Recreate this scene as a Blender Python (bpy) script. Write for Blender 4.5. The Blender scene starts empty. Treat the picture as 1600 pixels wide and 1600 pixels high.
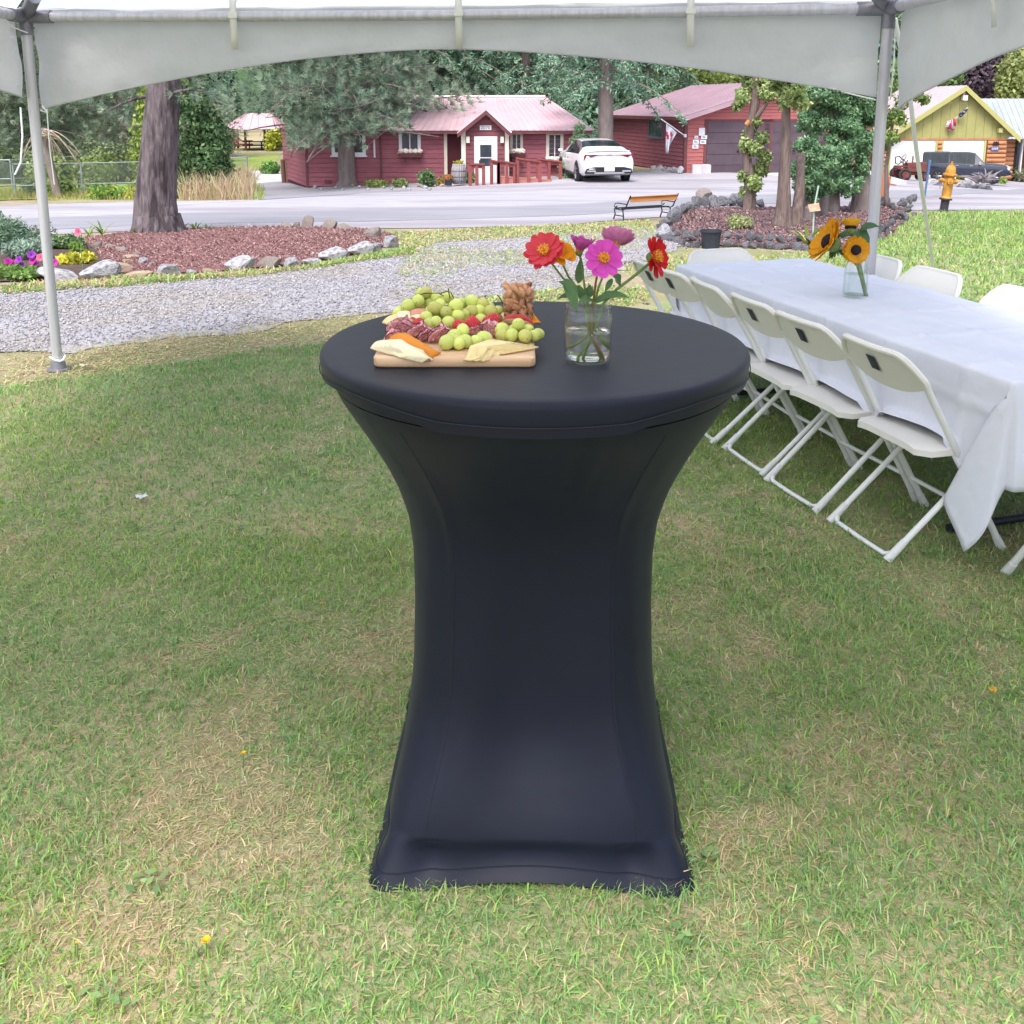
import bpy, bmesh, math, random
import numpy as np
from mathutils import Vector, Matrix, noise as mnoise
R = math.radians
rnd = random.Random(7)
rng = np.random.default_rng(11)
scene = bpy.context.scene
# ------------------------------------------------------------------ camera
FPX, CY, PITCH, EYE = 1540.0, 480.0, R(11.56), 1.57
cam_d = bpy.data.cameras.new('camera'); cam = bpy.data.objects.new('camera', cam_d)
scene.collection.objects.link(cam); scene.camera = cam
cam.location = (0, 0, EYE); cam.rotation_euler = (R(90) - PITCH, 0, 0)
cam_d.sensor_width = 36; cam_d.lens = 36 * FPX / 1600; cam_d.shift_y = -(800 - CY) / 1600
cam_d.clip_start = 0.05; cam_d.clip_end = 2000
# ------------------------------------------------------------------ sky and sun
SUN_EL, SUN_AZ = R(58), R(200)       # azimuth clockwise from +Y: the soft sun stands behind the camera, a little left
w = bpy.data.worlds.new('World'); scene.world = w; w.use_nodes = True
nt = w.node_tree; bg = nt.nodes['Background']
sky = nt.nodes.new('ShaderNodeTexSky'); sky.sky_type = 'NISHITA'; sky.sun_disc = False
sky.sun_elevation = SUN_EL; sky.sun_rotation = SUN_AZ; sky.air_density = 1.0; sky.dust_density = 3.0; sky.ozone_density = 1.0
hs = nt.nodes.new('ShaderNodeHueSaturation'); hs.inputs['Saturation'].default_value = 0.66
nt.links.new(sky.outputs[0], hs.inputs['Color']); nt.links.new(hs.outputs[0], bg.inputs['Color'])
bg.inputs['Strength'].default_value = 0.15
sd = bpy.data.lights.new('sun', 'SUN'); so = bpy.data.objects.new('sun', sd); scene.collection.objects.link(so)
sd.energy = 1.5; sd.angle = R(25); sd.color = (1.0, 0.98, 0.955)
so.rotation_euler = Vector((math.sin(SUN_AZ) * math.cos(SUN_EL), math.cos(SUN_AZ) * math.cos(SUN_EL), math.sin(SUN_EL))).to_track_quat('Z', 'Y').to_euler()
vs = scene.view_settings
vs.view_transform = 'Standard'; vs.look = 'None'; vs.gamma = 1.0; vs.use_curve_mapping = False
vs.exposure = 1.2
scene.cycles.use_denoising = True
try: scene.cycles.denoiser = 'OPENIMAGEDENOISE'
except Exception: pass
scene.cycles.max_bounces = 8; scene.cycles.diffuse_bounces = 3; scene.cycles.glossy_bounces = 3; scene.cycles.transparent_max_bounces = 12; scene.cycles.transmission_bounces = 8
scene.cycles.use_adaptive_sampling = True; scene.cycles.adaptive_threshold = 0.02
scene.cycles.sample_clamp_indirect = 8.0
# ------------------------------------------------------------------ places
cp, sp = math.cos(PITCH), math.sin(PITCH)
def sm(a, b, x):
    t = min(1, max(0, (x - a) / (b - a))); return t * t * (3 - 2 * t)
def zg(X, Y):
    """height of the ground: level lawn, then a fall to the road, lower still at far left and far right"""
    if Y < 5: b = 0.0
    elif Y < 9: b = -0.04 * (Y - 5) ** 2 / 8
    elif Y < 33: b = -0.08 - 0.04 * (Y - 9)
    else: b = -1.04 - 0.008 * (min(Y, 90) - 33)
    b += 0.05 * max(-14, min(0, X - 2)) * sm(22, 38, Y)
    b -= 0.085 * max(0, min(25, X - 9)) * sm(20, 48, Y)
    return b
def ray(px, py):
    yv = -(py - CY) / FPX
    return ((px - 800) / FPX, cp + yv * sp, -sp + yv * cp)
def P(px, py, Y):
    d = ray(px, py); t = Y / d[1]; return Vector((t * d[0], Y, EYE + t * d[2]))
def PZ(px, py, z):
    d = ray(px, py); t = (z - EYE) / d[2]; return Vector((t * d[0], t * d[1], z))
def G(px, py):
    d = ray(px, py); t = 1.0
    while t < 300:
        if EYE + t * d[2] <= zg(t * d[0], t * d[1]): break
        t *= 1.01
    lo, hi = t / 1.01, t
    for _ in range(30):
        m = (lo + hi) / 2
        if EYE + m * d[2] <= zg(m * d[0], m * d[1]): hi = m
        else: lo = m
    return Vector((hi * d[0], hi * d[1], zg(hi * d[0], hi * d[1])))
def pix(v):
    dz = v[2] - EYE; d = v[1] * cp - dz * sp; return 800 + FPX * v[0] / d, CY - FPX * (v[1] * sp + dz * cp) / d
def mpp(Y): return (Y * cp + 0.2) / FPX          # metres per photo pixel at distance Y
def gz(x, y, dz=0.0): return Vector((x, y, zg(x, y) + dz))
# ------------------------------------------------------------------ materials
def c(h):
    h = h.lstrip('#'); v = [int(h[i:i + 2], 16) / 255 for i in (0, 2, 4)]
    return tuple((x / 12.92 if x <= 0.04045 else ((x + 0.055) / 1.055) ** 2.4) for x in v)
MATS = {}
def mat(name, col, col2=None, rough=0.7, ns=6.0, nd=4.0, mixlo=0.35, mixhi=0.65, bump=0.0, bs=40.0, bdist=0.01, rand=0.0, metal=0.0,
        spec=0.4, trans=0.0, ior=1.45, sheen=0.0, coat=0.0, sss=0.0, attr=None, world=False, stretch=None, translucent=0.0, col3=None, ns3=1.0, alpha=1.0):
    if name in MATS: return MATS[name]
    m = bpy.data.materials.new(name); m.use_nodes = True; t = m.node_tree; N = t.nodes; L = t.links
    b = N['Principled BSDF']; out = N['Material Output']
    b.inputs['Roughness'].default_value = rough; b.inputs['Metallic'].default_value = metal
    b.inputs['Specular IOR Level'].default_value = spec
    b.inputs['Transmission Weight'].default_value = trans; b.inputs['IOR'].default_value = ior
    if sheen: b.inputs['Sheen Weight'].default_value = sheen
    if coat: b.inputs['Coat Weight'].default_value = coat; b.inputs['Coat Roughness'].default_value = 0.08
    if sss:
        b.inputs['Subsurface Weight'].default_value = sss; b.inputs['Subsurface Radius'].default_value = (0.01, 0.006, 0.003); b.inputs['Subsurface Scale'].default_value = 0.5
    b.inputs['Base Color'].default_value = (*col, 1)
    if alpha < 1: b.inputs['Alpha'].default_value = alpha
    vec = None
    if col2 or bump or col3:
        if world:
            g = N.new('ShaderNodeNewGeometry'); vec = g.outputs['Position']
        else:
            tc = N.new('ShaderNodeTexCoord'); vec = tc.outputs['Object']
        if stretch:
            mp = N.new('ShaderNodeMapping'); mp.inputs['Scale'].default_value = stretch; L.new(vec, mp.inputs['Vector']); vec = mp.outputs[0]
    cur = None
    if col2:
        n = N.new('ShaderNodeTexNoise'); n.inputs['Scale'].default_value = ns; n.inputs['Detail'].default_value = nd; n.inputs['Roughness'].default_value = 0.62
        L.new(vec, n.inputs['Vector'])
        r = N.new('ShaderNodeMapRange'); r.inputs['From Min'].default_value = mixlo; r.inputs['From Max'].default_value = mixhi
        L.new(n.outputs['Fac'], r.inputs['Value'])
        mx = N.new('ShaderNodeMix'); mx.data_type = 'RGBA'; mx.inputs['A'].default_value = (*col, 1); mx.inputs['B'].default_value = (*col2, 1)
        L.new(r.outputs[0], mx.inputs['Factor']); cur = mx.outputs['Result']
    if col3:
        n = N.new('ShaderNodeTexNoise'); n.inputs['Scale'].default_value = ns3; n.inputs['Detail'].default_value = 5
        L.new(vec, n.inputs['Vector'])
        r = N.new('ShaderNodeMapRange'); r.inputs['From Min'].default_value = 0.48; r.inputs['From Max'].default_value = 0.62
        L.new(n.outputs['Fac'], r.inputs['Value'])
        mx = N.new('ShaderNodeMix'); mx.data_type = 'RGBA'; mx.inputs['B'].default_value = (*col3, 1)
        if cur: L.new(cur, mx.inputs['A'])
        else: mx.inputs['A'].default_value = (*col, 1)
        L.new(r.outputs[0], mx.inputs['Factor']); cur = mx.outputs['Result']
    if attr:
        a = N.new('ShaderNodeAttribute'); a.attribute_name = attr
        if cur:
            mu = N.new('ShaderNodeMix'); mu.data_type = 'RGBA'; mu.blend_type = 'MULTIPLY'; mu.inputs['Factor'].default_value = 1
            L.new(cur, mu.inputs['A']); L.new(a.outputs['Color'], mu.inputs['B']); cur = mu.outputs['Result']
        else: cur = a.outputs['Color']
    if rand:
        oi = N.new('ShaderNodeObjectInfo'); r = N.new('ShaderNodeMapRange')
        r.inputs['To Min'].default_value = 1 - rand; r.inputs['To Max'].default_value = 1 + rand
        L.new(oi.outputs['Random'], r.inputs['Value'])
        h = N.new('ShaderNodeHueSaturation')
        if cur: L.new(cur, h.inputs['Color'])
        else: h.inputs['Color'].default_value = (*col, 1)
        L.new(r.outputs[0], h.inputs['Value']); cur = h.outputs[0]
    if cur: L.new(cur, b.inputs['Base Color'])
    if bump:
        n = N.new('ShaderNodeTexNoise'); n.inputs['Scale'].default_value = bs; n.inputs['Detail'].default_value = 6; L.new(vec, n.inputs['Vector'])
        bp = N.new('ShaderNodeBump'); bp.inputs['Strength'].default_value = bump; bp.inputs['Distance'].default_value = bdist
        L.new(n.outputs['Fac'], bp.inputs['Height']); L.new(bp.outputs[0], b.inputs['Normal'])
    if translucent:
        tr = N.new('ShaderNodeBsdfTranslucent'); ms = N.new('ShaderNodeMixShader'); ms.inputs[0].default_value = translucent
        if cur: L.new(cur, tr.inputs['Color'])
        else: tr.inputs['Color'].default_value = (*col, 1)
        L.new(b.outputs[0], ms.inputs[1]); L.new(tr.outputs[0], ms.inputs[2]); L.new(ms.outputs[0], out.inputs['Surface'])
    MATS[name] = m; return m
def thin_glass(name, tint=(1, 1, 1), ior=1.45, rough=0.02):
    if name in MATS: return MATS[name]
    m = bpy.data.materials.new(name); m.use_nodes = True; t = m.node_tree; N = t.nodes; L = t.links
    N.remove(N['Principled BSDF'])
    tr = N.new('ShaderNodeBsdfTransparent'); tr.inputs[0].default_value = (*tint, 1)
    gl = N.new('ShaderNodeBsdfGlossy'); gl.inputs['Roughness'].default_value = rough
    lw = N.new('ShaderNodeLayerWeight'); lw.inputs['Blend'].default_value = 0.5
    pw = N.new('ShaderNodeMath'); pw.operation = 'POWER'; pw.inputs[1].default_value = 4.0; L.new(lw.outputs['Facing'], pw.inputs[0])
    fr = N.new('ShaderNodeMath'); fr.operation = 'MULTIPLY_ADD'; fr.inputs[1].default_value = 0.65; fr.inputs[2].default_value = 0.04; L.new(pw.outputs[0], fr.inputs[0])
    mx = N.new('ShaderNodeMixShader'); L.new(fr.outputs[0], mx.inputs[0]); L.new(tr.outputs[0], mx.inputs[1]); L.new(gl.outputs[0], mx.inputs[2])
    L.new(mx.outputs[0], N['Material Output'].inputs['Surface']); MATS[name] = m; return m
# ------------------------------------------------------------------ objects
def link(o, parent=None):
    scene.collection.objects.link(o)
    if parent: o.parent = parent
    return o
LABELS = {}
def tag(o, label=None, cat=None, group=None, kind=None):
    if label: o['label'] = label
    if cat: o['category'] = cat
    if group: o['group'] = group
    if kind: o['kind'] = kind
    return o
def thing(name, label, cat, loc=(0, 0, 0), rz=0.0, group=None):
    o = bpy.data.objects.new(name, None); o.empty_display_size = 0.1; link(o)
    o.location = loc; o.rotation_euler = (0, 0, rz)
    return tag(o, label, cat, group)
def copy_tree(o, parent=None):
    k = o.copy(); scene.collection.objects.link(k); k.parent = parent
    for ch in list(o.children): copy_tree(ch, k)
    return k
class MB:
    def __init__(s): s.v = []; s.f = []; s.m = []
    def add(s, v, f, mi=0):
        o = len(s.v); s.v += [tuple(p) for p in v]; s.f += [tuple(i + o for i in q) for q in f]; s.m += [mi] * len(f); return s
    def box(s, ctr, size, rot=None, mi=0):
        x, y, z = (a / 2 for a in size); ctr = Vector(ctr)
        vs_ = [Vector(p) for p in ((-x, -y, -z), (x, -y, -z), (x, y, -z), (-x, y, -z), (-x, -y, z), (x, -y, z), (x, y, z), (-x, y, z))]
        if rot is not None: vs_ = [rot @ p for p in vs_]
        return s.add([p + ctr for p in vs_], [(0, 3, 2, 1), (4, 5, 6, 7), (0, 1, 5, 4), (1, 2, 6, 5), (2, 3, 7, 6), (3, 0, 4, 7)], mi)
    def hexa(s, lo, hi, mi=0):
        """eight corners: four below, four above"""
        return s.add(list(lo) + list(hi), [(0, 3, 2, 1), (4, 5, 6, 7), (0, 1, 5, 4), (1, 2, 6, 5), (2, 3, 7, 6), (3, 0, 4, 7)], mi)
    def loft(s, rings, closed=True, cap=True, mi=0):
        n = len(rings[0]); v = [p for r in rings for p in r]; f = []
        for i in range(len(rings) - 1):
            for j in range(n if closed else n - 1):
                k = (j + 1) % n
                f.append((i * n + j, i * n + k, (i + 1) * n + k, (i + 1) * n + j))
        if cap and closed:
            f.append(tuple(range(n - 1, -1, -1))); f.append(tuple((len(rings) - 1) * n + j for j in range(n)))
        return s.add(v, f, mi)
    def tube(s, pts, r, n=8, cap=True, mi=0, flat=None):
        pts = [Vector(p) for p in pts]; rs = r if isinstance(r, (list, tuple)) else [r] * len(pts)
        rings = []; ref = None
        for i, p in enumerate(pts):
            d = (pts[min(i + 1, len(pts) - 1)] - pts[max(i - 1, 0)])
            if d.length < 1e-9: d = Vector((0, 0, 1))
            d.normalize()
            if ref is None: ref = Vector((0, 0, 1)) if abs(d.z) < 0.9 else Vector((1, 0, 0))
            u = d.cross(ref); 
            if u.length < 1e-6: u = d.orthogonal()
            u.normalize(); vv = u.cross(d).normalized(); ref = vv
            fl = flat or 1.0
            rings.append([p + u * (math.cos(2 * math.pi * k / n) * rs[i]) + vv * (math.sin(2 * math.pi * k / n) * rs[i] * fl) for k in range(n)])
        return s.loft(rings, True, cap, mi)
    def lathe(s, prof, n=24, ctr=(0, 0, 0), cap=True, mi=0, sq=None):
        ctr = Vector(ctr); rings = []
        for r_, z in prof:
            ring = []
            for k in range(n):
                a = 2 * math.pi * k / n; q = 1.0
                if sq: q = (abs(math.cos(a)) ** sq + abs(math.sin(a)) ** sq) ** (-1 / sq)
                ring.append(ctr + Vector((r_ * q * math.cos(a), r_ * q * math.sin(a), z)))
            rings.append(ring)
        return s.loft(rings, True, cap, mi)
    def prism(s, poly, fn, t0, t1, mi=0):
        """polygon (a,b) pushed from depth t0 to t1; fn(a,b,t) gives the point"""
        n = len(poly); v = [fn(a, b, t0) for a, b in poly] + [fn(a, b, t1) for a, b in poly]
        f = [tuple(range(n - 1, -1, -1)), tuple(range(n, 2 * n))] + [(i, (i + 1) % n, n + (i + 1) % n, n + i) for i in range(n)]
        return s.add(v, f, mi)
    def ball(s, ctr, r, nu=10, nv=7, mi=0, rot=None):
        r = r if isinstance(r, (tuple, list, Vector)) else (r, r, r); ctr = Vector(ctr)
        v = [Vector((0, 0, r[2]))]
        for i in range(1, nv):
            th = math.pi * i / nv
            for j in range(nu):
                a = 2 * math.pi * j / nu; v.append(Vector((r[0] * math.sin(th) * math.cos(a), r[1] * math.sin(th) * math.sin(a), r[2] * math.cos(th))))
        v.append(Vector((0, 0, -r[2])))
        f = [(0, 1 + j, 1 + (j + 1) % nu) for j in range(nu)]
        for i in range(nv - 2):
            for j in range(nu):
                a = 1 + i * nu + j; b_ = 1 + i * nu + (j + 1) % nu; f.append((a, a + nu, b_ + nu, b_))
        e = len(v) - 1; o = 1 + (nv - 2) * nu
        f += [(e, o + (j + 1) % nu, o + j) for j in range(nu)]
        if rot is not None: v = [rot @ p for p in v]
        return s.add([p + ctr for p in v], f, mi)
    def grid(s, rows, mi=0, double=0.0):
        n = len(rows[0]); v = [p for r in rows for p in r]
        f = [(i * n + j, i * n + j + 1, (i + 1) * n + j + 1, (i + 1) * n + j) for i in range(len(rows) - 1) for j in range(n - 1)]
        return s.add(v, f, mi)
    def mesh(s, name, mats, smooth=40, org=None):
        me = bpy.data.meshes.new(name)
        v = s.v if org is None else [(p[0] - org[0], p[1] - org[1], p[2] - org[2]) for p in s.v]
        me.from_pydata(v, [], s.f)
        mats = mats if isinstance(mats, (list, tuple)) else [mats]
        for m_ in mats: me.materials.append(m_)
        if len(mats) > 1: me.polygons.foreach_set('material_index', s.m)
        if smooth:
            me.polygons.foreach_set('use_smooth', [True] * len(me.polygons))
            if smooth < 180: me.set_sharp_from_angle(angle=R(smooth))
        me.update(); return me
    def build(s, name, mats, parent=None, smooth=40, rel=False, base=None, solid=0.0):
        """rel: vertices are in world space, the parent is an unrotated Empty; base: put the origin there"""
        org = base if base is not None else None
        if rel and parent is not None:
            org = Vector(parent.location)
            if parent.parent: org = org + Vector(parent.parent.location)
        o = bpy.data.objects.new(name, s.mesh(name, mats, smooth, org)); link(o, parent)
        if base is not None: o.location = base
        if solid:
            md = o.modifiers.new('thickness', 'SOLIDIFY'); md.thickness = solid; md.offset = 0
        return o
def arr_mesh(name, V, F, mats, parent=None, col=None, smooth=False, loc=None, nrm=None):
    """mesh from arrays (all faces the same size)"""
    V = np.asarray(V, np.float32); F = np.asarray(F, np.int32)
    me = bpy.data.meshes.new(name); k = F.shape[1]
    me.vertices.add(len(V)); me.vertices.foreach_set('co', V.ravel())
    me.loops.add(F.size); me.loops.foreach_set('vertex_index', F.ravel())
    me.polygons.add(len(F)); me.polygons.foreach_set('loop_start', np.arange(0, F.size, k, dtype=np.int32))
    me.polygons.foreach_set('loop_total', np.full(len(F), k, np.int32))
    if smooth: me.polygons.foreach_set('use_smooth', np.ones(len(F), bool))
    for m_ in (mats if isinstance(mats, (list, tuple)) else [mats]): me.materials.append(m_)
    me.update(calc_edges=True); me.validate()
    if col is not None:
        at = me.color_attributes.new('tint', 'FLOAT_COLOR', 'POINT')
        cc = np.ones((len(V), 4), np.float32); cc[:, :3] = col; at.data.foreach_set('color', cc.ravel())
    o = bpy.data.objects.new(name, me); link(o, parent)
    if loc is not None: o.location = loc
    return o
def rotm(axis_z, up=None):
    z = Vector(axis_z).normalized(); return z.to_track_quat('Z', 'Y').to_matrix()
def bez(p0, p1, p2, n=8):
    p0, p1, p2 = Vector(p0), Vector(p1), Vector(p2)
    return [p0 * (1 - t) ** 2 + p1 * (2 * t * (1 - t)) + p2 * t * t for t in (i / n for i in range(n + 1))]
def pl(pts, n):
    """resample a polyline of (x,y) to n+1 points"""
    pts = [Vector((p[0], p[1])) for p in pts]; L = [0]
    for a, b in zip(pts, pts[1:]): L.append(L[-1] + (b - a).length)
    out = []
    for i in range(n + 1):
        s_ = L[-1] * i / n; k = 0
        while k < len(L) - 2 and L[k + 1] < s_: k += 1
        t = (s_ - L[k]) / max(1e-9, L[k + 1] - L[k]); out.append(pts[k].lerp(pts[k + 1], t))
    return out
# ================================================================== the setting
def sheet(name, near, far, m, dz, nu=60, nv=10, jit=0.08, mound=0.0):
    """a draped sheet between two edges given as (x,y) lists"""
    a = pl(near, nu); b = pl(far, nu); rows = []
    for j in range(nv + 1):
        t = j / nv; row = []
        for i in range(nu + 1):
            p = a[i].lerp(b[i], t)
            if jit and j in (0, nv):
                p = p + Vector((mnoise.noise((p.x * 1.7, p.y * 1.7, 3.1)), mnoise.noise((p.x * 1.7, p.y * 1.7, 9.7)))) * jit * 2 + Vector((rnd.uniform(-1, 1), rnd.uniform(-1, 1))) * min(jit, .08) * 0.2
            e = math.sin(math.pi * t) * math.sin(math.pi * i / nu)
            row.append((p.x, p.y, zg(p.x, p.y) + dz + mound * max(0, e) ** 0.6))
        rows.append(row)
    o = MB().grid(rows).build(name, m, smooth=180)
    return tag(o, kind='structure')
def gxy(px, py): g = G(px, py); return (g.x, g.y)
m_ground = mat('dry_turf', c('#968b6c'), c('#838658'), rough=0.95, ns=2.2, nd=8, bump=0.6, bs=60, bdist=0.02, world=True, col3=c('#a49280'), ns3=0.9)
m_lawnsoil = mat('lawn_soil', c('#a0997a'), c('#7a8c58'), rough=0.95, ns=9, nd=8, bump=0.7, bs=90, bdist=0.015, world=True, col3=c('#a8987a'), ns3=1.6)
m_gravel = mat('gravel', c('#98949a'), c('#aeabb0'), rough=0.9, ns=45, nd=6, mixlo=0.38, mixhi=0.62, bump=0.9, bs=70, bdist=0.02, world=True, col3=c('#a0988f'), ns3=0.8)
m_lot = mat('pale_gravel_lot', c('#9c979d'), c('#aeaab0'), rough=0.9, ns=3, nd=9, bump=0.4, bs=20, bdist=0.02, world=True, col3=c('#8e888e'), ns3=0.35, stretch=(0.35, 1.3, 1))
m_road = mat('old_asphalt', c('#87858c'), c('#96949a'), rough=0.9, ns=1.2, nd=9, bump=0.3, bs=60, bdist=0.01, world=True, stretch=(0.4, 1.5, 1))
m_concrete = mat('pale_concrete', c('#b5b0b4'), c('#c6c1c4'), rough=0.9, ns=1.6, nd=8, bump=0.2, bs=40, world=True)
m_mulch = mat('red_mulch', c('#75504f'), c('#8c6664'), rough=0.95, ns=22, nd=8, bump=1.0, bs=45, bdist=0.03, world=True)
m_soil = mat('dark_soil', c('#4d3d38'), c('#66544b'), rough=0.95, ns=14, nd=8, bump=0.9, bs=40, bdist=0.03, world=True)
# big ground sheet, finer near the camera
ys = [-30, -12, -5, -2] + [i * 0.5 for i in range(0, 24)] + [12 + i for i in range(0, 35)] + [48, 52, 56, 60, 66, 72, 80, 90, 110, 150, 220, 320]
xs = sorted(set([-300, -160, -90, -60, -45, -36, -30, -25, -21, -18, -15] + [-12 + i for i in range(0, 26)] + [14, 16, 18, 21, 24, 27, 30, 34, 40, 60, 90, 160, 300]))
o = MB().grid([[(x, y, zg(x, y)) for x in xs] for y in ys]).build('ground', m_ground, smooth=180); tag(o, kind='structure')
# mown lawn under the tent and to the right
o = sheet('lawn', [(-9, -4), (9, -4)], [(-8.5, 3.6), gxy(0, 608), gxy(140, 592), gxy(300, 566), gxy(500, 541), gxy(700, 505), (1.0, 8.0), (2.2, 8.6), (3.2, 9.2), (9, 9.0)], m_lawnsoil, 0.004, 80, 30, 0.10)
LAWN_R_NEAR = [(1.2, 7.4), (2.2, 8.0), (3.2, 8.4), (12, 8.4)]
LAWN_R_FAR = [gxy(1190, 402), gxy(1340, 398), gxy(1400, 360), gxy(1435, 336), gxy(1500, 332), gxy(1600, 332), (14.5, 19.6), (20, 19.6)]
sheet('side_lawn', LAWN_R_NEAR, LAWN_R_FAR, m_lawnsoil, 0.009, 60, 24, 0.12)
# gravel drive from the left, past the mulch bed, up to the road
DR_NEAR = [(-11, 5.4), gxy(0, 556), gxy(130, 545), gxy(250, 527), gxy(430, 507), gxy(620, 486), gxy(850, 452), gxy(960, 424), gxy(1030, 398), gxy(1080, 385), gxy(1090, 372)]
DR_FAR = [(-11, 8.4), gxy(0, 458), gxy(150, 449), gxy(260, 440), gxy(400, 430), gxy(560, 410), gxy(650, 388), gxy(680, 374), gxy(720, 366), gxy(860, 358), gxy(980, 350)]
sheet('gravel_drive', DR_NEAR, DR_FAR, m_gravel, 0.006, 240, 40, 0.22)
# the road and the pale lot across it
RD_N = [(-40, 9.5), gxy(0, 364), gxy(250, 352), gxy(500, 348), gxy(740, 343), gxy(900, 337), gxy(1010, 330), gxy(1150, 322), gxy(1300, 314), gxy(1450, 309), gxy(1600, 303), (60, 48)]
RD_F = [(-40, 12.5), gxy(0, 344), gxy(250, 334), gxy(500, 330), gxy(740, 326), gxy(900, 320), gxy(1010, 312), gxy(1150, 306), gxy(1300, 301), gxy(1450, 298), gxy(1600, 295), (60, 54)]
LT_F = [(-40, 18), gxy(0, 322), gxy(200, 316), gxy(430, 312), gxy(480, 296), gxy(700, 284), gxy(860, 276), gxy(1000, 268), gxy(1200, 268), gxy(1390, 276), gxy(1600, 276), (60, 66)]
sheet('gravel_lot', RD_F, LT_F, m_lot, 0.008, 140, 24, 0.05)
sheet('road', RD_N, RD_F, m_road, 0.014, 140, 10, 0.05)
SH_N = [(-40, 8.6), gxy(0, 372), gxy(190, 362), gxy(330, 356), gxy(560, 358), gxy(740, 356), gxy(880, 352), gxy(1000, 342), gxy(1150, 332), gxy(1300, 324), gxy(1430, 330), gxy(1600, 328), (60, 40)]
sheet('road_shoulder', SH_N, RD_N, m_lot, 0.010, 140, 8, 0.06)
# darker paved drive at the left of the red house, with a pale concrete strip beyond
sheet('paved_drive', [gxy(405, 313), gxy(470, 309), gxy(560, 303), gxy(640, 298)], [gxy(398, 287), gxy(440, 284), gxy(480, 288), gxy(560, 292)], m_road, 0.016, 20, 8, 0.03)
sheet('concrete_path', [gxy(388, 288), gxy(446, 284)], [gxy(386, 268), gxy(436, 266)], m_concrete, 0.024, 12, 6, 0.03)
# green lawn behind the chain-link fence
m_farlawn = mat('far_lawn', c('#6f8f3a'), c('#87994a'), rough=0.95, ns=0.8, nd=9, bump=0.7, bs=12, bdist=0.05, world=True, col3=c('#9a9458'), ns3=0.25)
sheet('fenced_lawn', [(-34, 19), gxy(0, 314), gxy(200, 309), gxy(390, 306)], [(-60, 60), gxy(0, 262), gxy(200, 258), gxy(440, 240)], m_farlawn, 0.02, 40, 30, 0.1)
# meadow and the wooded hill that closes the view
m_meadow = mat('pale_meadow', c('#b09a86'), c('#a8a070'), rough=1, ns=0.15, nd=8, world=True)
sheet('meadow', [(-70, 86), (-10, 86)], [(-90, 150), (0, 150)], m_meadow, 0.05, 20, 6, 0.0)
m_hill = mat('wooded_hill', c('#33452f'), c('#4d6440'), rough=1, ns=0.12, nd=10, bump=1.0, bs=0.5, bdist=2.0, world=True)
rows = []
for j in range(14):
    t = j / 13; y = 150 + 150 * t
    rows.append([(x, y + 8 * math.sin(x * 0.02), -4 + 75 * sm(0, 1, t) + 6 * mnoise.noise((x * 0.02, y * 0.02, 1))) for x in range(-300, 301, 15)])
tag(MB().grid(rows).build('hills', m_hill, smooth=180), kind='structure')
# ================================================================== buildings
m_redp = mat('red_board_paint', c('#985c66'), c('#8a505b'), rough=0.75, ns=2.5, bump=0.25, bs=25, rand=0.07, stretch=(1, 1, 6))
m_redp2 = mat('orange_red_board_paint', c('#b26a68'), c('#a65f5e'), rough=0.75, ns=2.5, bump=0.25, bs=25, rand=0.06, stretch=(1, 1, 6))
m_marp = mat('maroon_board_paint', c('#7c4a50'), c('#704146'), rough=0.75, ns=2.5, bump=0.25, bs=25, rand=0.06)
m_wallin = mat('dark_wall_core', c('#4a2228'), rough=0.9)
m_trimw = mat('cream_trim', c('#d8d0c4'), c('#cfc5b6'), rough=0.7, ns=4)
m_trimb = mat('brown_trim', c('#6d4446'), c('#603a3c'), rough=0.7, ns=4)
m_pinkroof = mat('faded_red_metal_roof', c('#d8b8be'), c('#d0aeb5'), rough=0.38, ns=1.2, metal=0.15, spec=0.6, rand=0.04)
m_mauvroof = mat('dusty_mauve_metal_roof', c('#ad929c'), c('#a38892'), rough=0.42, ns=1.2, metal=0.15, spec=0.6, rand=0.04)
m_pane = mat('window_pane', c('#20262e'), c('#3b444e'), rough=0.06, ns=1.5, spec=0.8)
m_whitep = mat('white_paint', c('#dcdbe0'), c('#d2d1d8'), rough=0.6, ns=3)
m_lampg = mat('frosted_lamp', c('#d8d4c8'), rough=0.3)
def dirs(a, b):
    d = (Vector(b) - Vector(a)); d.z = 0; L_ = d.length; return d.normalized(), L_
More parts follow.
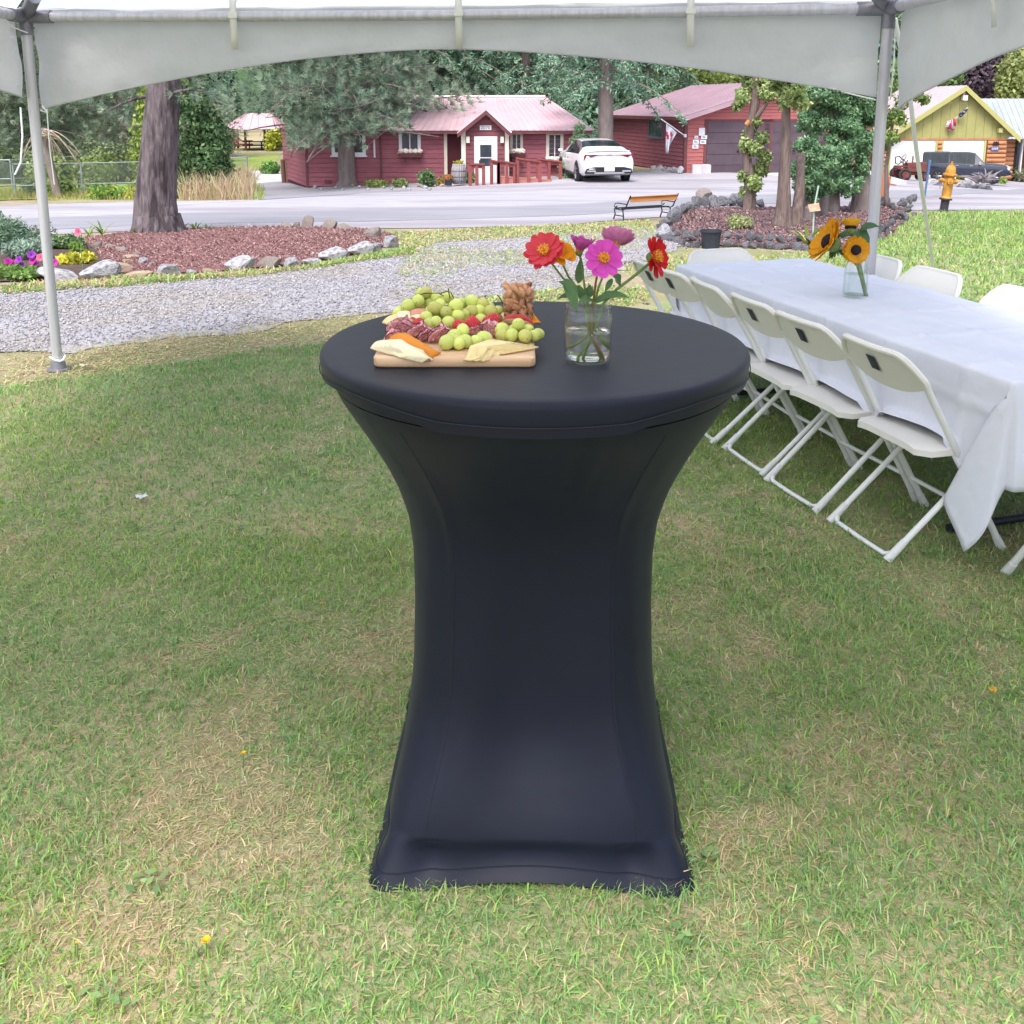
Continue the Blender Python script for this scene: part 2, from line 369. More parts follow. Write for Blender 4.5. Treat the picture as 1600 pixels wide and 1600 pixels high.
def boards(house, a, b, z0, z1, n, m_, name='siding_board', top=None, thick=0.022, holes=()):
    """lap siding on the wall from a to b (seen from outside, left to right); top(s) gives the upper limit; holes are (s0,s1,z0,z1)"""
    d, L_ = dirs(a, b); nr = Vector((d.y, -d.x, 0)); h = (z1 - z0) / n
    for i in range(n):
        lo, hi = z0 + i * h, z0 + (i + 1) * h
        spans = [(0.0, L_)]
        if top:
            ss = [k * L_ / 200 for k in range(201) if top(k * L_ / 200) >= lo + h * 0.55]
            if not ss: continue
            spans = [(min(ss), max(ss))]
        for (s0, s1, q0, q1) in holes:
            if lo + h * 0.5 > q0 and lo + h * 0.5 < q1:
                new = []
                for u, v in spans:
                    if s1 <= u or s0 >= v: new.append((u, v)); continue
                    if s0 > u + 0.02: new.append((u, s0))
                    if s1 < v - 0.02: new.append((s1, v))
                spans = new
        for u, v in spans:
            A = Vector(a) + d * u; B = Vector(a) + d * v; A.z = B.z = 0
            p = MB(); th, tl = 0.006, thick
            p.hexa([A + Vector((0, 0, lo)), B + Vector((0, 0, lo)), B + nr * tl + Vector((0, 0, lo)), A + nr * tl + Vector((0, 0, lo))],
                   [A + Vector((0, 0, hi - 0.012)), B + Vector((0, 0, hi - 0.012)), B + nr * th + Vector((0, 0, hi - 0.012)), A + nr * th + Vector((0, 0, hi - 0.012))])
            p.build(name, m_, house, smooth=0, rel=True)
def slab(house, name, a, b, s0, s1, z0, z1, d0, d1, m_, parent=None):
    """a box on the wall a-b: along s0..s1, height z0..z1, from d0 to d1 metres out of it"""
    d, L_ = dirs(a, b); nr = Vector((d.y, -d.x, 0)); A = Vector((a[0], a[1], 0))
    q = lambda s_, dd, z: A + d * s_ + nr * dd + Vector((0, 0, z))
    p = MB(); p.hexa([q(s0, d0, z0), q(s1, d0, z0), q(s1, d1, z0), q(s0, d1, z0)], [q(s0, d0, z1), q(s1, d0, z1), q(s1, d1, z1), q(s0, d1, z1)])
    if parent is not None:
        o = p.build(name, m_, None, smooth=0); o.parent = parent; o.location = -house.location if parent.parent is house else (0, 0, 0); return o
    return p.build(name, m_, house, smooth=0, rel=True)
def window(house, a, b, s0, s1, z0, z1, mull=1, fm=None, sill=True, t=0.07):
    fm = fm or m_whitep
    d, L_ = dirs(a, b); nr = Vector((d.y, -d.x, 0)); A = Vector((a[0], a[1], 0)); q = lambda s_, dd, z: A + d * s_ + nr * dd + Vector((0, 0, z))
    def bx(p, u0, u1, y0, y1, d0=0.0, d1=0.05): p.hexa([q(u0, d0, y0), q(u1, d0, y0), q(u1, d1, y0), q(u0, d1, y0)], [q(u0, d0, y1), q(u1, d0, y1), q(u1, d1, y1), q(u0, d1, y1)])
    p = MB(); bx(p, s0, s0 + t, z0, z1); bx(p, s1 - t, s1, z0, z1); bx(p, s0 + t, s1 - t, z0, z0 + t); bx(p, s0 + t, s1 - t, z1 - t, z1)
    # one welded frame ring instead of four loose bars
    p = MB(); o_ = [(s0, z0), (s1, z0), (s1, z1), (s0, z1)]; i_ = [(s0 + t, z0 + t), (s1 - t, z0 + t), (s1 - t, z1 - t), (s0 + t, z1 - t)]
    v = [q(s_, dd, z) for dd in (0.0, 0.05) for (s_, z) in o_ + i_]; f = []
    for k in range(4):
        n_ = (k + 1) % 4; f += [(8 + k, 8 + n_, 12 + n_, 12 + k), (k, 4 + k, 4 + n_, n_), (k, n_, 8 + n_, 8 + k), (4 + k, 12 + k, 12 + n_, 4 + n_)]
    p.add(v, f); w_ = p.build('window', fm, house, smooth=0, rel=True); k_ = -Vector(house.location)
    def sub(nm, u0, u1, y0, y1, d0, d1, m_):
        p = MB(); bx(p, u0, u1, y0, y1, d0, d1); o = p.build(nm, m_, None, smooth=0); o.parent = w_; o.location = k_
    n_ = mull + 1; wd = (s1 - s0 - 2 * t) / n_
    for i in range(n_): sub('pane', s0 + t + i * wd + (0.02 if i else 0), s0 + t + (i + 1) * wd - (0.02 if i < mull else 0), z0 + t, z1 - t, 0.012, 0.02, m_pane)
    for i in range(1, n_): sub('mullion', s0 + t + i * wd - 0.02, s0 + t + i * wd + 0.02, z0 + t, z1 - t, 0.008, 0.04, fm)
    if sill: sub('sill', s0 - 0.05, s1 + 0.05, z0 - 0.05, z0, 0.0, 0.09, fm)
    return w_
def roof_panels(house, e0, e1, r0, r1, n, m_, name='roof_panel', rib=0.03):
    """ribbed metal panels between the eave e0-e1 and the ridge r0-r1"""
    e0, e1, r0, r1 = map(Vector, (e0, e1, r0, r1)); nrm = (e1 - e0).cross(r0 - e0)
    if nrm.length < 1e-6: nrm = (e1 - e0).cross(r1 - e0)
    nrm.normalize()
    if nrm.z < 0: nrm = -nrm
    for i in range(n):
        a, b = e0.lerp(e1, i / n), e0.lerp(e1, (i + 1) / n); cc, dd = r0.lerp(r1, i / n), r0.lerp(r1, (i + 1) / n)
        rb = min(0.35, 0.05 / max(0.05, (b - a).length)); am_, cm_ = a.lerp(b, rb), cc.lerp(dd, rb)
        v = [a, am_, b, cc, cm_, dd]; t = nrm * 0.02
        vv = [a - t, b - t, dd - t, cc - t, a + nrm * rib, am_ + nrm * rib, am_, b, cc + nrm * rib, cm_ + nrm * rib, cm_, dd]
        p = MB(); p.add(vv, [(0, 3, 2, 1), (4, 5, 9, 8), (5, 6, 10, 9), (6, 7, 11, 10), (0, 4, 8, 3), (0, 1, 7, 6, 5, 4), (3, 8, 9, 10, 11, 2), (1, 2, 11, 7)])
        p.build(name, m_, house, smooth=0, rel=True)
def wallcore(house, pts, z0, z1, name='wall', m_=None):
    p = MB(); n = len(pts); p.loft([[Vector((x, y, z0)) for x, y in pts], [Vector((x, y, z1)) for x, y in pts]]); return p.build(name, m_ or m_wallin, house, smooth=0, rel=True)
# ------------------------------------------------------------------ red house with the gabled porch
YF = 38.6
hz0 = -1.62; eave = P(600, 203, YF).z
hl = P(478, 250, YF); hr = P(905, 250, YF); hb = Vector((hl.x - 2.0, YF + 4.9, 0)); rb_ = Vector((hr.x, YF + 7.2, 0))
hs_ = thing('red_house', 'long low red house with a pink metal roof and a gabled porch', 'house', ((hl.x + hr.x) / 2, YF + 3, hz0))
wallcore(hs_, [(hl.x, YF), (hr.x, YF), (hr.x, YF + 7.2), (hb.x, YF + 7.2), (hb.x, YF + 4.9)], hz0, eave)
xs_ = lambda px: P(px, 250, YF).x - hl.x            # along the front wall
W1 = (xs_(519), xs_(572), P(540, 243, YF).z, P(540, 206, YF).z); W2_ = (xs_(624), xs_(658), P(640, 238, YF).z, P(640, 204, YF).z)
W3 = (xs_(797), xs_(817), P(800, 238, YF).z, P(800, 206, YF).z); W4 = (xs_(853), xs_(880), P(860, 250, YF).z, P(860, 206, YF).z)
xp0, xp1 = xs_(699), xs_(796)
boards(hs_, (hl.x, YF, 0), (hl.x + xp0, YF, 0), P(600, 291, YF).z, eave, 12, m_redp, holes=[W1, W2_])
boards(hs_, (hl.x + xp1, YF, 0), (hr.x, YF, 0), P(600, 291, YF).z, eave, 12, m_redp, holes=[W3, W4])
boards(hs_, (hb.x, hb.y, 0), (hl.x, YF, 0), P(600, 291, YF).z, eave + 0.05, 13, m_redp)
FA, FB = (hl.x, YF, 0), (hr.x, YF, 0)
slab(hs_, 'corner_trim', FA, FB, -0.02, 0.08, hz0, eave, 0.0, 0.035, m_trimb); slab(hs_, 'corner_trim', FA, FB, xp0 - 0.12, xp0, hz0, eave, 0.0, 0.04, m_trimw)
slab(hs_, 'downpipe', FA, FB, xs_(594), xs_(596.5), hz0 + 0.1, eave, 0.02, 0.07, m_trimb)
slab(hs_, 'conduit', FA, FB, xs_(584.5), xs_(587), P(600, 246, YF).z, P(600, 218, YF).z, 0.02, 0.06, m_whitep)
slab(hs_, 'crawl_vent', FA, FB, xs_(506), xs_(517), P(500, 287, YF).z, P(500, 281, YF).z, 0.02, 0.035, m_trimb)
window(hs_, FA, FB, *W1, mull=2, t=0.12); w2 = window(hs_, FA, FB, *W2_, mull=1, t=0.12); window(hs_, FA, FB, *W3, mull=1, fm=m_trimw, t=0.1); window(hs_, FA, FB, *W4, mull=1, fm=m_trimw, t=0.12)
# porch
YP = 36.7
pz = lambda py: P(760, py, YP).z; px_ = lambda px: P(px, 220, YP).x
pl0, pr0 = px_(722), px_(794); pa = Vector((px_(760), YP, pz(173))); pe = pz(205)
wallcore(hs_, [(pl0, YP), (pr0, YP), (pr0, YF), (pl0, YF)], hz0, pe, 'porch_wall')
p = MB(); p.loft([[Vector((pl0, YP, pe)), Vector((pr0, YP, pe)), Vector((pa.x, YP, pa.z - 0.06))], [Vector((pl0, YF + 1.2, pe)), Vector((pr0, YF + 1.2, pe)), Vector((pa.x, YF + 1.2, pa.z - 0.06))]]); p.build('porch_gable', m_wallin, hs_, smooth=0, rel=True)
PA, PB = (pl0, YP, 0), (pr0, YP, 0); wp = pr0 - pl0
dr = (px_(741) - pl0, px_(777) - pl0, pz(290), pz(213))
gt_ = lambda s_: pe + (pa.z - 0.1 - pe) * (1 - abs(s_ - wp / 2) / (wp / 2))
boards(hs_, PA, PB, pz(290), pe, 12, m_marp, holes=[dr]); boards(hs_, PA, PB, pe, pa.z, 5, m_marp, top=gt_)
boards(hs_, (pl0, YF, 0), (pl0, YP, 0), pz(290), pe, 12, m_marp)
window(hs_, (pl0, YF, 0), (pl0, YP, 0), 0.35, 1.55, pz(250), pz(213), mull=1, sill=True, t=0.1)
slab(hs_, 'corner_trim', PA, PB, -0.03, 0.13, hz0, pe, 0.0, 0.04, m_trimw); slab(hs_, 'corner_trim', PA, PB, wp - 0.12, wp + 0.03, hz0, pe, 0.0, 0.04, m_trimw)
door = slab(hs_, 'door', PA, PB, dr[0] + 0.12, dr[1] - 0.12, dr[2], dr[3] - 0.12, 0.0, 0.03, m_whitep)
for nm, u0, u1, z0_, z1_ in (('door_frame', dr[0], dr[0] + 0.12, dr[2], dr[3]), ('door_frame', dr[1] - 0.12, dr[1], dr[2], dr[3]), ('door_frame', dr[0] + 0.12, dr[1] - 0.12, dr[3] - 0.12, dr[3])):
    slab(hs_, nm, PA, PB, u0, u1, z0_, z1_, 0.0, 0.05, m_whitep, parent=door)
dm = (dr[0] + dr[1]) / 2; dh = dr[3] - dr[2]
slab(hs_, 'door_pane', PA, PB, dm - 0.21, dm + 0.21, dr[2] + dh * 0.58, dr[2] + dh * 0.83, 0.031, 0.036, m_pane, parent=door); slab(hs_, 'door_pane', PA, PB, dm - 0.21, dm + 0.21, dr[2] + dh * 0.40, dr[2] + dh * 0.56, 0.031, 0.036, m_pane, parent=door)
slab(hs_, 'door_handle', PA, PB, dr[0] + 0.17, dr[0] + 0.21, dr[2] + dh * 0.44, dr[2] + dh * 0.52, 0.03, 0.07, m_pane, parent=door)
ns_ = slab(hs_, 'number_sign', PA, PB, wp / 2 - 0.19 , wp / 2 + 0.23, pz(203), pz(196), 0.025, 0.045, m_whitep)
def lettering(txt, loc, size, m_, parent=None, rx=90, rz=0, name='lettering', ext=0.002, align='CENTER'):
    cu = bpy.data.curves.new(name, 'FONT'); cu.body = txt; cu.size = size; cu.extrude = ext; cu.align_x = align; cu.align_y = 'CENTER'; cu.materials.append(m_)
    tmp = bpy.data.objects.new(name, cu); me = bpy.data.meshes.new_from_object(tmp); bpy.data.objects.remove(tmp); me.materials.clear(); me.materials.append(m_)
    o = bpy.data.objects.new(name, me); link(o, parent); o.location = loc; o.rotation_euler = (R(rx), 0, rz); return o
m_ink = mat('black_lettering', c('#22222a'), rough=0.6)
lettering('2070', Vector((pl0 + wp / 2 + 0.02, YP - 0.048, (pz(203) + pz(196)) / 2)) - hs_.location, 0.17, m_ink, ns_); 
for s_ in (wp * 0.13, wp * 0.87):
    l_ = slab(hs_, 'porch_lamp', PA, PB, s_ - 0.06, s_ + 0.06, pz(223), pz(213), 0.03, 0.13, m_lampg); slab(hs_, 'lamp_cap', PA, PB, s_ - 0.08, s_ + 0.08, pz(213), pz(211.5), 0.02, 0.15, m_trimb, parent=l_)
# porch roof
ov = 0.25; ap = Vector((pa.x, YP - 0.3, pa.z + 0.02)); ab = Vector((pa.x, YF + 2.5, pa.z + 0.02)); le = Vector((px_(715.5), YP - 0.3, pz(208))); re_ = Vector((px_(799), YP - 0.3, pz(208)))
roof_panels(hs_, le, le + Vector((0, 2.6, 0)), ap, ab, 6, m_pinkroof); roof_panels(hs_, re_ + Vector((0, 2.6, 0)), re_, ab, ap, 6, m_pinkroof)
for e in (le, re_):
    p = MB(); dz_ = Vector((0, 0, -0.16)); p.hexa([e + dz_, ap + dz_, ap + dz_ + Vector((0, 0.05, 0)), e + dz_ + Vector((0, 0.05, 0))], [e + Vector((0, -.01, 0.0)), ap + Vector((0, -.01, 0.0)), ap + Vector((0, .05, 0)), e + Vector((0, .05, 0))]); p.build('barge_board', m_trimb, hs_, smooth=0, rel=True)
# main hip roof
ez = eave + 0.02; el = Vector((P(470, 203, YF - .4).x, YF - 0.45, ez - .02)); er = Vector((P(927, 203, YF - .4).x, YF - 0.45, ez - .02))
rl, rr_ = P(585, 152, 42.2), P(852, 151, 42.2); rr_.z = rl.z; bl, br = Vector((el.x - 1.5, 46.2, ez)), Vector((er.x, 46.2, ez))
roof_panels(hs_, el, er, rl, rr_, 44, m_pinkroof); roof_panels(hs_, er, br, rr_, rr_, 10, m_pinkroof); roof_panels(hs_, bl, el, rl, rl, 10, m_pinkroof); roof_panels(hs_, br, bl, rr_, rl, 12, m_pinkroof)
MB().tube([rl + Vector((0, 0, .03)), rr_ + Vector((0, 0, .03))], 0.06, 6).build('ridge_cap', m_pinkroof, hs_, rel=True)
p = MB(); p.box(((el.x + er.x) / 2, YF - 0.40, ez - 0.10), (er.x - el.x - .05, 0.05, 0.12)); p.build('fascia', m_trimb, hs_, smooth=0, rel=True)
# window boxes with pale flowers
m_wflow = mat('pale_pink_blossom', c('#e6d8d8'), c('#d8b4b8'), rough=0.7, ns=30); m_green = mat('shrub_green', c('#56753a'), c('#41602e'), rough=0.7, ns=8)
def window_box(label, u0, u1, zt):
    A = Vector(FA); t = thing('window_box', label, 'window box', (A.x + (u0 + u1) / 2, YF - 0.15, zt), 0, 'window boxes on the red house')
    p = MB(); p.hexa([Vector((-(u1 - u0) / 2 + .05, -.1, -.16)), Vector(((u1 - u0) / 2 - .05, -.1, -.16)), Vector(((u1 - u0) / 2 - .05, .1, -.16)), Vector((-(u1 - u0) / 2 + .05, .1, -.16))], [Vector((-(u1 - u0) / 2, -.14, 0)), Vector(((u1 - u0) / 2, -.14, 0)), Vector(((u1 - u0) / 2, .1, 0)), Vector((-(u1 - u0) / 2, .1, 0))]); p.build('trough', m_trimb, t, smooth=0)
    for k in range(5):
        p = MB(); x = -(u1 - u0) / 2 + (u1 - u0) * (k + .5) / 5; p.ball((x, -.05, .07), (0.11, .1, .1), 9, 6)
        p.v = [tuple(Vector(v) + Vector((rnd.uniform(-.02, .02), rnd.uniform(-.02, .02), rnd.uniform(-.02, .02)))) for v in p.v]; p.build('flower_clump', m_wflow if k % 2 == 0 else mat('cream_blossom', c('#ece6da'), c('#c8cfae'), ns=25), t, smooth=0)
    for s_ in (-1, 1): MB().box((s_ * (u1 - u0) * .3, .02, -.25), (.05, .12, .2)).build('bracket', m_trimb, t, smooth=0)
window_box('flower box under the left-hand single window of the red house', xs_(624), xs_(661), P(640, 238, YF).z - .02); window_box('flower box right of the porch gable on the red house', xs_(797), xs_(819), P(800, 238, YF).z - .02); window_box('flower box under the right window half hidden by the spruce', xs_(853), xs_(884), P(860, 250, YF).z - .02)
# ------------------------------------------------------------------ ramp and railings before the porch
m_ramp = mat('red_deck_paint', c('#8a4a48'), c('#7c403f'), rough=0.75, ns=4, rand=.06); m_deck = mat('weathered_deck', c('#b0736a'), c('#a0665e'), rough=0.8, ns=5)
rp = thing('entrance_ramp', 'red wooden entrance ramp with post railings before the porch', 'ramp', (P(800, 285, 35.2).x, 35.2, zg(0.5, 35.2)))
YR = 35.2; RX = lambda px, Y=YR: P(px, 250, Y).x; RZ = lambda py, Y=YR: P(800, py, Y).z
p = MB(); z_lo = zg(1, YR); x0, x1 = RX(781), RX(884); p.hexa([Vector((x0, YR, z_lo - .1)), Vector((x1, YR, z_lo - .1)), Vector((x1, YR + 1.1, z_lo - .1)), Vector((x0, YR + 1.1, z_lo - .1))], [Vector((x0, YR, RZ(278))), Vector((x1, YR, RZ(285.5))), Vector((x1, YR + 1.1, RZ(285.5))), Vector((x0, YR + 1.1, RZ(278)))]); p.build('ramp_deck', m_deck, rp, smooth=0, rel=True)
for (a, b, ya, yb, Y) in ((766, 780, 251, 254, YR), (778, 806, 252, 257, YR), (806, 846, 248, 254, YR), (838, 878, 249, 254, YR + 1.1), (733, 757, 257, 258, YR - .3)):
    A, B = P(a, ya, Y), P(b, yb, Y); p = MB(); o_ = Vector((0, .09, 0)); h_ = Vector((0, 0, .05)); p.hexa([A - o_, B - o_, B + o_, A + o_], [A - o_ + h_, B - o_ + h_, B + o_ + h_, A + o_ + h_]); p.build('handrail', m_ramp, rp, smooth=0, rel=True)
    p = MB(); o_ = Vector((0, .02, 0)); d_ = Vector((0, 0, -.12)); p.hexa([A - o_ + d_, B - o_ + d_, B + o_ + d_, A + o_ + d_], [A - o_, B - o_, B + o_, A + o_]); p.build('rail_board', m_ramp, rp, smooth=0, rel=True)
    for k, t in enumerate((0.06, 0.5, 0.94) if b - a > 20 else (0.15, 0.9)):
        q = A.lerp(B, t); zb_ = zg(q.x, q.y); MB().box((q.x, q.y, (q.z - .002 + zb_) / 2 - .05), (.12, .12, q.z - zb_ + .1 - .004)).build('post', m_ramp, rp, smooth=0, rel=True)
# ------------------------------------------------------------------ red garage with flag and signs
YC = 40.0; gc = P(1070, 225, YC); gl_ = P(958, 225, 48.5); gd = Vector((gc.x - gl_.x, gc.y - gl_.y, 0)).normalized(); gf = Vector((-gd.y, gd.x, 0))
if gf.x < 0: gf = -gf
GWID = 8.4; gr = Vector((gc.x, gc.y, 0)) + gf * GWID; glb = Vector((gl_.x, gl_.y, 0)); grb = gr + (glb - Vector((gc.x, gc.y, 0)))
gz0 = P(1070, 270, YC).z - .15; gev = P(1070, 181, YC).z
gar = thing('red_garage', 'red board garage with a mauve metal roof and dark roller doors', 'garage', (gc.x + gf.x * GWID / 2, gc.y + 3, gz0))
wallcore(gar, [(gc.x, gc.y), (gr.x, gr.y), (grb.x, grb.y), (glb.x, glb.y)], gz0, gev)
GL, GC_, GR_ = (glb.x, glb.y, 0), (gc.x, gc.y, 0), (gr.x, gr.y, 0); LW = (Vector(GC_) - Vector(GL)).length
apz = P(1200, 126, YC).z
def gtop(s_): return gev + (apz - gev - .1) * (1 - abs(s_ - GWID / 2) / (GWID / 2))
p = MB(); p.loft([[Vector(GC_) + Vector((0, 0, gev)), Vector(GR_) + Vector((0, 0, gev)), Vector(GC_).lerp(Vector(GR_), .5) + Vector((0, 0, apz - .08))], [glb + Vector((0, 0, gev)), grb + Vector((0, 0, gev)), glb.lerp(grb, .5) + Vector((0, 0, apz - .08))]]); p.build('gable', m_wallin, gar, smooth=0, rel=True)
fs = lambda px: (lambda t: t)(((P(px, 225, YC + 1).x - gc.x)) / gf.x)
D1 = (fs(1098), fs(1098) + 2.75, gz0, P(1098, 190.5, YC).z); D2 = (fs(1190), fs(1190) + 2.75, gz0, D1[3])
GW_ = (LW * 0.545, LW * 0.735, P(1010, 214, 43.8).z, P(1010, 183, 43.8).z)
boards(gar, GL, GC_, gz0 + .15, gev, 14, m_redp, holes=[GW_]); boards(gar, GC_, GR_, gz0 + .15, gev, 14, m_redp2, holes=[D1, D2]); boards(gar, GC_, GR_, gev, apz, 11, m_redp2, top=gtop)
slab(gar, 'corner_trim', GC_, GR_, -.02, .1, gz0, gev, 0, .035, m_trimb); slab(gar, 'corner_trim', GL, GC_, LW - .1, LW + .03, gz0, gev, 0, .035, m_trimb)
window(gar, GL, GC_, *GW_, mull=1, fm=mat('grey_frame', c('#6c7078'), rough=.6), t=.06)
m_gdoor = mat('dark_plum_garage_door', c('#5a4b54'), c('#52444d'), rough=.6, ns=3, rand=.04)
for D in (D1, D2):
    dd_ = slab(gar, 'garage_door', GC_, GR_, D[0], D[1], D[2], D[3], 0, .012, m_gdoor)
    for k in range(5): slab(gar, 'door_panel', GC_, GR_, D[0] + .02, D[1] - .02, D[2] + (D[3] - D[2]) * k / 5 + .012, D[2] + (D[3] - D[2]) * (k + 1) / 5 - .006, .012, .035, m_gdoor, parent=dd_)
    for u0, u1, z0_, z1_ in ((D[0] - .12, D[0], D[2], D[3] + .1), (D[1], D[1] + .12, D[2], D[3] + .1), (D[0], D[1], D[3], D[3] + .1)): slab(gar, 'door_trim', GC_, GR_, u0, u1, z0_, z1_, 0, .045, m_trimb, parent=dd_)
    slab(gar, 'door_handle', GC_, GR_, (D[0] + D[1]) / 2 - .05, (D[0] + D[1]) / 2 + .05, D[2] + .95, D[2] + 1.02, .035, .06, m_ink, parent=dd_)
slab(gar, 'arrow_plate', GC_, GR_, D1[0] + 1.65, D1[0] + 1.95, D1[2] + 1.42, D1[2] + 1.55, .036, .045, m_ink)
d3 = Vector((0, 0, 1)); G3 = lambda s_, dd, z: Vector(GC_) + gf * s_ - gd * (-dd) + Vector((0, 0, z))
e0 = Vector(GL) - gf * .35 + gd * 0 + Vector((0, 0, gev - .03)) - gd * .3; e1 = Vector(GC_) - gf * .35 + gd * .55 + Vector((0, 0, gev - .03))
mid = Vector(GC_).lerp(Vector(GR_), .5); r0_ = mid - gd * (LW + .3) + Vector((0, 0, apz)); r1_ = mid + gd * .55 + Vector((0, 0, apz)); f0_ = Vector(GR_) + gf * .35 - gd * (LW + .3) + Vector((0, 0, gev - .03)); f1_ = Vector(GR_) + gf * .35 + gd * .55 + Vector((0, 0, gev - .03))
roof_panels(gar, e0, e1, r0_, r1_, 24, m_mauvroof, rib=.025); roof_panels(gar, f1_, f0_, r1_, r0_, 24, m_mauvroof, rib=.025)
for e in (e1, f1_):
    p = MB(); dz_ = Vector((0, 0, -.2)); b_ = -gd * .05; p.hexa([e + dz_, r1_ + dz_, r1_ + dz_ + b_, e + dz_ + b_], [e, r1_, r1_ + b_, e + b_]); p.build('barge_board', m_mauvroof, gar, smooth=0, rel=True)
p = MB(); b_ = gf * .04; p.hexa([e0 + Vector((0, 0, -.15)), e1 + Vector((0, 0, -.15)), e1 + b_ + Vector((0, 0, -.15)), e0 + b_ + Vector((0, 0, -.15))], [e0 - Vector((0, 0, .02)), e1 - Vector((0, 0, .02)), e1 + b_ - Vector((0, 0, .02)), e0 + b_ - Vector((0, 0, .02))]); p.build('fascia', m_trimb, gar, smooth=0, rel=True)
p = MB(); z_ = gz0 + .1; p.hexa([G3(fs(1075), 0, z_ - .4), G3(GWID, 0, z_ - .4), G3(GWID, 2.6, z_ - .9), G3(fs(1090), 2.6, z_ - .9)], [G3(fs(1075), 0, z_), G3(GWID, 0, z_), G3(GWID, 2.6, z_ - .22), G3(fs(1090), 2.6, z_ - .22)]); o = p.build('concrete_apron', m_concrete, None, smooth=0); tag(o, kind='structure')
# paper notices on the corner wall
for lab, u, v, w_, h_ in (('largest blank white sign at the top of the garage notices', 1089, 206, 10, 12), ('small white notice, left one of the upper pair on the garage', 1080.5, 214.5, 6, 4.5), ('white notice beside the garage door frame, upper right', 1093, 214.5, 10, 6), ('white notice left of centre on the garage corner', 1080, 221.5, 10, 6.5), ('white notice right of centre on the garage corner', 1091.5, 222, 10, 6.5), ('lowest white notice on the garage corner', 1079.5, 229, 10, 6.5)):
    q = P(u, v, YC); k = mpp(YC); s_ = fs(u) if u > 1072 else .1; t = thing('notice_board', lab, 'sign', G3(s_, .05, q.z - h_ * k / 2), math.atan2(gf.y, gf.x), 'white notices on the red garage')
    MB().box((0, 0, h_ * k / 2), (w_ * k, .02, h_ * k)).build('board', m_whitep, t, smooth=0)
    if h_ < 10:
        for j, (l0, l1, zz) in enumerate(((-.3, .1, .62), (-.25, .28, .38))): MB().box(((l0 + l1) / 2 * w_ * k, -.012, h_ * k * zz), ((l1 - l0) * w_ * k, .004, h_ * k * .16)).build('writing', mat('blue_grey_writing', c('#6f7486'), rough=.7), t, smooth=0)
# flag on a slanting staff
fb = P(1070, 212, YC - .1); ft = P(1033, 186, YC - 1.3)
fl_ = thing('flag_on_staff', 'white flag with red marks hanging from a slanted white staff on the red garage', 'flag', fb)
MB().tube([fb, ft], .022, 8).build('staff', m_whitep, fl_, rel=True); MB().box(fb + Vector((0.02, 0.05, 0)), (.1, .1, .12)).build('bracket', m_whitep, fl_, smooth=0, rel=True)
m_flag = mat('white_flag_cloth', c('#dcdce4'), c('#d0d0da'), rough=.8, ns=4, translucent=.2); m_flr = mat('red_flag_print', c('#b83a56'), rough=.8)
rows = []
for i in range(13):
    t = i / 12; row = []
    for j in range(11):
        s_ = j / 10; a = P(1041 + 17 * s_, 193 + 14 * s_, YC - 1.05 + .55 * s_); b = P(1041 + 7 * s_, 240 - 20 * s_ * s_ + 1.0 * s_, YC - 1.0 + .3 * s_); row.append(a.lerp(b, t) + Vector((0, .14 * math.sin(s_ * 9 + t * 2) * (.3 + t), 0)))
    rows.append(row)
fo = MB().grid(rows).build('cloth', m_flag, fl_, smooth=180, rel=True, solid=.004)
for (i0, i1, j0, j1) in ((3, 5, 0, 2), (4, 6, 1, 3), (2, 4, 4, 6), (4, 7, 5, 7), (3, 4, 6, 8)):
    p = MB(); p.grid([[rows[i][j] + Vector((0, -.012, 0)) for j in range(j0, j1 + 1)] for i in range(i0, i1 + 1)]); o = p.build('emblem', m_flr, None, smooth=180); o.parent = fo; o.location = -fl_.location
# two pale blocks by the corner
for k, (u, lab) in enumerate(((1079, 'pale concrete block at the garage corner'), (1093, 'pale concrete block beside the garage door'))):
    q = G(u, 268); p = MB(); p.box((0, 0, .17), (.38, .3, .34)); p.box((0, 0, .345), (.3, .24, .02)); o = p.build('concrete_block', m_concrete, None, smooth=0); o.location = (G3(fs(u), .3, 0).x, G3(fs(u), .3, 0).y, P(u, 268, YC).z - .06); tag(o, lab, 'block')
# ------------------------------------------------------------------ olive log house with two white garage doors
m_olive = mat('olive_board', c('#a29e66'), c('#9a965e'), rough=.75, ns=2, rand=.04); m_olivet = mat('olive_trim', c('#aeaa6c'), rough=.7); m_log = mat('orange_log', c('#bd8560'), c('#a87350'), rough=.7, ns=3, rand=.12, stretch=(.5, 1, 1)); m_broof = mat('blue_grey_metal_roof', c('#a6acae'), c('#989ea0'), rough=.35, ns=1, spec=.7, rand=.05); m_proof = mat('pale_pink_roof', c('#c4b0b4'), c('#b8a4a8'), rough=.5, ns=1, rand=.04)
YG = 60.0; ox = lambda px: P(px, 220, YG).x; oz = lambda py: P(1490, py, YG).z
og = thing('log_house', 'olive gabled log house with two white garage doors across the road', 'house', (ox(1487), YG + 4, oz(280)))
oz0 = oz(281); wl, wr = ox(1383), ox(1572)
wallcore(og, [(wl, YG), (wr, YG), (wr, YG + 9), (wl, YG + 9)], oz0, oz(216), m_=mat('dark_log_core', c('#6d4428'), rough=.9))
OA, OB = (wl, YG, 0), (wr, YG, 0); os_ = lambda px: ox(px) - wl
p = MB(); tri = [Vector((ox(1384), YG, oz(216))), Vector((ox(1575), YG, oz(216))), Vector((ox(1581), YG, oz(209))), Vector((ox(1497), YG, oz(139))), Vector((ox(1389), YG, oz(206)))]; p.loft([tri, [v + Vector((0, 9, 0)) for v in tri]]); p.build('gable', m_olive, og, smooth=0, rel=True)
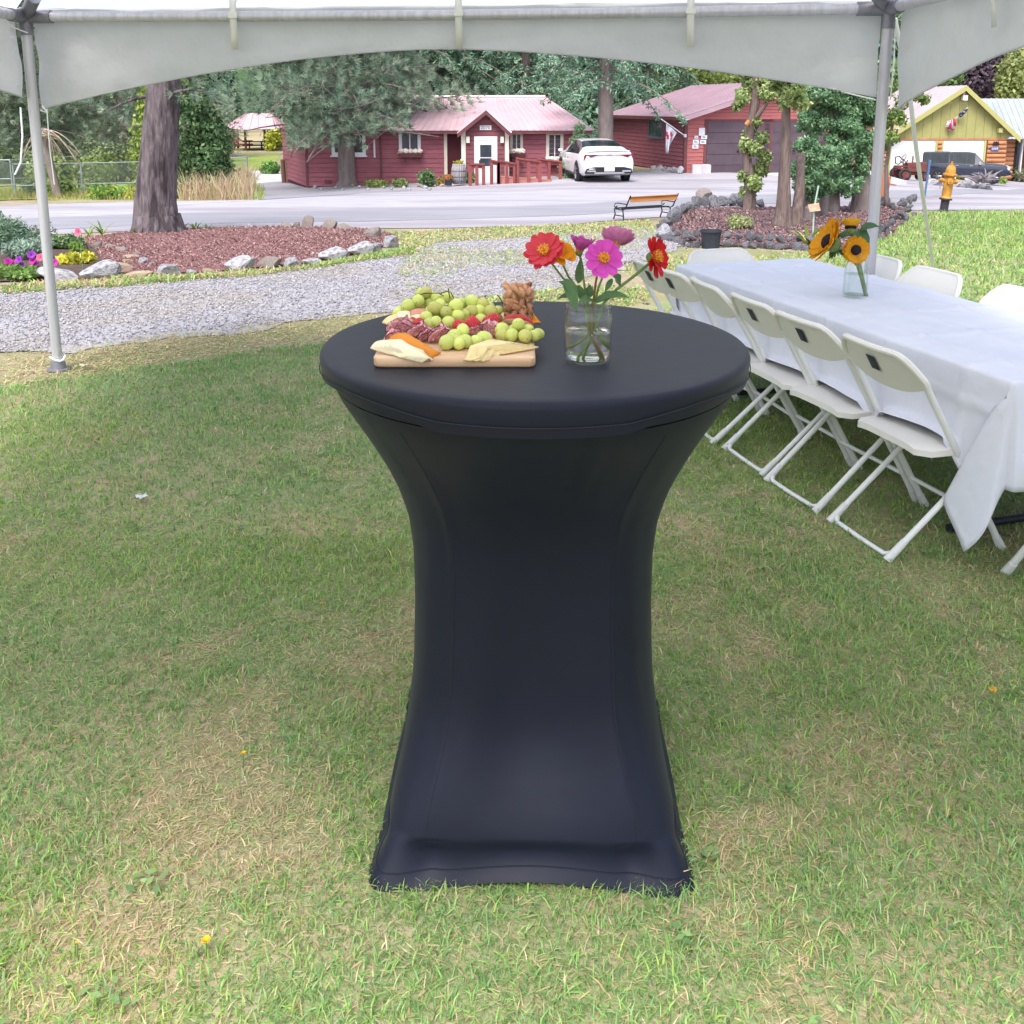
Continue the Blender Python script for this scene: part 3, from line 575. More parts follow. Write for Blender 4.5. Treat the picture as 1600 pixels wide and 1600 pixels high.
def ogt(x):                                         # gable limit above position x
    return oz(139) + (oz(206) - oz(139)) * (ox(1497) - x) / (ox(1497) - ox(1389)) if x < ox(1497) else oz(139) + (oz(209) - oz(139)) * (x - ox(1497)) / (ox(1581) - ox(1497))
nb = 14
for k in range(nb):
    a, b = ox(1386) + (ox(1576) - ox(1386)) * k / nb, ox(1386) + (ox(1576) - ox(1386)) * (k + 1) / nb - .03; ta, tb = ogt(a) - .05, ogt(b) - .05
    if max(ta, tb) < oz(216): continue
    p = MB(); y0, y1 = YG - .03, YG - .002; zb_ = oz(216.5); pk = []
    top_ = [(a, ta), (b, tb)] if not a < ox(1497) < b else [(a, ta), (ox(1497), oz(139) - .05), (b, tb)]
    poly = [(a, zb_), (b, zb_)] + list(reversed(top_)); p.prism(poly, lambda x, z, t: Vector((x, t, z)), y1, y0); p.build('vertical_board', m_olive, og, smooth=0, rel=True)
slab(og, 'beam', OA, OB, 0, wr - wl, oz(219), oz(216), -.02, .07, m_log)
for (u0, u1) in ((1393, 1462), (1474, 1538)):
    dd_ = slab(og, 'garage_door', OA, OB, os_(u0), os_(u1), oz0, oz(219.5), .0, .012, m_whitep)
    for k in range(5): slab(og, 'door_panel', OA, OB, os_(u0) + .03, os_(u1) - .03, oz0 + (oz(219.5) - oz0) * k / 5 + .02, oz0 + (oz(219.5) - oz0) * (k + 1) / 5, .012, .03, m_whitep, parent=dd_)
    for e0_, e1_ in ((os_(u0) - .12, os_(u0)), (os_(u1), os_(u1) + .12)): slab(og, 'door_trim', OA, OB, e0_, e1_, oz0, oz(219.5), .0, .06, m_olivet, parent=dd_)
for (u0, u1) in ((1382.5, 1390), (1465, 1471), (1543, 1572)):
    n = 9
    for k in range(n):
        z = oz0 + (oz(219.5) - oz0) * (k + .5) / n; h_ = (oz(219.5) - oz0) / n / 2 * .97
        MB().tube([Vector((ox(u0), YG - .02, z)), Vector((ox(u1), YG - .02, z))], h_, 10).build('log', m_log, og, rel=True)
ne, ap_ = Vector((ox(1384), YG - .5, oz(211))), Vector((ox(1497), YG - .5, oz(133.5))); re2 = Vector((ox(1588), YG - .5, oz(214)))
roof_panels(og, ne, ne + Vector((0, 10, 0)), ap_, ap_ + Vector((0, 10, 0)), 14, m_proof); roof_panels(og, re2 + Vector((0, 10, 0)), re2, ap_ + Vector((0, 10, 0)), ap_, 14, m_proof)
for e in (ne, re2):
    p = MB(); dz_ = Vector((0, 0, -.32)); b_ = Vector((0, .06, 0)); p.hexa([e + dz_, ap_ + dz_, ap_ + dz_ + b_, e + dz_ + b_], [e - Vector((0, .02, 0)), ap_ - Vector((0, .02, 0)), ap_ + b_, e + b_]); p.build('barge_board', m_olivet, og, smooth=0, rel=True)
for u in (1477, 1499): slab(og, 'gable_vent', OA, OB, os_(u) - .18, os_(u) + .18, oz(163), oz(158), .03, .045, m_olivet)
sg = slab(og, 'number_sign', OA, OB, os_(1547), os_(1559), oz(235), oz(229.5), .17, .2, mat('blue_sign', c('#3858a0'), rough=.5)); lettering('2069', Vector((wl + os_(1553), YG - .21, (oz(235) + oz(229.5)) / 2)) - og.location, .2, m_whitep, sg)
p = MB(); k = .05
p.prism([(os_(1549), oz(226)), (os_(1560), oz(226)), (os_(1558), oz(222)), (os_(1559), oz(219.8)), (os_(1556), oz(222)), (os_(1554.5), oz(220)), (os_(1553), oz(222)), (os_(1550), oz(219.8)), (os_(1551), oz(222))], lambda x, z, t: Vector((wl + x, YG - t, z)), .17, .2); p.build('wall_plaque', m_ink, og, smooth=0, rel=True)
ln = slab(og, 'gable_lamp', OA, OB, os_(1494), os_(1501), oz(157), oz(149), .1, .45, m_lampg); slab(og, 'lamp_arm', OA, OB, os_(1496), os_(1499), oz(149), oz(143), .0, .2, m_lampg, parent=ln); slab(og, 'corner_lamp', OA, OB, os_(1555), os_(1561), oz(207), oz(200), .05, .35, m_olivet)
# striped flag on the gable
fb = P(1491, 187, YG - .1); ft = P(1512.5, 168, YG - .5); uf = thing('striped_flag', 'small red, white and blue striped flag furled on the olive gable', 'flag', fb)
MB().tube([fb, ft], .03, 6).build('staff', m_whitep, uf, rel=True)
m_navy = mat('navy_flag_cloth', c('#2a2d4c'), c('#c8c8d8'), rough=.8, ns=9, mixlo=.6, mixhi=.66)
p = MB(); p.tube([fb.lerp(ft, t) + Vector((0, -.03, -.05 + .02 * math.sin(t * 20))) for t in (.35, .5, .65, .8, .95)], [.10, .13, .11, .09, .03], 8); p.build('canton', m_navy, uf, rel=True)
for k in range(6):
    a = P(1483 + k * 1.6, 189 - k * .7, YG - .25); b = P(1479.5 + k * 2.5, 196 + 8 * math.sin(k * .55 + .3), YG - .3); c_ = P(1492, 187, YG - .2); wv = Vector((.09, 0, 0)); p = MB(); p.grid([[c_ - wv * .4, c_ + wv * .4], [a - wv, a + wv], [b - wv, b + wv]]); p.build('stripe', m_flr if k % 2 else m_flag, uf, smooth=180, rel=True, solid=.01)
# wing with the blue metal roof
YW = 66.0; wx = lambda px: P(px, 200, YW).x; wz = lambda py: P(1560, py, YW).z
wg = thing('log_wing', 'log house wing with a blue-grey metal roof at the right edge', 'house', (wx(1620), YW + 3, wz(270)))
wallcore(wg, [(wx(1560), YW), (wx(1700), YW), (wx(1700), YW + 6), (wx(1560), YW + 6)], wz(282), wz(214), m_=mat('dark_log_core2', c('#5d3a24'), rough=.9))
for k in range(9):
    z = wz(280) + (wz(216) - wz(280)) * (k + .5) / 9; MB().tube([Vector((wx(1565), YW - .02, z)), Vector((wx(1587), YW - .02, z))], (wz(216) - wz(280)) / 18, 8).build('log', m_log, wg, rel=True)
slab(wg, 'doorway', (wx(1560), YW, 0), (wx(1700), YW, 0), wx(1590) - wx(1560), wx(1602) - wx(1560), wz(282), wz(217), .0, .03, m_pane); slab(wg, 'porch_post', (wx(1560), YW, 0), (wx(1700), YW, 0), wx(1594) - wx(1560), wx(1596) - wx(1560), wz(282), wz(217), .3, .5, m_whitep)
we0, we1 = Vector((wx(1580), YW - 1.2, wz(216))), Vector((wx(1720), YW - 1.2, wz(216))); wr0, wr1 = Vector((P(1522, 154, YW + 4).x, YW + 4, P(1522, 154, YW + 4).z)), Vector((wx(1760), YW + 4, P(1522, 154, YW + 4).z))
roof_panels(wg, Vector((wx(1535), YW - 1.2, wz(216))), we1, wr0, wr1, 22, m_broof, rib=.05)
# ------------------------------------------------------------------ far picnic shelter
YS_ = 84.0; sx = lambda px: P(px, 210, YS_).x; sz = lambda py: P(390, py, YS_).z
sh = thing('picnic_shelter', 'small open picnic shelter with a pink roof in the far meadow', 'shelter', (sx(395), YS_, sz(236)))
m_spost = mat('dark_post', c('#6d5048'), rough=.8)
for (u, Y) in ((364, YS_), (383, YS_), (413.5, YS_), (371, YS_ + 4), (425, YS_ + 4)):
    MB().box((P(u, 210, Y).x, Y, (sz(201) + sz(236)) / 2), (.16, .16, sz(201) - sz(238))).build('post', m_spost, sh, smooth=0, rel=True)
e = [Vector((sx(355), YS_ - .7, sz(198))), Vector((sx(383), YS_ - 1.5, sz(202))), Vector((sx(432), YS_ - .7, sz(201))), Vector((sx(432), YS_ + 5, sz(200))), Vector((sx(360), YS_ + 5, sz(199)))]; ap2 = Vector((sx(378), YS_ + 2, sz(177))); ap3 = Vector((sx(415), YS_ + 2, sz(177)))
for a, b, r0, r1 in ((e[0], e[1], ap2, ap2), (e[1], e[2], ap2, ap3), (e[2], e[3], ap3, ap3), (e[3], e[4], ap3, ap2), (e[4], e[0], ap2, ap2)): roof_panels(sh, a, b, r0, r1, 4, m_pinkroof, rib=.06)
p = MB(); p.box((sx(400), YS_ + 2.2, sz(236) - .1), (sx(430) - sx(362), 6.5, .2)); p.build('slab', m_concrete, sh, smooth=0, rel=True)
def picnic(label, u, Y, m_):
    q = P(u, 232, Y); z = sz(236) if Y < 90 else zg(q.x, Y); t = thing('picnic_table', label, 'table', (q.x, Y, z), R(15))
    MB().box((0, 0, .74), (1.9, .75, .06)).build('tabletop', m_, t, smooth=0)
    for s_ in (-1, 1):
        MB().box((0, s_ * .75, .43), (1.9, .28, .05)).build('seat', m_, t, smooth=0); MB().box((s_ * .65, 0, .385), (.09, 1.65, .04)).build('crosspiece', m_, t, smooth=0)
        for w_ in (-1, 1): MB().tube([(s_ * .65, w_ * .6, 0), (s_ * .65, w_ * .25, .71)], .06, 6).build('leg', m_, t)
picnic('dark picnic table standing under the far shelter', 397, YS_ + 1.2, mat('dark_table', c('#3c3030'), rough=.8)); picnic('red-brown picnic table behind the dark one in the shelter', 378, YS_ + 3.4, mat('red_table', c('#8a4c44'), rough=.8))
# ================================================================== trees
m_bark = mat('pine_bark', c('#5e5558'), c('#7a6f72'), rough=0.95, ns=26, nd=9, bump=1.0, bs=22, bdist=0.06, stretch=(1, 1, 0.2), col3=c('#423a3e'), ns3=9)
m_bark2 = mat('grey_bark', c('#6e6463'), c('#8a7d78'), rough=0.95, ns=10, nd=8, bump=0.9, bs=16, bdist=0.04, stretch=(1, 1, 0.25))
m_cedbark = mat('cedar_bark', c('#85736c'), c('#635552'), rough=0.95, ns=22, nd=8, bump=1.0, bs=26, bdist=0.06, stretch=(1, 1, 0.12))
m_needle = mat('needles', (1, 1, 1), rough=0.6, attr='tint', translucent=0.25, spec=0.25)
m_leafy = mat('leaves', (1, 1, 1), rough=0.55, attr='tint', translucent=0.3, spec=0.3)
def unit(a): return a / np.maximum(1e-9, np.linalg.norm(a, axis=-1, keepdims=True))
def rand_dirs(n): return unit(rng.normal(size=(n, 3)))
def tufts(pos, dirs_, n_need, L_, W_, spread, cols):
    """needle tufts: pos (N,3), dirs (N,3) -> one long thin triangle for each needle"""
    N = len(pos); P0 = np.repeat(pos, n_need, 0); D = np.repeat(dirs_, n_need, 0)
    d = unit(D + rand_dirs(N * n_need) * spread); Ls = L_ * rng.uniform(0.6, 1.15, (N * n_need, 1))
    s_ = unit(np.cross(d, rand_dirs(N * n_need))) * W_ * 0.5
    start = P0 + d * Ls * 0.08
    V = np.stack([start - s_, start + s_, P0 + d * Ls], 1).reshape(-1, 3); F = np.arange(len(V)).reshape(-1, 3)
    ci = rng.integers(0, len(cols), N); base = np.array(cols)[ci] * rng.uniform(0.75, 1.25, (N, 1))
    C = np.repeat(np.repeat(base, n_need, 0) * rng.uniform(0.8, 1.2, (N * n_need, 1)), 3, 0)
    return V, F, C
def leaves(pos, nrm, L_, W_, cols, jit=0.7, droop=None):
    """a folded diamond leaf at each pos"""
    N = len(pos); n_ = unit(nrm + rand_dirs(N) * jit); d = unit(np.cross(n_, rand_dirs(N)))
    if droop is not None: d = unit(d + np.array(droop))
    s_ = unit(np.cross(n_, d)); k = rng.uniform(0.65, 1.25, (N, 1)); L2, W2 = L_ * k, W_ * k
    V = np.stack([pos, pos + d * L2 * 0.5 + s_ * W2 * 0.5, pos + d * L2, pos + d * L2 * 0.5 - s_ * W2 * 0.5], 1).reshape(-1, 3)
    F = np.arange(len(V)).reshape(-1, 4)
    ci = rng.integers(0, len(cols), N); C = np.repeat(np.array(cols)[ci] * rng.uniform(0.75, 1.25, (N, 1)), 4, 0)
    return V, F, C
def merge(parts):
    V, F, C = [], [], []; o = 0
    for v, f, cc in parts: V.append(v); F.append(f + o); C.append(cc); o += len(v)
    return np.concatenate(V), np.concatenate(F), np.concatenate(C)
def cl(*h): return [c(x) for x in h]
PINE = cl('#869c88', '#6f8a74', '#a2ae98', '#90a48c'); SPR = cl('#6c8f78', '#7fa286', '#587a66', '#94b094'); FIR = cl('#628068', '#527058', '#789474')
ARB = cl('#7c9e76', '#6a906a', '#96b284', '#608666'); IVY = cl('#94a46c', '#a8b478', '#7c925c'); PLUM = cl('#4f4452', '#5c4e5a', '#6c5a66', '#443a48')
OLV = cl('#7f8f52', '#6e8048', '#94a060'); 
def trunk(t, base, pts, rs, m_, name='trunk', n=12, rough_=0.06):
    p = MB(); q = [Vector(v) for v in pts]; fine = []; rr = []
    for i in range(len(q) - 1):
        for k in range(4): fine.append(q[i].lerp(q[i + 1], k / 4)); rr.append(rs[i] + (rs[i + 1] - rs[i]) * k / 4)
    fine.append(q[-1]); rr.append(rs[-1]); p.tube(fine, rr, n)
    nn = n; v2 = []
    for i, v in enumerate(p.v):
        ring = i // nn; cx_ = fine[min(ring, len(fine) - 1)]; d = Vector(v) - cx_; a = math.atan2(d.y, d.x)
        k = 1 + rough_ * (mnoise.noise((math.cos(a) * 2.2 + base.x, math.sin(a) * 2.2, cx_.z * 0.9)) * 1.6 + mnoise.noise((math.cos(a) * 6, math.sin(a) * 6, cx_.z * 2.5)))
        v2.append(tuple(cx_ + d * k))
    p.v = v2
    return p.build(name, m_, t, smooth=180, rel=True)
def pine(name, label, base, h, r0, whorls, blen, cols, zlo, need=26, nl=0.22, nw=0.013, group=None, lean=(0, 0), tuft_d=7, mb=None, sector=None, prune=None, droop=0.25):
    t = thing(name, label, 'tree', base, 0, group); base = Vector(base); top = base + Vector((lean[0], lean[1], h))
    trunk(t, base, [base + Vector((0, 0, -.15)), base + Vector((0, 0, .25)), base.lerp(top, .3), base.lerp(top, .7), top], [r0 * 1.55, r0 * 1.08, r0 * .85, r0 * .5, r0 * .12], mb or m_bark, n=20)
    bp = MB(); pos = []; dr_ = []
    for i in range(whorls):
        z = zlo + (h - zlo) * (i + rng.uniform(-.3, .3)) / whorls; f = max(0.05, min(1, z / h)); at = base.lerp(top, f); L_ = blen * (1 - 0.75 * max(0, f - .25))
        nb_ = rng.integers(3, 6); a0 = rng.uniform(0, 6.28)
        for k in range(nb_):
            a = a0 + 6.283 * k / nb_ + rng.uniform(-.4, .4)
            if sector and not any(math.cos(a - R(s0)) > math.cos(R(s1)) for s0, s1 in sector): continue
            L1 = L_ * rng.uniform(.6, 1.1); d = Vector((math.cos(a), math.sin(a), 0)); e = at + d * L1 + Vector((0, 0, L1 * rng.uniform(-.25, .18) - droop * L1 * .4)); m1 = at + d * L1 * .5 + Vector((0, 0, L1 * rng.uniform(0, .12)))
            path = bez(at, m1, e, 6); bp.tube(path, [r0 * .16 * (1 - .8 * j / 6) + .008 for j in range(7)], 5)
            for j in range(2, 7):
                q = path[j]; n_t = int(tuft_d * (0.5 + j / 6))
                for _ in range(n_t):
                    w_ = Vector((rng.normal(), rng.normal(), rng.normal() * .7)) * L1 * .12; v = q + w_
                    if prune and prune(v): continue
                    pos.append(v); dd = (d * .7 + w_ * (1.2 / max(.1, L1 * .12)) * .4 + Vector((0, 0, .35))); dr_.append(dd.normalized())
                    if rng.random() < .35: bp.tube([q, q.lerp(v, .6), v], .008, 4)
    bp.build('branches', mb or m_bark, t, smooth=180, rel=True)['kind'] = 'stuff'
    V, F, C = tufts(np.array([tuple(v) for v in pos]), np.array([tuple(v) for v in dr_]), need, nl, nw, .75, cols)
    arr_mesh('crown', V - np.array(tuple(base)), F, m_needle, t, C)
    return t
def spruce(name, label, base, h, r0, whorls, blen, cols, zlo, group=None, mb=None, dens=1.0, leaf=(0.16, 0.05), sector=None):
    """drooping boughs hung with flat sprays"""
    t = thing(name, label, 'tree', base, 0, group); base = Vector(base); top = base + Vector((0, 0, h))
    trunk(t, base, [base + Vector((0, 0, -.2)), base + Vector((0, 0, .3)), base.lerp(top, .35), base.lerp(top, .7), top], [r0 * 1.4, r0 * 1.05, r0 * .8, r0 * .45, .03], mb or m_bark2, n=16, rough_=.04)
    bp = MB(); pos = []; nr = []; n_l = 0; ps = []
    for i in range(whorls):
        f = (zlo + (h - zlo) * (i + rng.uniform(-.35, .35)) / whorls) / h; f = min(.97, max(.05, f)); at = base.lerp(top, f); L_ = blen * (1.08 - f) * rng.uniform(.85, 1.1)
        nb_ = 5; a0 = rng.uniform(0, 6.28)
        for k in range(nb_):
            a = a0 + 6.283 * k / nb_ + rng.uniform(-.35, .35)
            if sector and not any(math.cos(a - R(s0)) > math.cos(R(s1)) for s0, s1 in sector): continue
            L1 = L_ * rng.uniform(.7, 1.1); d = np.array((math.cos(a), math.sin(a), 0)); sd_ = np.array((-math.sin(a), math.cos(a), 0)); A = np.array(tuple(at))
            e = A + d * L1 + np.array((0, 0, -L1 * rng.uniform(.25, .5))); m1 = A + d * L1 * .55 + np.array((0, 0, L1 * .06)); path = bez(tuple(A), tuple(m1), tuple(e), 8)
            bp.tube(path, [r0 * .13 * (1 - .85 * j / 8) + .006 for j in range(9)], 4)
            ns_ = int(22 * dens)
            for _ in range(ns_):
                s_ = rng.uniform(.12, 1.0); j = min(7, int(s_ * 8)); q = np.array(tuple(path[j].lerp(path[j + 1], s_ * 8 - j)))
                w_ = (rng.uniform(-1, 1)) * (.34 * L1 * (1.05 - s_) + .12); hang = rng.uniform(.1, .55) * (.35 + .65 * (1 - s_)) * 1.1
                u = np.linspace(.1, 1, 9)[:, None]; pts = q + sd_ * w_ * u + d * abs(w_) * .35 * u + np.array((0, 0, -1)) * hang * u ** 1.6
                ps.append(np.repeat(pts, 2, 0) + rng.normal(size=(18, 3)) * .025)
    bp.build('branches', mb or m_bark2, t, smooth=180, rel=True)['kind'] = 'stuff'
    pos = np.concatenate(ps); V, F, C = leaves(pos, np.tile([0, -.3, 1.0], (len(pos), 1)), leaf[0], leaf[1], cols, .8, (0, 0, -.55))
    arr_mesh('crown', V - np.array(tuple(base)), F, m_needle, t, C)
    return t
def lump_cloud(lumps, n, L_, W_, cols, inner=.55, jit=.7, droop=None):
    out = []; tot = sum((a * b * cc_) ** (2 / 3) for _, (a, b, cc_) in lumps)
    for ctr_, rad in lumps:
        k = int(n * (rad[0] * rad[1] * rad[2]) ** (2 / 3) / tot) + 4; d = rand_dirs(k); rr = rng.uniform(inner, 1.0, (k, 1)) ** .6
        out.append(leaves(np.array(tuple(ctr_)) + d * rr * np.array(rad), d, L_, W_, list(np.array(cols) * rng.uniform(.8, 1.2)), jit, droop))
    return merge(out)
def leafy(name, label, cat, base, lumps, n, L_, W_, cols, trunks=(), mb=None, group=None, inner=.55, jit=.7, droop=None, m_=None):
    t = thing(name, label, cat, base, 0, group)
    for pts, rs in trunks: trunk(t, Vector(base), pts, rs, mb or m_bark2, 'trunk' if cat == 'tree' else 'stem', 10, .08)
    V, F, C = lump_cloud(lumps, n, L_, W_, cols, inner, jit, droop)
    arr_mesh('crown' if cat == 'tree' else 'foliage', V - np.array(tuple(base)), F, m_ or m_leafy, t, C); return t
# ---- big pine trunk in the mulch bed
b = G(249, 364); b.z -= .02; k = mpp(b.y)
bt = thing('pine_tree', 'big dark pine trunk rising from the left mulch bed', 'tree', b)
pts = [b + Vector((0, 0, -.1)), b + Vector((-.02, 0, .12)), b + Vector((-.02, 0, .5)), Vector(P(247, 250, b.y)), Vector(P(253, 170, b.y)), Vector(P(262, 60, b.y)), Vector(P(268, -150, b.y)), Vector(P(270, -600, b.y))]
trunk(bt, b, pts, [46 * k, 36 * k, 31 * k, 28 * k, 25 * k, 23 * k, 19 * k, 8 * k], m_bark, n=28, rough_=.09)
for a in range(0, 360, 40):
    d = Vector((math.cos(R(a)), math.sin(R(a)), 0)); MB().tube([b + d * 26 * k + Vector((0, 0, .26)), b + d * 36 * k + Vector((0, 0, .05)), b + d * 50 * k + Vector((0, 0, -.06))], [11 * k, 8 * k, 3 * k], 8).build('root_flare', m_bark, bt, smooth=180, rel=True)
bp = MB(); pos, dr_ = [], []
for (u, v, u2, v2, dy) in ((262, 150, 325, 144, -.6), (240, 150, 160, 180, -.3), (262, 110, 340, 150, .8), (245, 100, 150, 120, .4), (255, 60, 120, 60, .2), (262, 60, 380, 80, .6), (262, 20, 390, 20, -.4), (262, -60, 100, -60, .3), (262, -120, 380, -130, .2), (262, -200, 160, -220, .2), (262, -250, 340, -290, .2)):
    A, B = P(u, v, b.y), P(u2, v2, b.y + dy); path = bez(A, A.lerp(B, .5) + Vector((0, 0, .12)), B, 6); bp.tube(path, [.035, .03, .025, .02, .016, .012, .008], 6)
    for j in range(3, 7):
        for _ in range(5): w_ = Vector((rng.normal(), rng.normal(), rng.normal())) * .14; pos.append(tuple(path[j] + w_)); dr_.append(tuple(((B - A).normalized() * .6 + w_ * 3 + Vector((0, 0, .2))).normalized()))
bp.build('branches', m_bark, bt, smooth=180, rel=True)['kind'] = 'stuff'
V_, F_, C_ = tufts(np.array(pos), np.array(dr_), 30, .17, .006, .7, PINE); arr_mesh('crown', V_ - np.array(tuple(b)), F_, m_needle, bt, C_)
# ---- pine before the red house: low drooping crown
b = G(543, 291); pine('pine_tree', 'broad long-needled pine before the left half of the red house', b, 7.6, .33, 17, 4.9, PINE, 1.9, need=26, nl=.34, nw=.020, tuft_d=15, mb=m_bark2, sector=[(180, 60), (0, 60), (270, 50), (90, 30)], droop=.1, prune=lambda v: (lambda u, w_: (u < 452 and w_ > 176) or (u > 580 and w_ > 208) or (u > 640 and w_ > 172) or w_ > 232)(*pix(v)))
# ---- spruces round the house and the garage
b = Vector((P(700, 250, 46).x - 1.0, 46.0, -1.6)); spruce('spruce_tree', 'dark spruce behind the red house left of the porch', b, 15, .3, 26, 4.6, FIR, 2.2, dens=1.1, leaf=(.2, .06))
b = Vector((P(640, 250, 36.0).x, 36.2, zg(-4, 36.2))); 
spruce('spruce_tree', 'spruce whose dark boughs hang over the pink roof beside the porch', Vector((P(655, 250, 41).x, 47.5, -1.6)), 16, .32, 26, 6.0, SPR, 3.3, dens=1.2, leaf=(.2, .06))
b = G(945, 262); b = Vector((P(945, 250, 37.8).x, 37.8, zg(3.3, 37.8)))
spruce('spruce_tree', 'tall spruce with a bare grey trunk between the red house and the garage', b, 15, .30, 24, 3.5, SPR, 3.5, dens=1.15, leaf=(.17, .05))
b = Vector((P(820, 250, 48).x, 48.5, -1.4)); spruce('spruce_tree', 'spruce behind the porch ridge of the red house', b, 16, .3, 26, 5.0, SPR, 2.4, leaf=(.2, .06))
b = Vector((P(1010, 250, 54).x, 54, -1.4)); spruce('spruce_tree', 'spruce behind the left end of the garage roof', b, 16, .3, 26, 5.0, FIR, 2.0, leaf=(.22, .07))
b = Vector((P(905, 250, 37.0).x, 37.3, zg(2.5, 37.3))); spruce('young_spruce', 'young spruce beside the white car before the house wall', b, 2.1, .04, 9, 1.0, cl('#7c9474', '#64805f', '#93a588'), .15, dens=.8, leaf=(.1, .035))
# ---- left background wood: trunks with loose crowns
LB = [(8, 52, 13, .28, 'dark fir at the left edge behind the tent pole', 'f'), (62, 48, 12, .22, 'thin pine just right of the tent pole', 'p'), (105, 55, 14, .24, 'pine with a pale trunk behind the fence left of centre', 'p'), (150, 60, 15, .26, 'pine behind the chain-link fence beside the big trunk', 'p'), (195, 52, 14, .25, 'pine crowding the left side of the big trunk', 'p'), (-40, 46, 13, .25, 'pine partly outside the left edge of the photo', 'p'), (300, 70, 15, .25, 'pine beyond the conical cedar, behind the big trunk', 'p'), (40, 66, 15, .25, 'tall pine deep in the left wood', 'p')]
for i, (u, Y, h, r0, lab, kd) in enumerate(LB):
    x = P(u, 250, Y).x; bb = Vector((x, Y, zg(x, Y)))
    if kd == 'f': spruce('fir_tree', lab, bb, h, r0, 22, 4.2, FIR, 1.2, group='trees beyond the chain-link fence', leaf=(.24, .08))
    else: pine('pine_tree', lab, bb, h, r0, 20, 3.4, cl('#94a892', '#7f957e', '#abb4a0') if i % 2 else cl('#869c84', '#9caa90', '#aeb6a0'), 1.0, need=20, nl=.36, nw=.026, group='trees beyond the chain-link fence', tuft_d=6, mb=m_bark2)
# conical cedar beside the big trunk, brush heap, bushes
def column(base, h, r_, n=16, jit=.25, sq=1.0):
    base = Vector(base); out = []
    for i in range(n):
        t = (i + .5) / n; rad = r_ * (1 - t ** 1.6 * .8) * sq; m_ = max(1, int(5 * (1 - t * .6)))
        for k in range(m_):
            a = rng.uniform(0, 6.28); out.append((base + Vector((math.cos(a) * rad * .5, math.sin(a) * rad * .5, h * t)), (rad * .62 + .05, rad * .62 + .05, h / n * 1.3)))
    return out
bb = Vector((P(310, 250, 32).x, 32, zg(-9.9, 32))); leafy('cedar_tree', 'dense dark green conical cedar right of the big pine trunk', 'tree', bb, column(bb, 4.6, 1.15), 9000, .16, .09, cl('#4c6a44', '#3b5638', '#6a8052'), [([bb, bb + Vector((0, 0, 3.5))], [.14, .05])], m_cedbark)
bb = Vector((P(225, 200, 42).x, 42, zg(-15, 42))); leafy('leafy_bush', 'bright yellow-green bush peeking out left of the big trunk', 'bush', bb, column(bb, 4.0, .8, 9), 2500, .2, .12, cl('#8a9a4e', '#98a65a', '#74863f'), [([bb, bb + Vector((0, 0, 2.5))], [.08, .03])])
for i, (u, Y, w_, h, cols, lab) in enumerate(((120, 40, 2.6, 1.6, OLV, 'low olive bush behind the chain-link fence'), (180, 44, 2.4, 2.0, cl('#7d8a66', '#6c7a58'), 'grey-green bush behind the fence nearer the big trunk'), (30, 44, 3.0, 1.7, cl('#6d7d5a', '#5c6e4c'), 'shadowy bush at the far left behind the fence'), (70, 37, 1.8, .8, cl('#8a9a5e', '#768a50'), 'small bush by the lawn behind the left tent pole'), (180, 33, 1.6, .55, cl('#6f9a48', '#5c8840', '#a4b04e'), 'leafy green clump at the fence beside the big trunk'), (212, 30.5, 1.2, .4, cl('#a8a850', '#8c9a48'), 'yellowish clump at the fence foot beside the big trunk'))):
    x = P(u, 250, Y).x; bb = Vector((x, Y, zg(x, Y))); lumps = [(bb + Vector((rng.uniform(-.5, .5) * w_, rng.uniform(-.4, .4), h * rng.uniform(.3, .6))), (w_ * .33, w_ * .3, h * .45)) for _ in range(7)]
    leafy('bush', lab, 'bush', bb, lumps, 2600, .17, .1, cols, [([bb, bb + Vector((0, 0, h * .6))], [.04, .02])], group='bushes behind the chain-link fence')
# brush heap of bare arching twigs
bb = Vector((P(85, 240, 36).x, 36, zg(-17, 36))); t = thing('brush_heap', 'heap of bare arching grey branches behind the fence', 'branches', bb)
m_twig = mat('bare_twig', c('#b0a090'), c('#8c7d70'), rough=.9, ns=5)
for k in range(34):
    a = P(68 + rng.uniform(-6, 8), 205 + rng.uniform(-4, 10), 36 + rng.uniform(-.5, .5)); e = P(68 + rng.uniform(-50, 68), 238 + rng.uniform(0, 18), 36 + rng.uniform(-.8, .8)); mid_ = a.lerp(e, .5) + Vector((0, 0, .5)); MB().tube(bez(a, mid_, e, 7), [.035, .03, .026, .022, .018, .014, .01, .006], 5).build('twig', m_twig, t, rel=True)
MB().tube([bb, P(70, 225, 36), P(69, 200, 36)], [.16, .14, .13], 10).build('stump', m_bark2, t, rel=True)
# dark understorey screen of bushes so that the wood closes
for i in range(12):
    u = -60 + i * 40; Y = 64 + (i % 3) * 6; x = P(u, 250, Y).x; bb = Vector((x, Y, zg(x, Y))); lumps = [(bb + Vector((rng.uniform(-2, 2), rng.uniform(-1, 1), rng.uniform(.6, 3.4))), (1.5, 1.2, 1.3)) for _ in range(7)]
    if 330 < u < 420: continue
    leafy('thicket_bush', 'dense grey-green bush in the thicket closing the left wood', 'bush', bb, lumps, 1800, .34, .16, cl('#737f68', '#828c72', '#8e947c', '#6c625c'), [([bb, bb + Vector((0, 0, 2))], [.08, .04])], group='thicket behind the left wood')
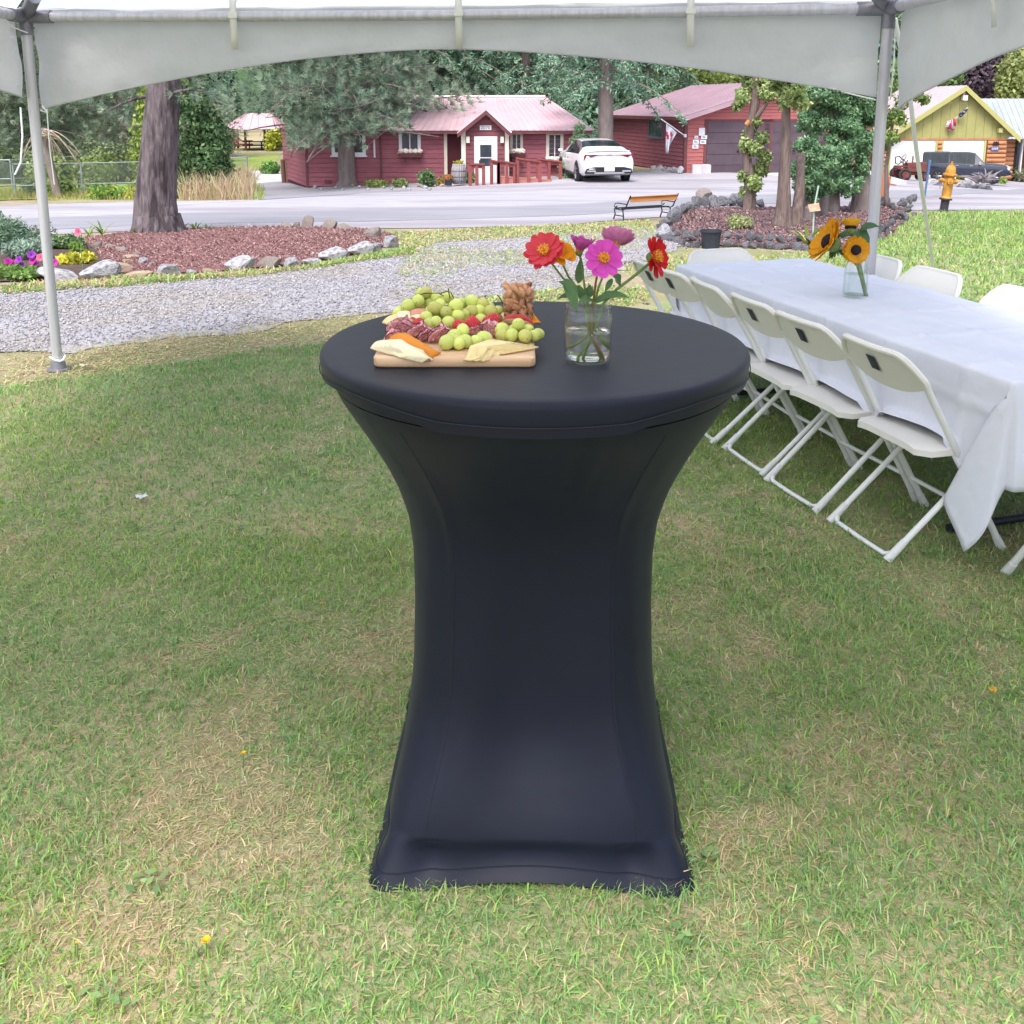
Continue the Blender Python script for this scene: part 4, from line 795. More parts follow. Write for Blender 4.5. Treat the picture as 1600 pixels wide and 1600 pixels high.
# ---- distant conifers: two shapes, copied
def conifer_proto(h, r_, cols, n):
    out = []; V = []
    for i in range(n):
        t = rng.uniform(.04, 1) ** .9; a = rng.uniform(0, 6.28); rad = r_ * (1 - t) * (0.55 + .45 * ((i * 7) % 5) / 4) + .05; V.append((math.cos(a) * rad * rng.uniform(.5, 1), math.sin(a) * rad * rng.uniform(.5, 1), h * t - rad * .25))
    V = np.array(V); out = leaves(V, unit(V * np.array((1, 1, .0)) + np.array((0, 0, .6 * r_))), h * .036, h * .012, cols, .5, (0, 0, -.6)); return out
protos = []
for (h, r_, cols) in ((20, 3.6, cl('#66856c', '#577560', '#7c997e')), (17, 3.8, cl('#7c9678', '#6c8868', '#96aa88'))):
    V, F, C = conifer_proto(h, r_, cols, 15000); o = arr_mesh('crown', V, F, m_needle, None, C); tr = MB().tube([(0, 0, -.5), (0, 0, h * .5), (0, 0, h * .9)], [.32, .2, .05], 8).build('trunk', m_bark2); protos.append((o, tr))
first = [True, True]; row = 0
for Y, us, lo in ((74, range(560, 1640, 92), 0), (92, range(-120, 1720, 84), 1), (118, range(-160, 1760, 92), 0), (140, range(-150, 1760, 70), 1)):
    for j, u in enumerate(us):
        u2 = u + rng.uniform(-25, 25)
        if Y < 80 and 1370 < u2 < 1620: continue
        if Y <= 92 and 325 < u2 < 445: continue
        if Y > 80 and 335 < u2 < 430 and Y < 120: continue
        x = P(u2, 200, Y).x; z = zg(x, Y) + (0 if Y < 100 else (Y - 100) * .05); k = (j + lo) % 2
        t = thing('conifer', ['dark', 'lighter green'][k] + ' conifer in the ' + {74: 'nearest', 92: 'second', 118: 'third', 140: 'farthest'}[Y] + ' row of the forest behind the houses', 'tree', (x, Y, z), rng.uniform(0, 6.28), 'forest conifers behind the houses')
        for src in protos[k]:
            if first[k]: o = src
            else: o = src.copy(); scene.collection.objects.link(o)
            o.parent = t
        first[k] = False; s_ = rng.uniform(.8, 1.25); t.scale = (s_ * rng.uniform(.9, 1.15), s_, s_)
# ---- broadleaf and plum behind the log house
bb = Vector((P(1540, 220, 84).x, 84, zg(42, 84))); lumps = [(P(u, v, 84 + rng.uniform(-2, 2)), (w_ * .05, 2, w_ * .05)) for u, v, w_ in ((1530, 85, 36), (1500, 105, 34), (1560, 105, 38), (1525, 125, 44), (1560, 140, 40), (1490, 130, 34), (1585, 130, 34), (1545, 75, 26), (1515, 150, 40), (1570, 165, 40))]
leafy('plum_tree', 'round dark purple-leaved plum tree behind the log house', 'tree', bb, lumps, 9000, .34, .24, PLUM, [([bb, bb + Vector((0, 0, 5))], [.3, .15])], m_bark2, inner=.3)
bb = Vector((P(1610, 220, 78).x, 78, zg(42, 78))); leafy('leafy_tree', 'yellow-green tree at the right edge behind the plum tree', 'tree', bb, [(P(u, v, 78), (1.9, 1.6, 1.7)) for u, v in ((1595, 110), (1615, 90), (1590, 135), (1615, 130), (1600, 150))], 3500, .34, .22, cl('#8f9a58', '#7a8a50', '#a8ac6c'), [([bb, bb + Vector((0, 0, 4))], [.25, .12])])
bb = Vector((P(1450, 220, 74).x, 76, zg(34, 76))); leafy('leafy_tree', 'green tree rising behind the pale roof of the log house', 'tree', bb, [(P(u, v, 76), (1.9, 1.6, 1.7)) for u, v in ((1440, 120), (1462, 105), (1425, 135), (1470, 125), (1445, 95), (1400, 130))], 4500, .32, .2, cl('#6d8a50', '#587844', '#85985c'), [([bb, bb + Vector((0, 0, 4))], [.25, .12])])
bb = Vector((P(1130, 130, 62).x, 62, -1.5)); leafy('leafy_tree', 'pale green leafy tree rising behind the garage ridge', 'tree', bb, [(P(u, v, 62 + rng.uniform(-2, 2)), (1.8, 1.6, 1.3)) for u, v in ((1080, 122), (1110, 108), (1140, 118), (1125, 95), (1160, 105), (1050, 125), (1090, 95), (1180, 120), (1020, 130))], 6500, .3, .18, cl('#98a860', '#84985a', '#b0ba78', '#7c9058'), [([bb, bb + Vector((0, 0, 4))], [.25, .12])])
# ---- right rock bed: ivy-clad trunk, reddish trunk, arborvitae group
b1 = G(1170, 333); k = mpp(b1.y)
t = thing('ivy_tree', 'thin leaning trunk wrapped in olive foliage in the right rock bed', 'tree', b1)
pts = [b1 + Vector((0, 0, -.1)), P(1172, 290, b1.y), P(1166, 240, b1.y), P(1172, 200, b1.y), P(1180, 160, b1.y), P(1178, 100, b1.y), P(1180, -20, b1.y)]; trunk(t, b1, pts, [11 * k, 9 * k, 7 * k, 7 * k, 7 * k, 6 * k, 4 * k], m_cedbark)
MB().tube([P(1174, 195, b1.y), P(1188, 175, b1.y - .1), P(1198, 160, b1.y - .1)], [.05, .045, .04], 7).build('limb', m_cedbark, t, rel=True); MB().tube([P(1166, 195, b1.y - .15), P(1171, 189, b1.y - .16)], [.045, .05], 8).build('cut_stub', mat('cut_wood', c('#c08050'), rough=.8), t, rel=True)
lum = []
for (u, v, w_, h) in ((1172, 320, 14, 22), (1168, 300, 20, 20), (1178, 285, 22, 24), (1162, 275, 14, 16), (1190, 262, 20, 24), (1196, 245, 16, 18), (1180, 232, 20, 18), (1165, 225, 14, 18), (1170, 208, 16, 14), (1192, 215, 14, 16), (1180, 190, 16, 14), (1160, 150, 18, 22), (1152, 165, 10, 12), (1175, 130, 26, 24), (1200, 145, 22, 20), (1165, 110, 22, 20), (1195, 120, 24, 18), (1220, 140, 18, 16), (1180, 90, 30, 20), (1215, 110, 20, 20), (1170, 50, 30, 30), (1200, 20, 34, 30)):
    lum.append((P(u, v, b1.y + rng.uniform(-.12, .12)), (w_ * k * .6, w_ * k * .6, h * k * .6)))
V_, F_, C_ = lump_cloud(lum, 10500, .085, .05, IVY, .3, .8, (0, 0, -.3)); arr_mesh('crown', V_ - np.array(tuple(b1)), F_, m_leafy, t, C_)
b2 = G(1222, 361); k = mpp(b2.y); t = thing('cedar_tree', 'reddish stripped cedar trunk in the right rock bed', 'tree', b2)
trunk(t, b2, [b2 + Vector((0, 0, -.1)), P(1224, 335, b2.y), P(1226, 290, b2.y), P(1228, 230, b2.y), P(1228, 170, b2.y), P(1232, 120, b2.y), P(1235, -50, b2.y)], [19 * k, 13 * k, 9.5 * k, 8 * k, 7 * k, 6 * k, 3 * k], m_cedbark, n=14, rough_=.12)
trunk(t, b2, [Vector((P(1243, 355, b2.y + .25).x, b2.y + .25, b2.z - .1)), P(1246, 330, b2.y + .3), P(1250, 300, b2.y + .4), P(1252, 240, b2.y + .6)], [11 * k, 9 * k, 8 * k, 6 * k], m_cedbark, name='side_trunk', n=12, rough_=.12)
lum = [(P(u, v, b2.y + rng.uniform(-.3, .3)), (w_ * k * .6, w_ * k * .6, w_ * k * .5)) for u, v, w_ in ((1215, 130, 26), (1240, 140, 30), (1230, 110, 34), (1250, 160, 22), (1225, 160, 16), (1245, 90, 36), (1215, 90, 28), (1240, 40, 44), (1218, 20, 40), (1250, -30, 44))]
V_, F_, C_ = lump_cloud(lum, 5500, .085, .05, IVY, .3, .8, (0, 0, -.3)); arr_mesh('crown', V_ - np.array(tuple(b2)), F_, m_leafy, t, C_)
def arborvitae(label, u0, v0, lumps_px, tr, n):
    b3 = G(u0, v0); k = mpp(b3.y); t = thing('arborvitae', label, 'tree', b3, 0, 'arborvitae in the right rock bed')
    for pts_, rs_ in tr: trunk(t, b3, [Vector((P(pts_[0][0], pts_[0][1], b3.y + .1).x, b3.y + .1, b3.z - .15))] + [P(u, v, b3.y + .1) for u, v in pts_], [r_ * k for r_ in rs_], m_cedbark if rs_[0] < 16 else m_bark2, n=14, rough_=.1)
    lum = []
    for (u, v, w_) in lumps_px:
        q = P(u, v, b3.y + rng.uniform(-.25, .15)); 
        for _ in range(11): d = rand_dirs(1)[0] * w_ * k * .6; lum.append((q + Vector(tuple(d)) * 1.0, (w_ * k * .38, w_ * k * .38, w_ * k * .32)))
    V_, F_, C_ = lump_cloud(lum, n, .075, .032, ARB, .35, .75, (0, 0, .25)); arr_mesh('crown', V_ - np.array(tuple(b3)), F_, m_leafy, t, C_)
arborvitae('rounded bright green arborvitae nearest the reddish trunk', 1262, 345, [(1255, 260, 27), (1275, 270, 28), (1262, 238, 26), (1290, 250, 26), (1285, 285, 22), (1258, 285, 22), (1270, 305, 14)], [([(1262, 320), (1265, 290), (1268, 240)], [15, 12, 8, 5])], 20000)
arborvitae('tall dark green arborvitae behind the right tent pole', 1300, 336, [(1290, 200, 34), (1265, 190, 26), (1320, 210, 34), (1310, 245, 32), (1335, 260, 30), (1345, 225, 30), (1285, 150, 36), (1320, 165, 38), (1350, 190, 30), (1300, 120, 38), (1335, 130, 34), (1360, 160, 26), (1300, 285, 24), (1330, 290, 22), (1290, 90, 36), (1330, 90, 36), (1300, 50, 36), (1330, 40, 36), (1310, 0, 36)], [([(1298, 315), (1300, 280), (1305, 200), (1310, 60)], [16, 13, 11, 8, 3]), ([(1345, 325), (1348, 300), (1345, 240)], [22, 17, 16, 8])], 46000)
bb = G(1385, 325); k = mpp(bb.y); leafy('shrub', 'loose twiggy shrub beside the right tent pole with the log house behind', 'bush', bb, [(P(u, v, bb.y + rng.uniform(-.4, .4)), (w_ * k, w_ * k, w_ * k)) for u, v, w_ in ((1395, 215, 12), (1400, 180, 14), (1410, 160, 14), (1432, 148, 12), (1385, 190, 14), (1378, 225, 14), (1408, 190, 9), (1445, 155, 9), (1372, 170, 16), (1380, 140, 18))], 2400, .085, .05, cl('#5f7a48', '#7d9450', '#94a058'), [([bb, P(1385, 260, bb.y), P(1395, 190, bb.y), P(1425, 150, bb.y)], [.05, .04, .03, .015])], inner=.1)
# stumps
def stump(label, u, v, w_, h):
    b3 = G(u, v); k = mpp(b3.y); t = thing('tree_stump', label, 'stump', b3, 0); trunk(t, b3, [b3 + Vector((0, 0, -.1)), b3 + Vector((0, 0, h * k * .4)), b3 + Vector((0.02, 0, h * k))], [w_ * k * .62, w_ * k * .5, w_ * k * .46], m_bark2, n=16, rough_=.12)
    MB().lathe([(w_ * k * .44, 0), (w_ * k * .40, .012), (0.001, .014)], 16, b3 + Vector((.02, 0, h * k))).build('cut_top', mat('grey_cut_wood', c('#a39a92'), c('#8a807a'), ns=14), t, rel=True)
stump('grey weathered stump beside the arborvitae trunks', 1282, 342, 20, 40); stump('short stump in the mulch left of the arborvitae', 1262, 350, 16, 26)
# ================================================================== beds, rocks, plants, fence, bench and other yard things
m_rockg = mat('pale_granite', c('#98979c'), c('#b4b2b6'), rough=.85, ns=9, nd=8, bump=.7, bs=14, bdist=.03, rand=.16, col3=c('#7c7a80'), ns3=4)
m_rockb = mat('brown_stone', c('#7d746f'), c('#968b84'), rough=.85, ns=8, nd=8, bump=.7, bs=14, bdist=.03, rand=.15)
m_rockt = mat('tan_stone', c('#a8917c'), c('#bba691'), rough=.85, ns=8, nd=8, bump=.7, bs=14, bdist=.03, rand=.12)
m_rockd = mat('dark_basalt', c('#74747a'), c('#929196'), rough=.85, ns=7, nd=8, bump=.9, bs=16, bdist=.04, rand=.25, col3=c('#5a5a60'), ns3=5)
def rock_mesh(seed, m_, flat=1.0, sharp=.35):
    r2 = random.Random(seed); bm = bmesh.new(); bmesh.ops.create_icosphere(bm, subdivisions=2, radius=1.0)
    cuts = [(Vector((r2.gauss(0, 1), r2.gauss(0, 1), r2.gauss(0, 1) * .8)).normalized(), r2.uniform(.42, .8)) for _ in range(12)]
    for v in bm.verts:
        for n_, d in cuts:
            k = v.co.dot(n_)
            if k > d: v.co -= n_ * (k - d) * .9
        v.co += v.co.normalized() * .05 * mnoise.noise(v.co * 3 + Vector((seed, 0, 0)))
    for f in bm.faces: f.smooth = True
    me = bpy.data.meshes.new('rock'); bm.to_mesh(me); bm.free(); me.materials.append(m_); me.set_sharp_from_angle(angle=R(20)); return me
ROCKS = {'g': [rock_mesh(i, m_rockg) for i in range(6)], 'b': [rock_mesh(10 + i, m_rockb) for i in range(4)], 't': [rock_mesh(20 + i, m_rockt) for i in range(3)], 'd': [rock_mesh(30 + i, m_rockd) for i in range(9)]}
def rock(kind, pos, sx_, sy_, sz_, label, group=None, rz=None, name='rock'):
    o = bpy.data.objects.new(name, rnd.choice(ROCKS[kind])); link(o); o.location = pos; o.scale = (sx_, sy_, sz_)
    o.rotation_euler = (rnd.uniform(-.25, .25), rnd.uniform(-.25, .25), rnd.uniform(0, 6.28) if rz is None else rz); return tag(o, label, 'rock', group)
# ---- left mulch bed
MB_N = [gxy(176, 428), gxy(262, 430), gxy(330, 426), gxy(400, 420), gxy(470, 414), gxy(540, 402), gxy(590, 390), gxy(622, 380)]
MB_F = [gxy(130, 372), gxy(200, 364), gxy(300, 358), gxy(400, 355), gxy(470, 356), gxy(530, 356), gxy(590, 362), gxy(615, 370)]
sheet('mulch_bed', MB_N, MB_F, m_mulch, .02, 50, 16, .03, mound=.035)
sheet('flower_bed', [(-9.5, 8.9), gxy(0, 442), gxy(60, 440), gxy(120, 438), gxy(176, 430)], [(-9.5, 13), gxy(0, 372), gxy(60, 372), gxy(110, 372), gxy(150, 386)], m_soil, .016, 30, 12, .03, mound=.06)
def chips(name, near, far, n, cols, size, dz, label):
    a, b_ = pl(near, 60), pl(far, 60); pos = []
    for _ in range(n):
        i = rng.integers(0, 60); t = rng.uniform(.03, .97); p = a[i].lerp(a[i + 1], rng.random()).lerp(b_[i].lerp(b_[i + 1], .5), t)
        e = math.sin(math.pi * t) * math.sin(math.pi * (i + .5) / 60); pos.append((p.x, p.y, zg(p.x, p.y) + .026 + dz * max(0, e) ** .6))
    V, F, C = leaves(np.array(pos), np.tile([0, 0, 1.0], (n, 1)), size[0], size[1], cols, .9); V[:, 2] = np.maximum(V[:, 2], 0.0 + V[:, 2])
    o = arr_mesh(name, V, F, mat('wood_chip', (1, 1, 1), rough=.9, attr='tint'), None, C); tag(o, label, 'mulch', kind='stuff')
chips('mulch_chips', MB_N, MB_F, 42000, cl('#8c6866', '#785654', '#9e7c78', '#b49690', '#684a4a'), (.032, .012), .035, 'reddish bark mulch covering the left bed')
L1 = 'rock in the stone edging of the left mulch bed'; gL = 'rocks edging the left mulch bed'
RL = [('g', 15, 441, 26, 13, 'small white rock by the purple petunias'), ('g', 88, 441, 70, 20, 'long low pale rock just right of the tent pole'), ('g', 145, 440, 66, 33, 'broad pale rock with a raised shoulder by the yellow plant'), ('t', 182, 428, 42, 22, 'tan rock in the left bed beside the yellow plant'), ('t', 208, 437, 50, 15, 'flat tan rock on the grass edge of the left bed'),
      ('g', 262, 433, 48, 24, 'grey angular rock at the grass edge, alone left of the mulch'), ('t', 325, 429, 18, 11, None), ('g', 298, 431, 22, 8, None), ('g', 374, 426, 56, 24, 'long pale mottled rock in the middle of the mulch edge'), ('b', 418, 420, 48, 19, 'smooth grey rock lying against the long mottled one'), ('g', 456, 420, 36, 19, None), ('g', 484, 416, 34, 14, None), ('g', 515, 409, 50, 24, 'wide pale boulder near the right end of the left bed'), ('g', 560, 401, 46, 25, 'wide grey-blue rock next to the boulder at the right end'), ('g', 589, 395, 20, 19, None), ('g', 611, 389, 32, 26, 'steep pale rock closing the right end of the left bed'), ('b', 585, 377, 33, 22, 'brown rock at the back of the bed, right end'),
      ('b', 480, 361, 27, 26, 'tall brown rock at the back of the left bed'), ('b', 514, 362, 30, 21, 'rounded brown rock beside the tall one at the back'), ('b', 537, 364, 30, 14, 'low grey-brown rock right of the rounded one at the back'), ('b', 464, 359, 14, 11, None), ('b', 446, 359, 26, 11, None), ('g', 423, 358, 14, 8, None), ('g', 390, 360, 17, 10, None), ('b', 408, 360, 14, 6, None),
      ('b', 151, 391, 22, 12, None), ('b', 169, 391, 24, 9, None), ('b', 130, 390, 16, 10, None), ('b', 190, 398, 24, 11, None), ('t', 203, 408, 26, 13, None), ('b', 214, 404, 22, 9, None), ('g', 224, 416, 24, 15, None), ('t', 199, 414, 18, 11, None), ('g', 238, 418, 16, 9, None)]
for kd, u, v, w_, h, lab in RL:
    q = G(u, v - 1); k = mpp(q.y); q = G(u, v - 1) + Vector((0, w_ * k * .28, 0)); rock(kd, (q.x, q.y, zg(q.x, q.y) + h * k * .36), w_ * k * .60, w_ * k * .42, h * k * .68, lab or L1, gL, rz=rnd.uniform(-.3, .3))
# ---- right rock-walled bed
RB_N = [gxy(1046, 372), gxy(1090, 384), gxy(1150, 386), gxy(1230, 389), gxy(1300, 391), gxy(1365, 384), gxy(1392, 372)]
RB_F = [gxy(1050, 344), gxy(1080, 327), gxy(1140, 325), gxy(1200, 325), gxy(1290, 324), gxy(1380, 322), gxy(1420, 326)]
m_mulch2 = mat('grey_red_mulch', c('#5c4648'), c('#786062'), rough=.95, ns=20, nd=8, bump=1, bs=45, bdist=.03, world=True)
sheet('rock_bed', RB_N, RB_F, m_mulch2, .02, 40, 14, .02, mound=.06)
chips('bark_chips', RB_N, RB_F, 22000, cl('#88706f', '#745e60', '#a08886', '#8c6462', '#5e4c50'), (.05, .018), .06, 'greyish red bark chips covering the right rock bed')
gR = 'dark rocks walling the right bed'; Lr = 'dark grey rock in the dry-stone wall round the right bed'
def rock_row(pts, n, w_, h, lift, kd='d', lab=Lr, jit=3):
    ps = pl(pts, n)
    for i, p in enumerate(ps):
        u, v = p.x + rnd.uniform(-jit, jit), p.y + rnd.uniform(-1.5, 1.5); q = G(u, v); k = mpp(q.y); s_ = rnd.uniform(.65, 1.4); rock(kd, (q.x, q.y, q.z + lift * k + h * k * .3), w_ * k * .58 * s_, w_ * k * .5 * s_, h * k * .58 * s_, lab, gR)
rock_row([(1030, 372), (1060, 382), (1086, 387)], 6, 17, 13, 0, lab='dark grey rock in the bottom course at the left end of the right rock wall'); rock_row([(1032, 366), (1060, 376), (1086, 380)], 6, 18, 14, 9, lab='dark grey rock in the upper course at the left end of the right rock wall'); rock_row([(1030, 358), (1040, 350), (1060, 340), (1082, 330)], 7, 18, 15, 0, lab='dark grey rock in the outer curve behind the bench end of the right rock wall'); rock_row([(1045, 362), (1050, 352), (1065, 343), (1085, 333)], 6, 18, 15, 10, lab='dark grey rock in the inner curve at the left back of the right rock wall')
rock_row([(1136, 386), (1180, 388), (1240, 391), (1310, 393)], 13, 17, 13, 0, lab='dark grey rock in the bottom course of the front of the right rock wall'); rock_row([(1137, 382), (1180, 385), (1240, 388), (1300, 390)], 10, 17, 13, 11, lab='dark grey rock in the upper course of the front of the right rock wall'); rock_row([(1085, 326), (1110, 324), (1140, 323), (1190, 326)], 7, 18, 17, 4, lab='dark grey rock in the back edge by the road of the right rock wall')
rock_row([(1345, 388), (1375, 376), (1400, 358), (1425, 338)], 9, 15, 12, 0, lab='dark grey rock in the bottom course at the right side of the right rock wall'); rock_row([(1350, 382), (1378, 370), (1402, 350), (1422, 334)], 9, 15, 12, 9, lab='dark grey rock in the second course at the right side of the right rock wall'); rock_row([(1395, 340), (1415, 330), (1428, 326)], 5, 13, 11, 14, lab='dark grey rock in the top course at the right corner of the right rock wall'); rock_row([(1330, 324), (1385, 322)], 4, 16, 13, 2, lab='dark grey rock in the back edge near the tent pole of the right rock wall')
q = G(1036, 372); rock('g', (q.x, q.y - .1, q.z + .1), .19, .15, .13, 'whitish rock at the left foot of the right rock wall', gR)
q = G(1100, 316); rock('b', (q.x, q.y, q.z + .15), .3, .25, .2, 'lichened brown rock standing at the back of the right rock bed', gR)
for i, u in enumerate(range(990, 1075, 8)):          # stones along the garage foot
    Yr = 46.5 - (u - 990) / 80 * 7; q = P(u, 268, Yr); z = zg(q.x, Yr); s_ = rnd.uniform(.8, 1.3); rock('g', (q.x - .2, Yr, P(u, 266, Yr).z), .24 * s_, .2, .2 * s_, 'grey stone heaped along the foot of the garage side wall', 'stones along the garage foot')
for i, u in enumerate((482, 492, 503, 512, 524, 536, 552, 562, 575, 588, 600, 612, 622, 632, 640, 655, 664, 672, 690)):
    q = G(u, 292 + (i % 3) * 3); k = mpp(q.y); s_ = rnd.uniform(.7, 1.3); rock('g' if i % 3 else 't', (q.x, q.y, q.z + .04), 5.5 * k * s_, 4 * k * s_, 4 * k * s_, 'pale stone in the border below the red house front', 'stones below the red house')
# ---- black nursery pot
q = G(1110, 388); k = mpp(q.y); m_pot = mat('black_plastic_pot', c('#2a2e38'), c('#33373f'), rough=.5, ns=4)
pt = thing('plant_pot', 'black plastic nursery pot standing before the right rock wall', 'pot', q)
MB().lathe([(13.5 * k, 0), (16 * k, 26 * k), (17.5 * k, 26.2 * k), (17.5 * k, 29 * k), (16.3 * k, 29.2 * k), (15.5 * k, 25 * k), (.01, 24 * k)], 28).build('shell', m_pot, pt, smooth=50); MB().lathe([(15.4 * k, 24.5 * k), (12 * k, 25.4 * k), (.01, 25.8 * k)], 20, cap=False).build('soil', m_soil, pt, smooth=180)
# ---- shrubs and plants
def shrub(name, label, u, v, w_, h, cols, n, leaf, group=None, inner=.3, dy=0.0, droop=None):
    q = G(u, v); k = mpp(q.y); lumps = []
    for _ in range(9): lumps.append((q + Vector((rng.uniform(-.32, .32) * w_ * k, rng.uniform(-.25, .25) * w_ * k, h * k * rng.uniform(.2, .62))), (w_ * k * .26, w_ * k * .26, h * k * .3)))
    return leafy(name, label, 'plant' if h < 26 else 'bush', q, lumps, n, leaf[0], leaf[1], cols, [([q, q + Vector((0, 0, h * k * .5))], [.012, .006])], group=group, inner=inner, droop=droop)
shrub('variegated_shrub', 'pale yellow-green variegated shrub in the right rock bed', 1155, 364, 36, 36, cl('#9aa670', '#b8bc84', '#74885a', '#cfd0a0'), 3000, (.055, .03))
shrub('lime_plant', 'bright lime yellow plant behind the pale rock in the left bed', 121, 417, 46, 24, cl('#c8c040', '#b4b034', '#d8d05c', '#9aa03a'), 2200, (.06, .035))
shrub('green_plant', 'dark green perennial behind the lime yellow plant', 105, 394, 60, 32, cl('#5f7a52', '#4c6644', '#7d9466'), 2600, (.06, .025)); shrub('green_plant', 'light green perennial beside the lime yellow plant', 122, 398, 26, 22, cl('#86a050', '#74924a'), 1300, (.05, .03))
shrub('catmint_shrub', 'tall grey-green shrub with airy stems at the left edge', 20, 398, 70, 78, cl('#6f8a70', '#5c7860', '#8aa088'), 5200, (.06, .018), inner=.15, droop=(0, 0, .4)); shrub('sage_shrub', 'silvery shrub behind the petunias at the left edge', 45, 412, 70, 48, cl('#8ca090', '#7a9080', '#9db09c'), 3600, (.05, .018), inner=.2, droop=(0, 0, .5)); shrub('airy_shrub', 'thin airy stems around the left tent pole', 62, 392, 60, 56, cl('#7c8a70', '#6a7660'), 900, (.045, .02), inner=.1)
shrub('petunia_leaves', 'low green petunia foliage at the left edge', 30, 437, 80, 26, cl('#6f9048', '#5c7e40', '#86a258'), 2600, (.05, .03))
def petunia(label, u, v, col):
    q = P(u, v, G(30, 432).y - .12); rr = mpp(q.y) * 6.5; d = Vector((rnd.uniform(-.4, .4), -1, rnd.uniform(.2, .7))).normalized(); rot = rotm(d); t = thing('petunia', label, 'flower', Vector((q.x, q.y, zg(q.x, q.y))), 0, 'petunias in the left bed'); n = 15
    ring = [[rot @ Vector((math.cos(a) * r_ * rr * (1 + .12 * math.cos(5 * a)), math.sin(a) * r_ * rr * (1 + .12 * math.cos(5 * a)), z * rr)) + q for a in [6.283 * i / n for i in range(n)]] for r_, z in ((.12, -.5), (.3, -.1), (1, .12))]
    MB().loft(ring, True, False).build('bloom', col, t, smooth=180, rel=True); MB().tube([Vector((q.x, q.y + .03, zg(q.x, q.y))), q - d * rr * .5], .004, 5).build('stem', m_stem0, t, rel=True)
m_stem0 = mat('garden_stem', c('#6f8a4a'), rough=.7); m_pet = mat('purple_petunia', c('#9a3cb0'), c('#7a2c98'), rough=.6, ns=30, translucent=.2); m_pet2 = mat('pink_petunia', c('#e07090'), c('#d05c80'), rough=.6, ns=30, translucent=.2); m_pet3 = mat('magenta_petunia', c('#c030a0'), c('#b02a90'), rough=.6, ns=30, translucent=.2)
for (u, v, kd, lab) in ((4, 420, 1, 'pink petunia at the very left edge'), (20, 428, 2, 'magenta petunia lowest in the clump'), (13, 409, 2, 'magenta petunia at the upper left of the clump'), (21, 413, 2, 'magenta petunia just below the upper left one'), (29, 406, 0, 'purple petunia at the top of the clump'), (33, 416, 0, 'purple petunia in the middle of the clump'), (42, 424, 0, 'purple petunia low in the middle of the clump'), (40, 431, 2, 'magenta petunia at the bottom right of the clump'), (51, 407, 2, 'large magenta petunia beside the tent pole'), (53, 414, 2, 'magenta petunia under the large one'), (58, 416, 0, 'purple petunia next to the tent pole'), (49, 398, 0, 'small purple petunia above the clump'), (85, 410, 2, 'small magenta petunia right of the tent pole'), (63, 402, 1, 'pink bloom left against the tent pole'), (122, 363, 1, 'pink rose bloom above the green perennials')): petunia(lab, u, v, (m_pet, m_pet2, m_pet3)[kd])
def blades(name, label, u, v, n, L_, W_, cols, spread=.5, group=None, cat='plant', sag=.5):
    q = G(u, v); k = mpp(q.y); t = thing(name, label, cat, q, 0, group)
    for i in range(n):
        a = rng.uniform(0, 6.28); L1 = L_ * k * rng.uniform(.6, 1.1); d = Vector((math.cos(a), math.sin(a) * .7, 0)); e = d * L1 * spread * rng.uniform(.5, 1.3) + Vector((0, 0, L1 * rng.uniform(.6, 1))); s_ = Vector((-d.y, d.x, 0)).normalized(); rows = []
        for j in range(7):
            tt = j / 6; p_ = e * tt + d * L1 * sag * tt * tt * .6 - Vector((0, 0, L1 * sag * .55 * tt ** 3)); wd = W_ * k * .5 * math.sin(math.pi * (.12 + .86 * tt)); rows.append([q + p_ - s_ * wd, q + p_ + Vector((0, 0, -wd * .3)), q + p_ + s_ * wd])
        MB().grid(rows).build('leaf', cols[i % len(cols)], t, smooth=180, rel=True)
    return t, q, k
m_lily = [mat('strap_leaf_' + n_, c(a), c(b_), rough=.5, ns=10, translucent=.25) for n_, a, b_ in (('bright', '#9ab048', '#86a040'), ('pale', '#b4bc60', '#a0ac50'), ('dark', '#5f7c44', '#4f6c3a'), ('blue', '#5a7058', '#4c624c'))]
t, q, k = blades('corn_plant', 'yellow-green strap-leaved plant at the right end of the rock wall', 1262, 388, 13, 58, 6, [m_lily[0], m_lily[1]], .42, sag=.45)
for (u, v, n, L_, lab) in ((160, 368, 10, 34, 'clump of daylily leaves left of the big trunk'), (140, 370, 9, 24, 'low clump of strap leaves behind the flower bed'), (285, 362, 13, 26, 'bright strap-leaved clump right of the big trunk'), (306, 361, 10, 22, 'second bright clump right of the big trunk'), (325, 360, 8, 16, 'short grass clump at the back of the left bed'), (362, 360, 9, 17, 'short grass clump next to the back rocks of the left bed'), (210, 366, 8, 18, 'pale grass clump at the left foot of the big trunk')): blades('daylily_clump', lab, u, v, n, L_, 3.2, [m_lily[0], m_lily[2]], .5, 'strap-leaved clumps in the left bed')
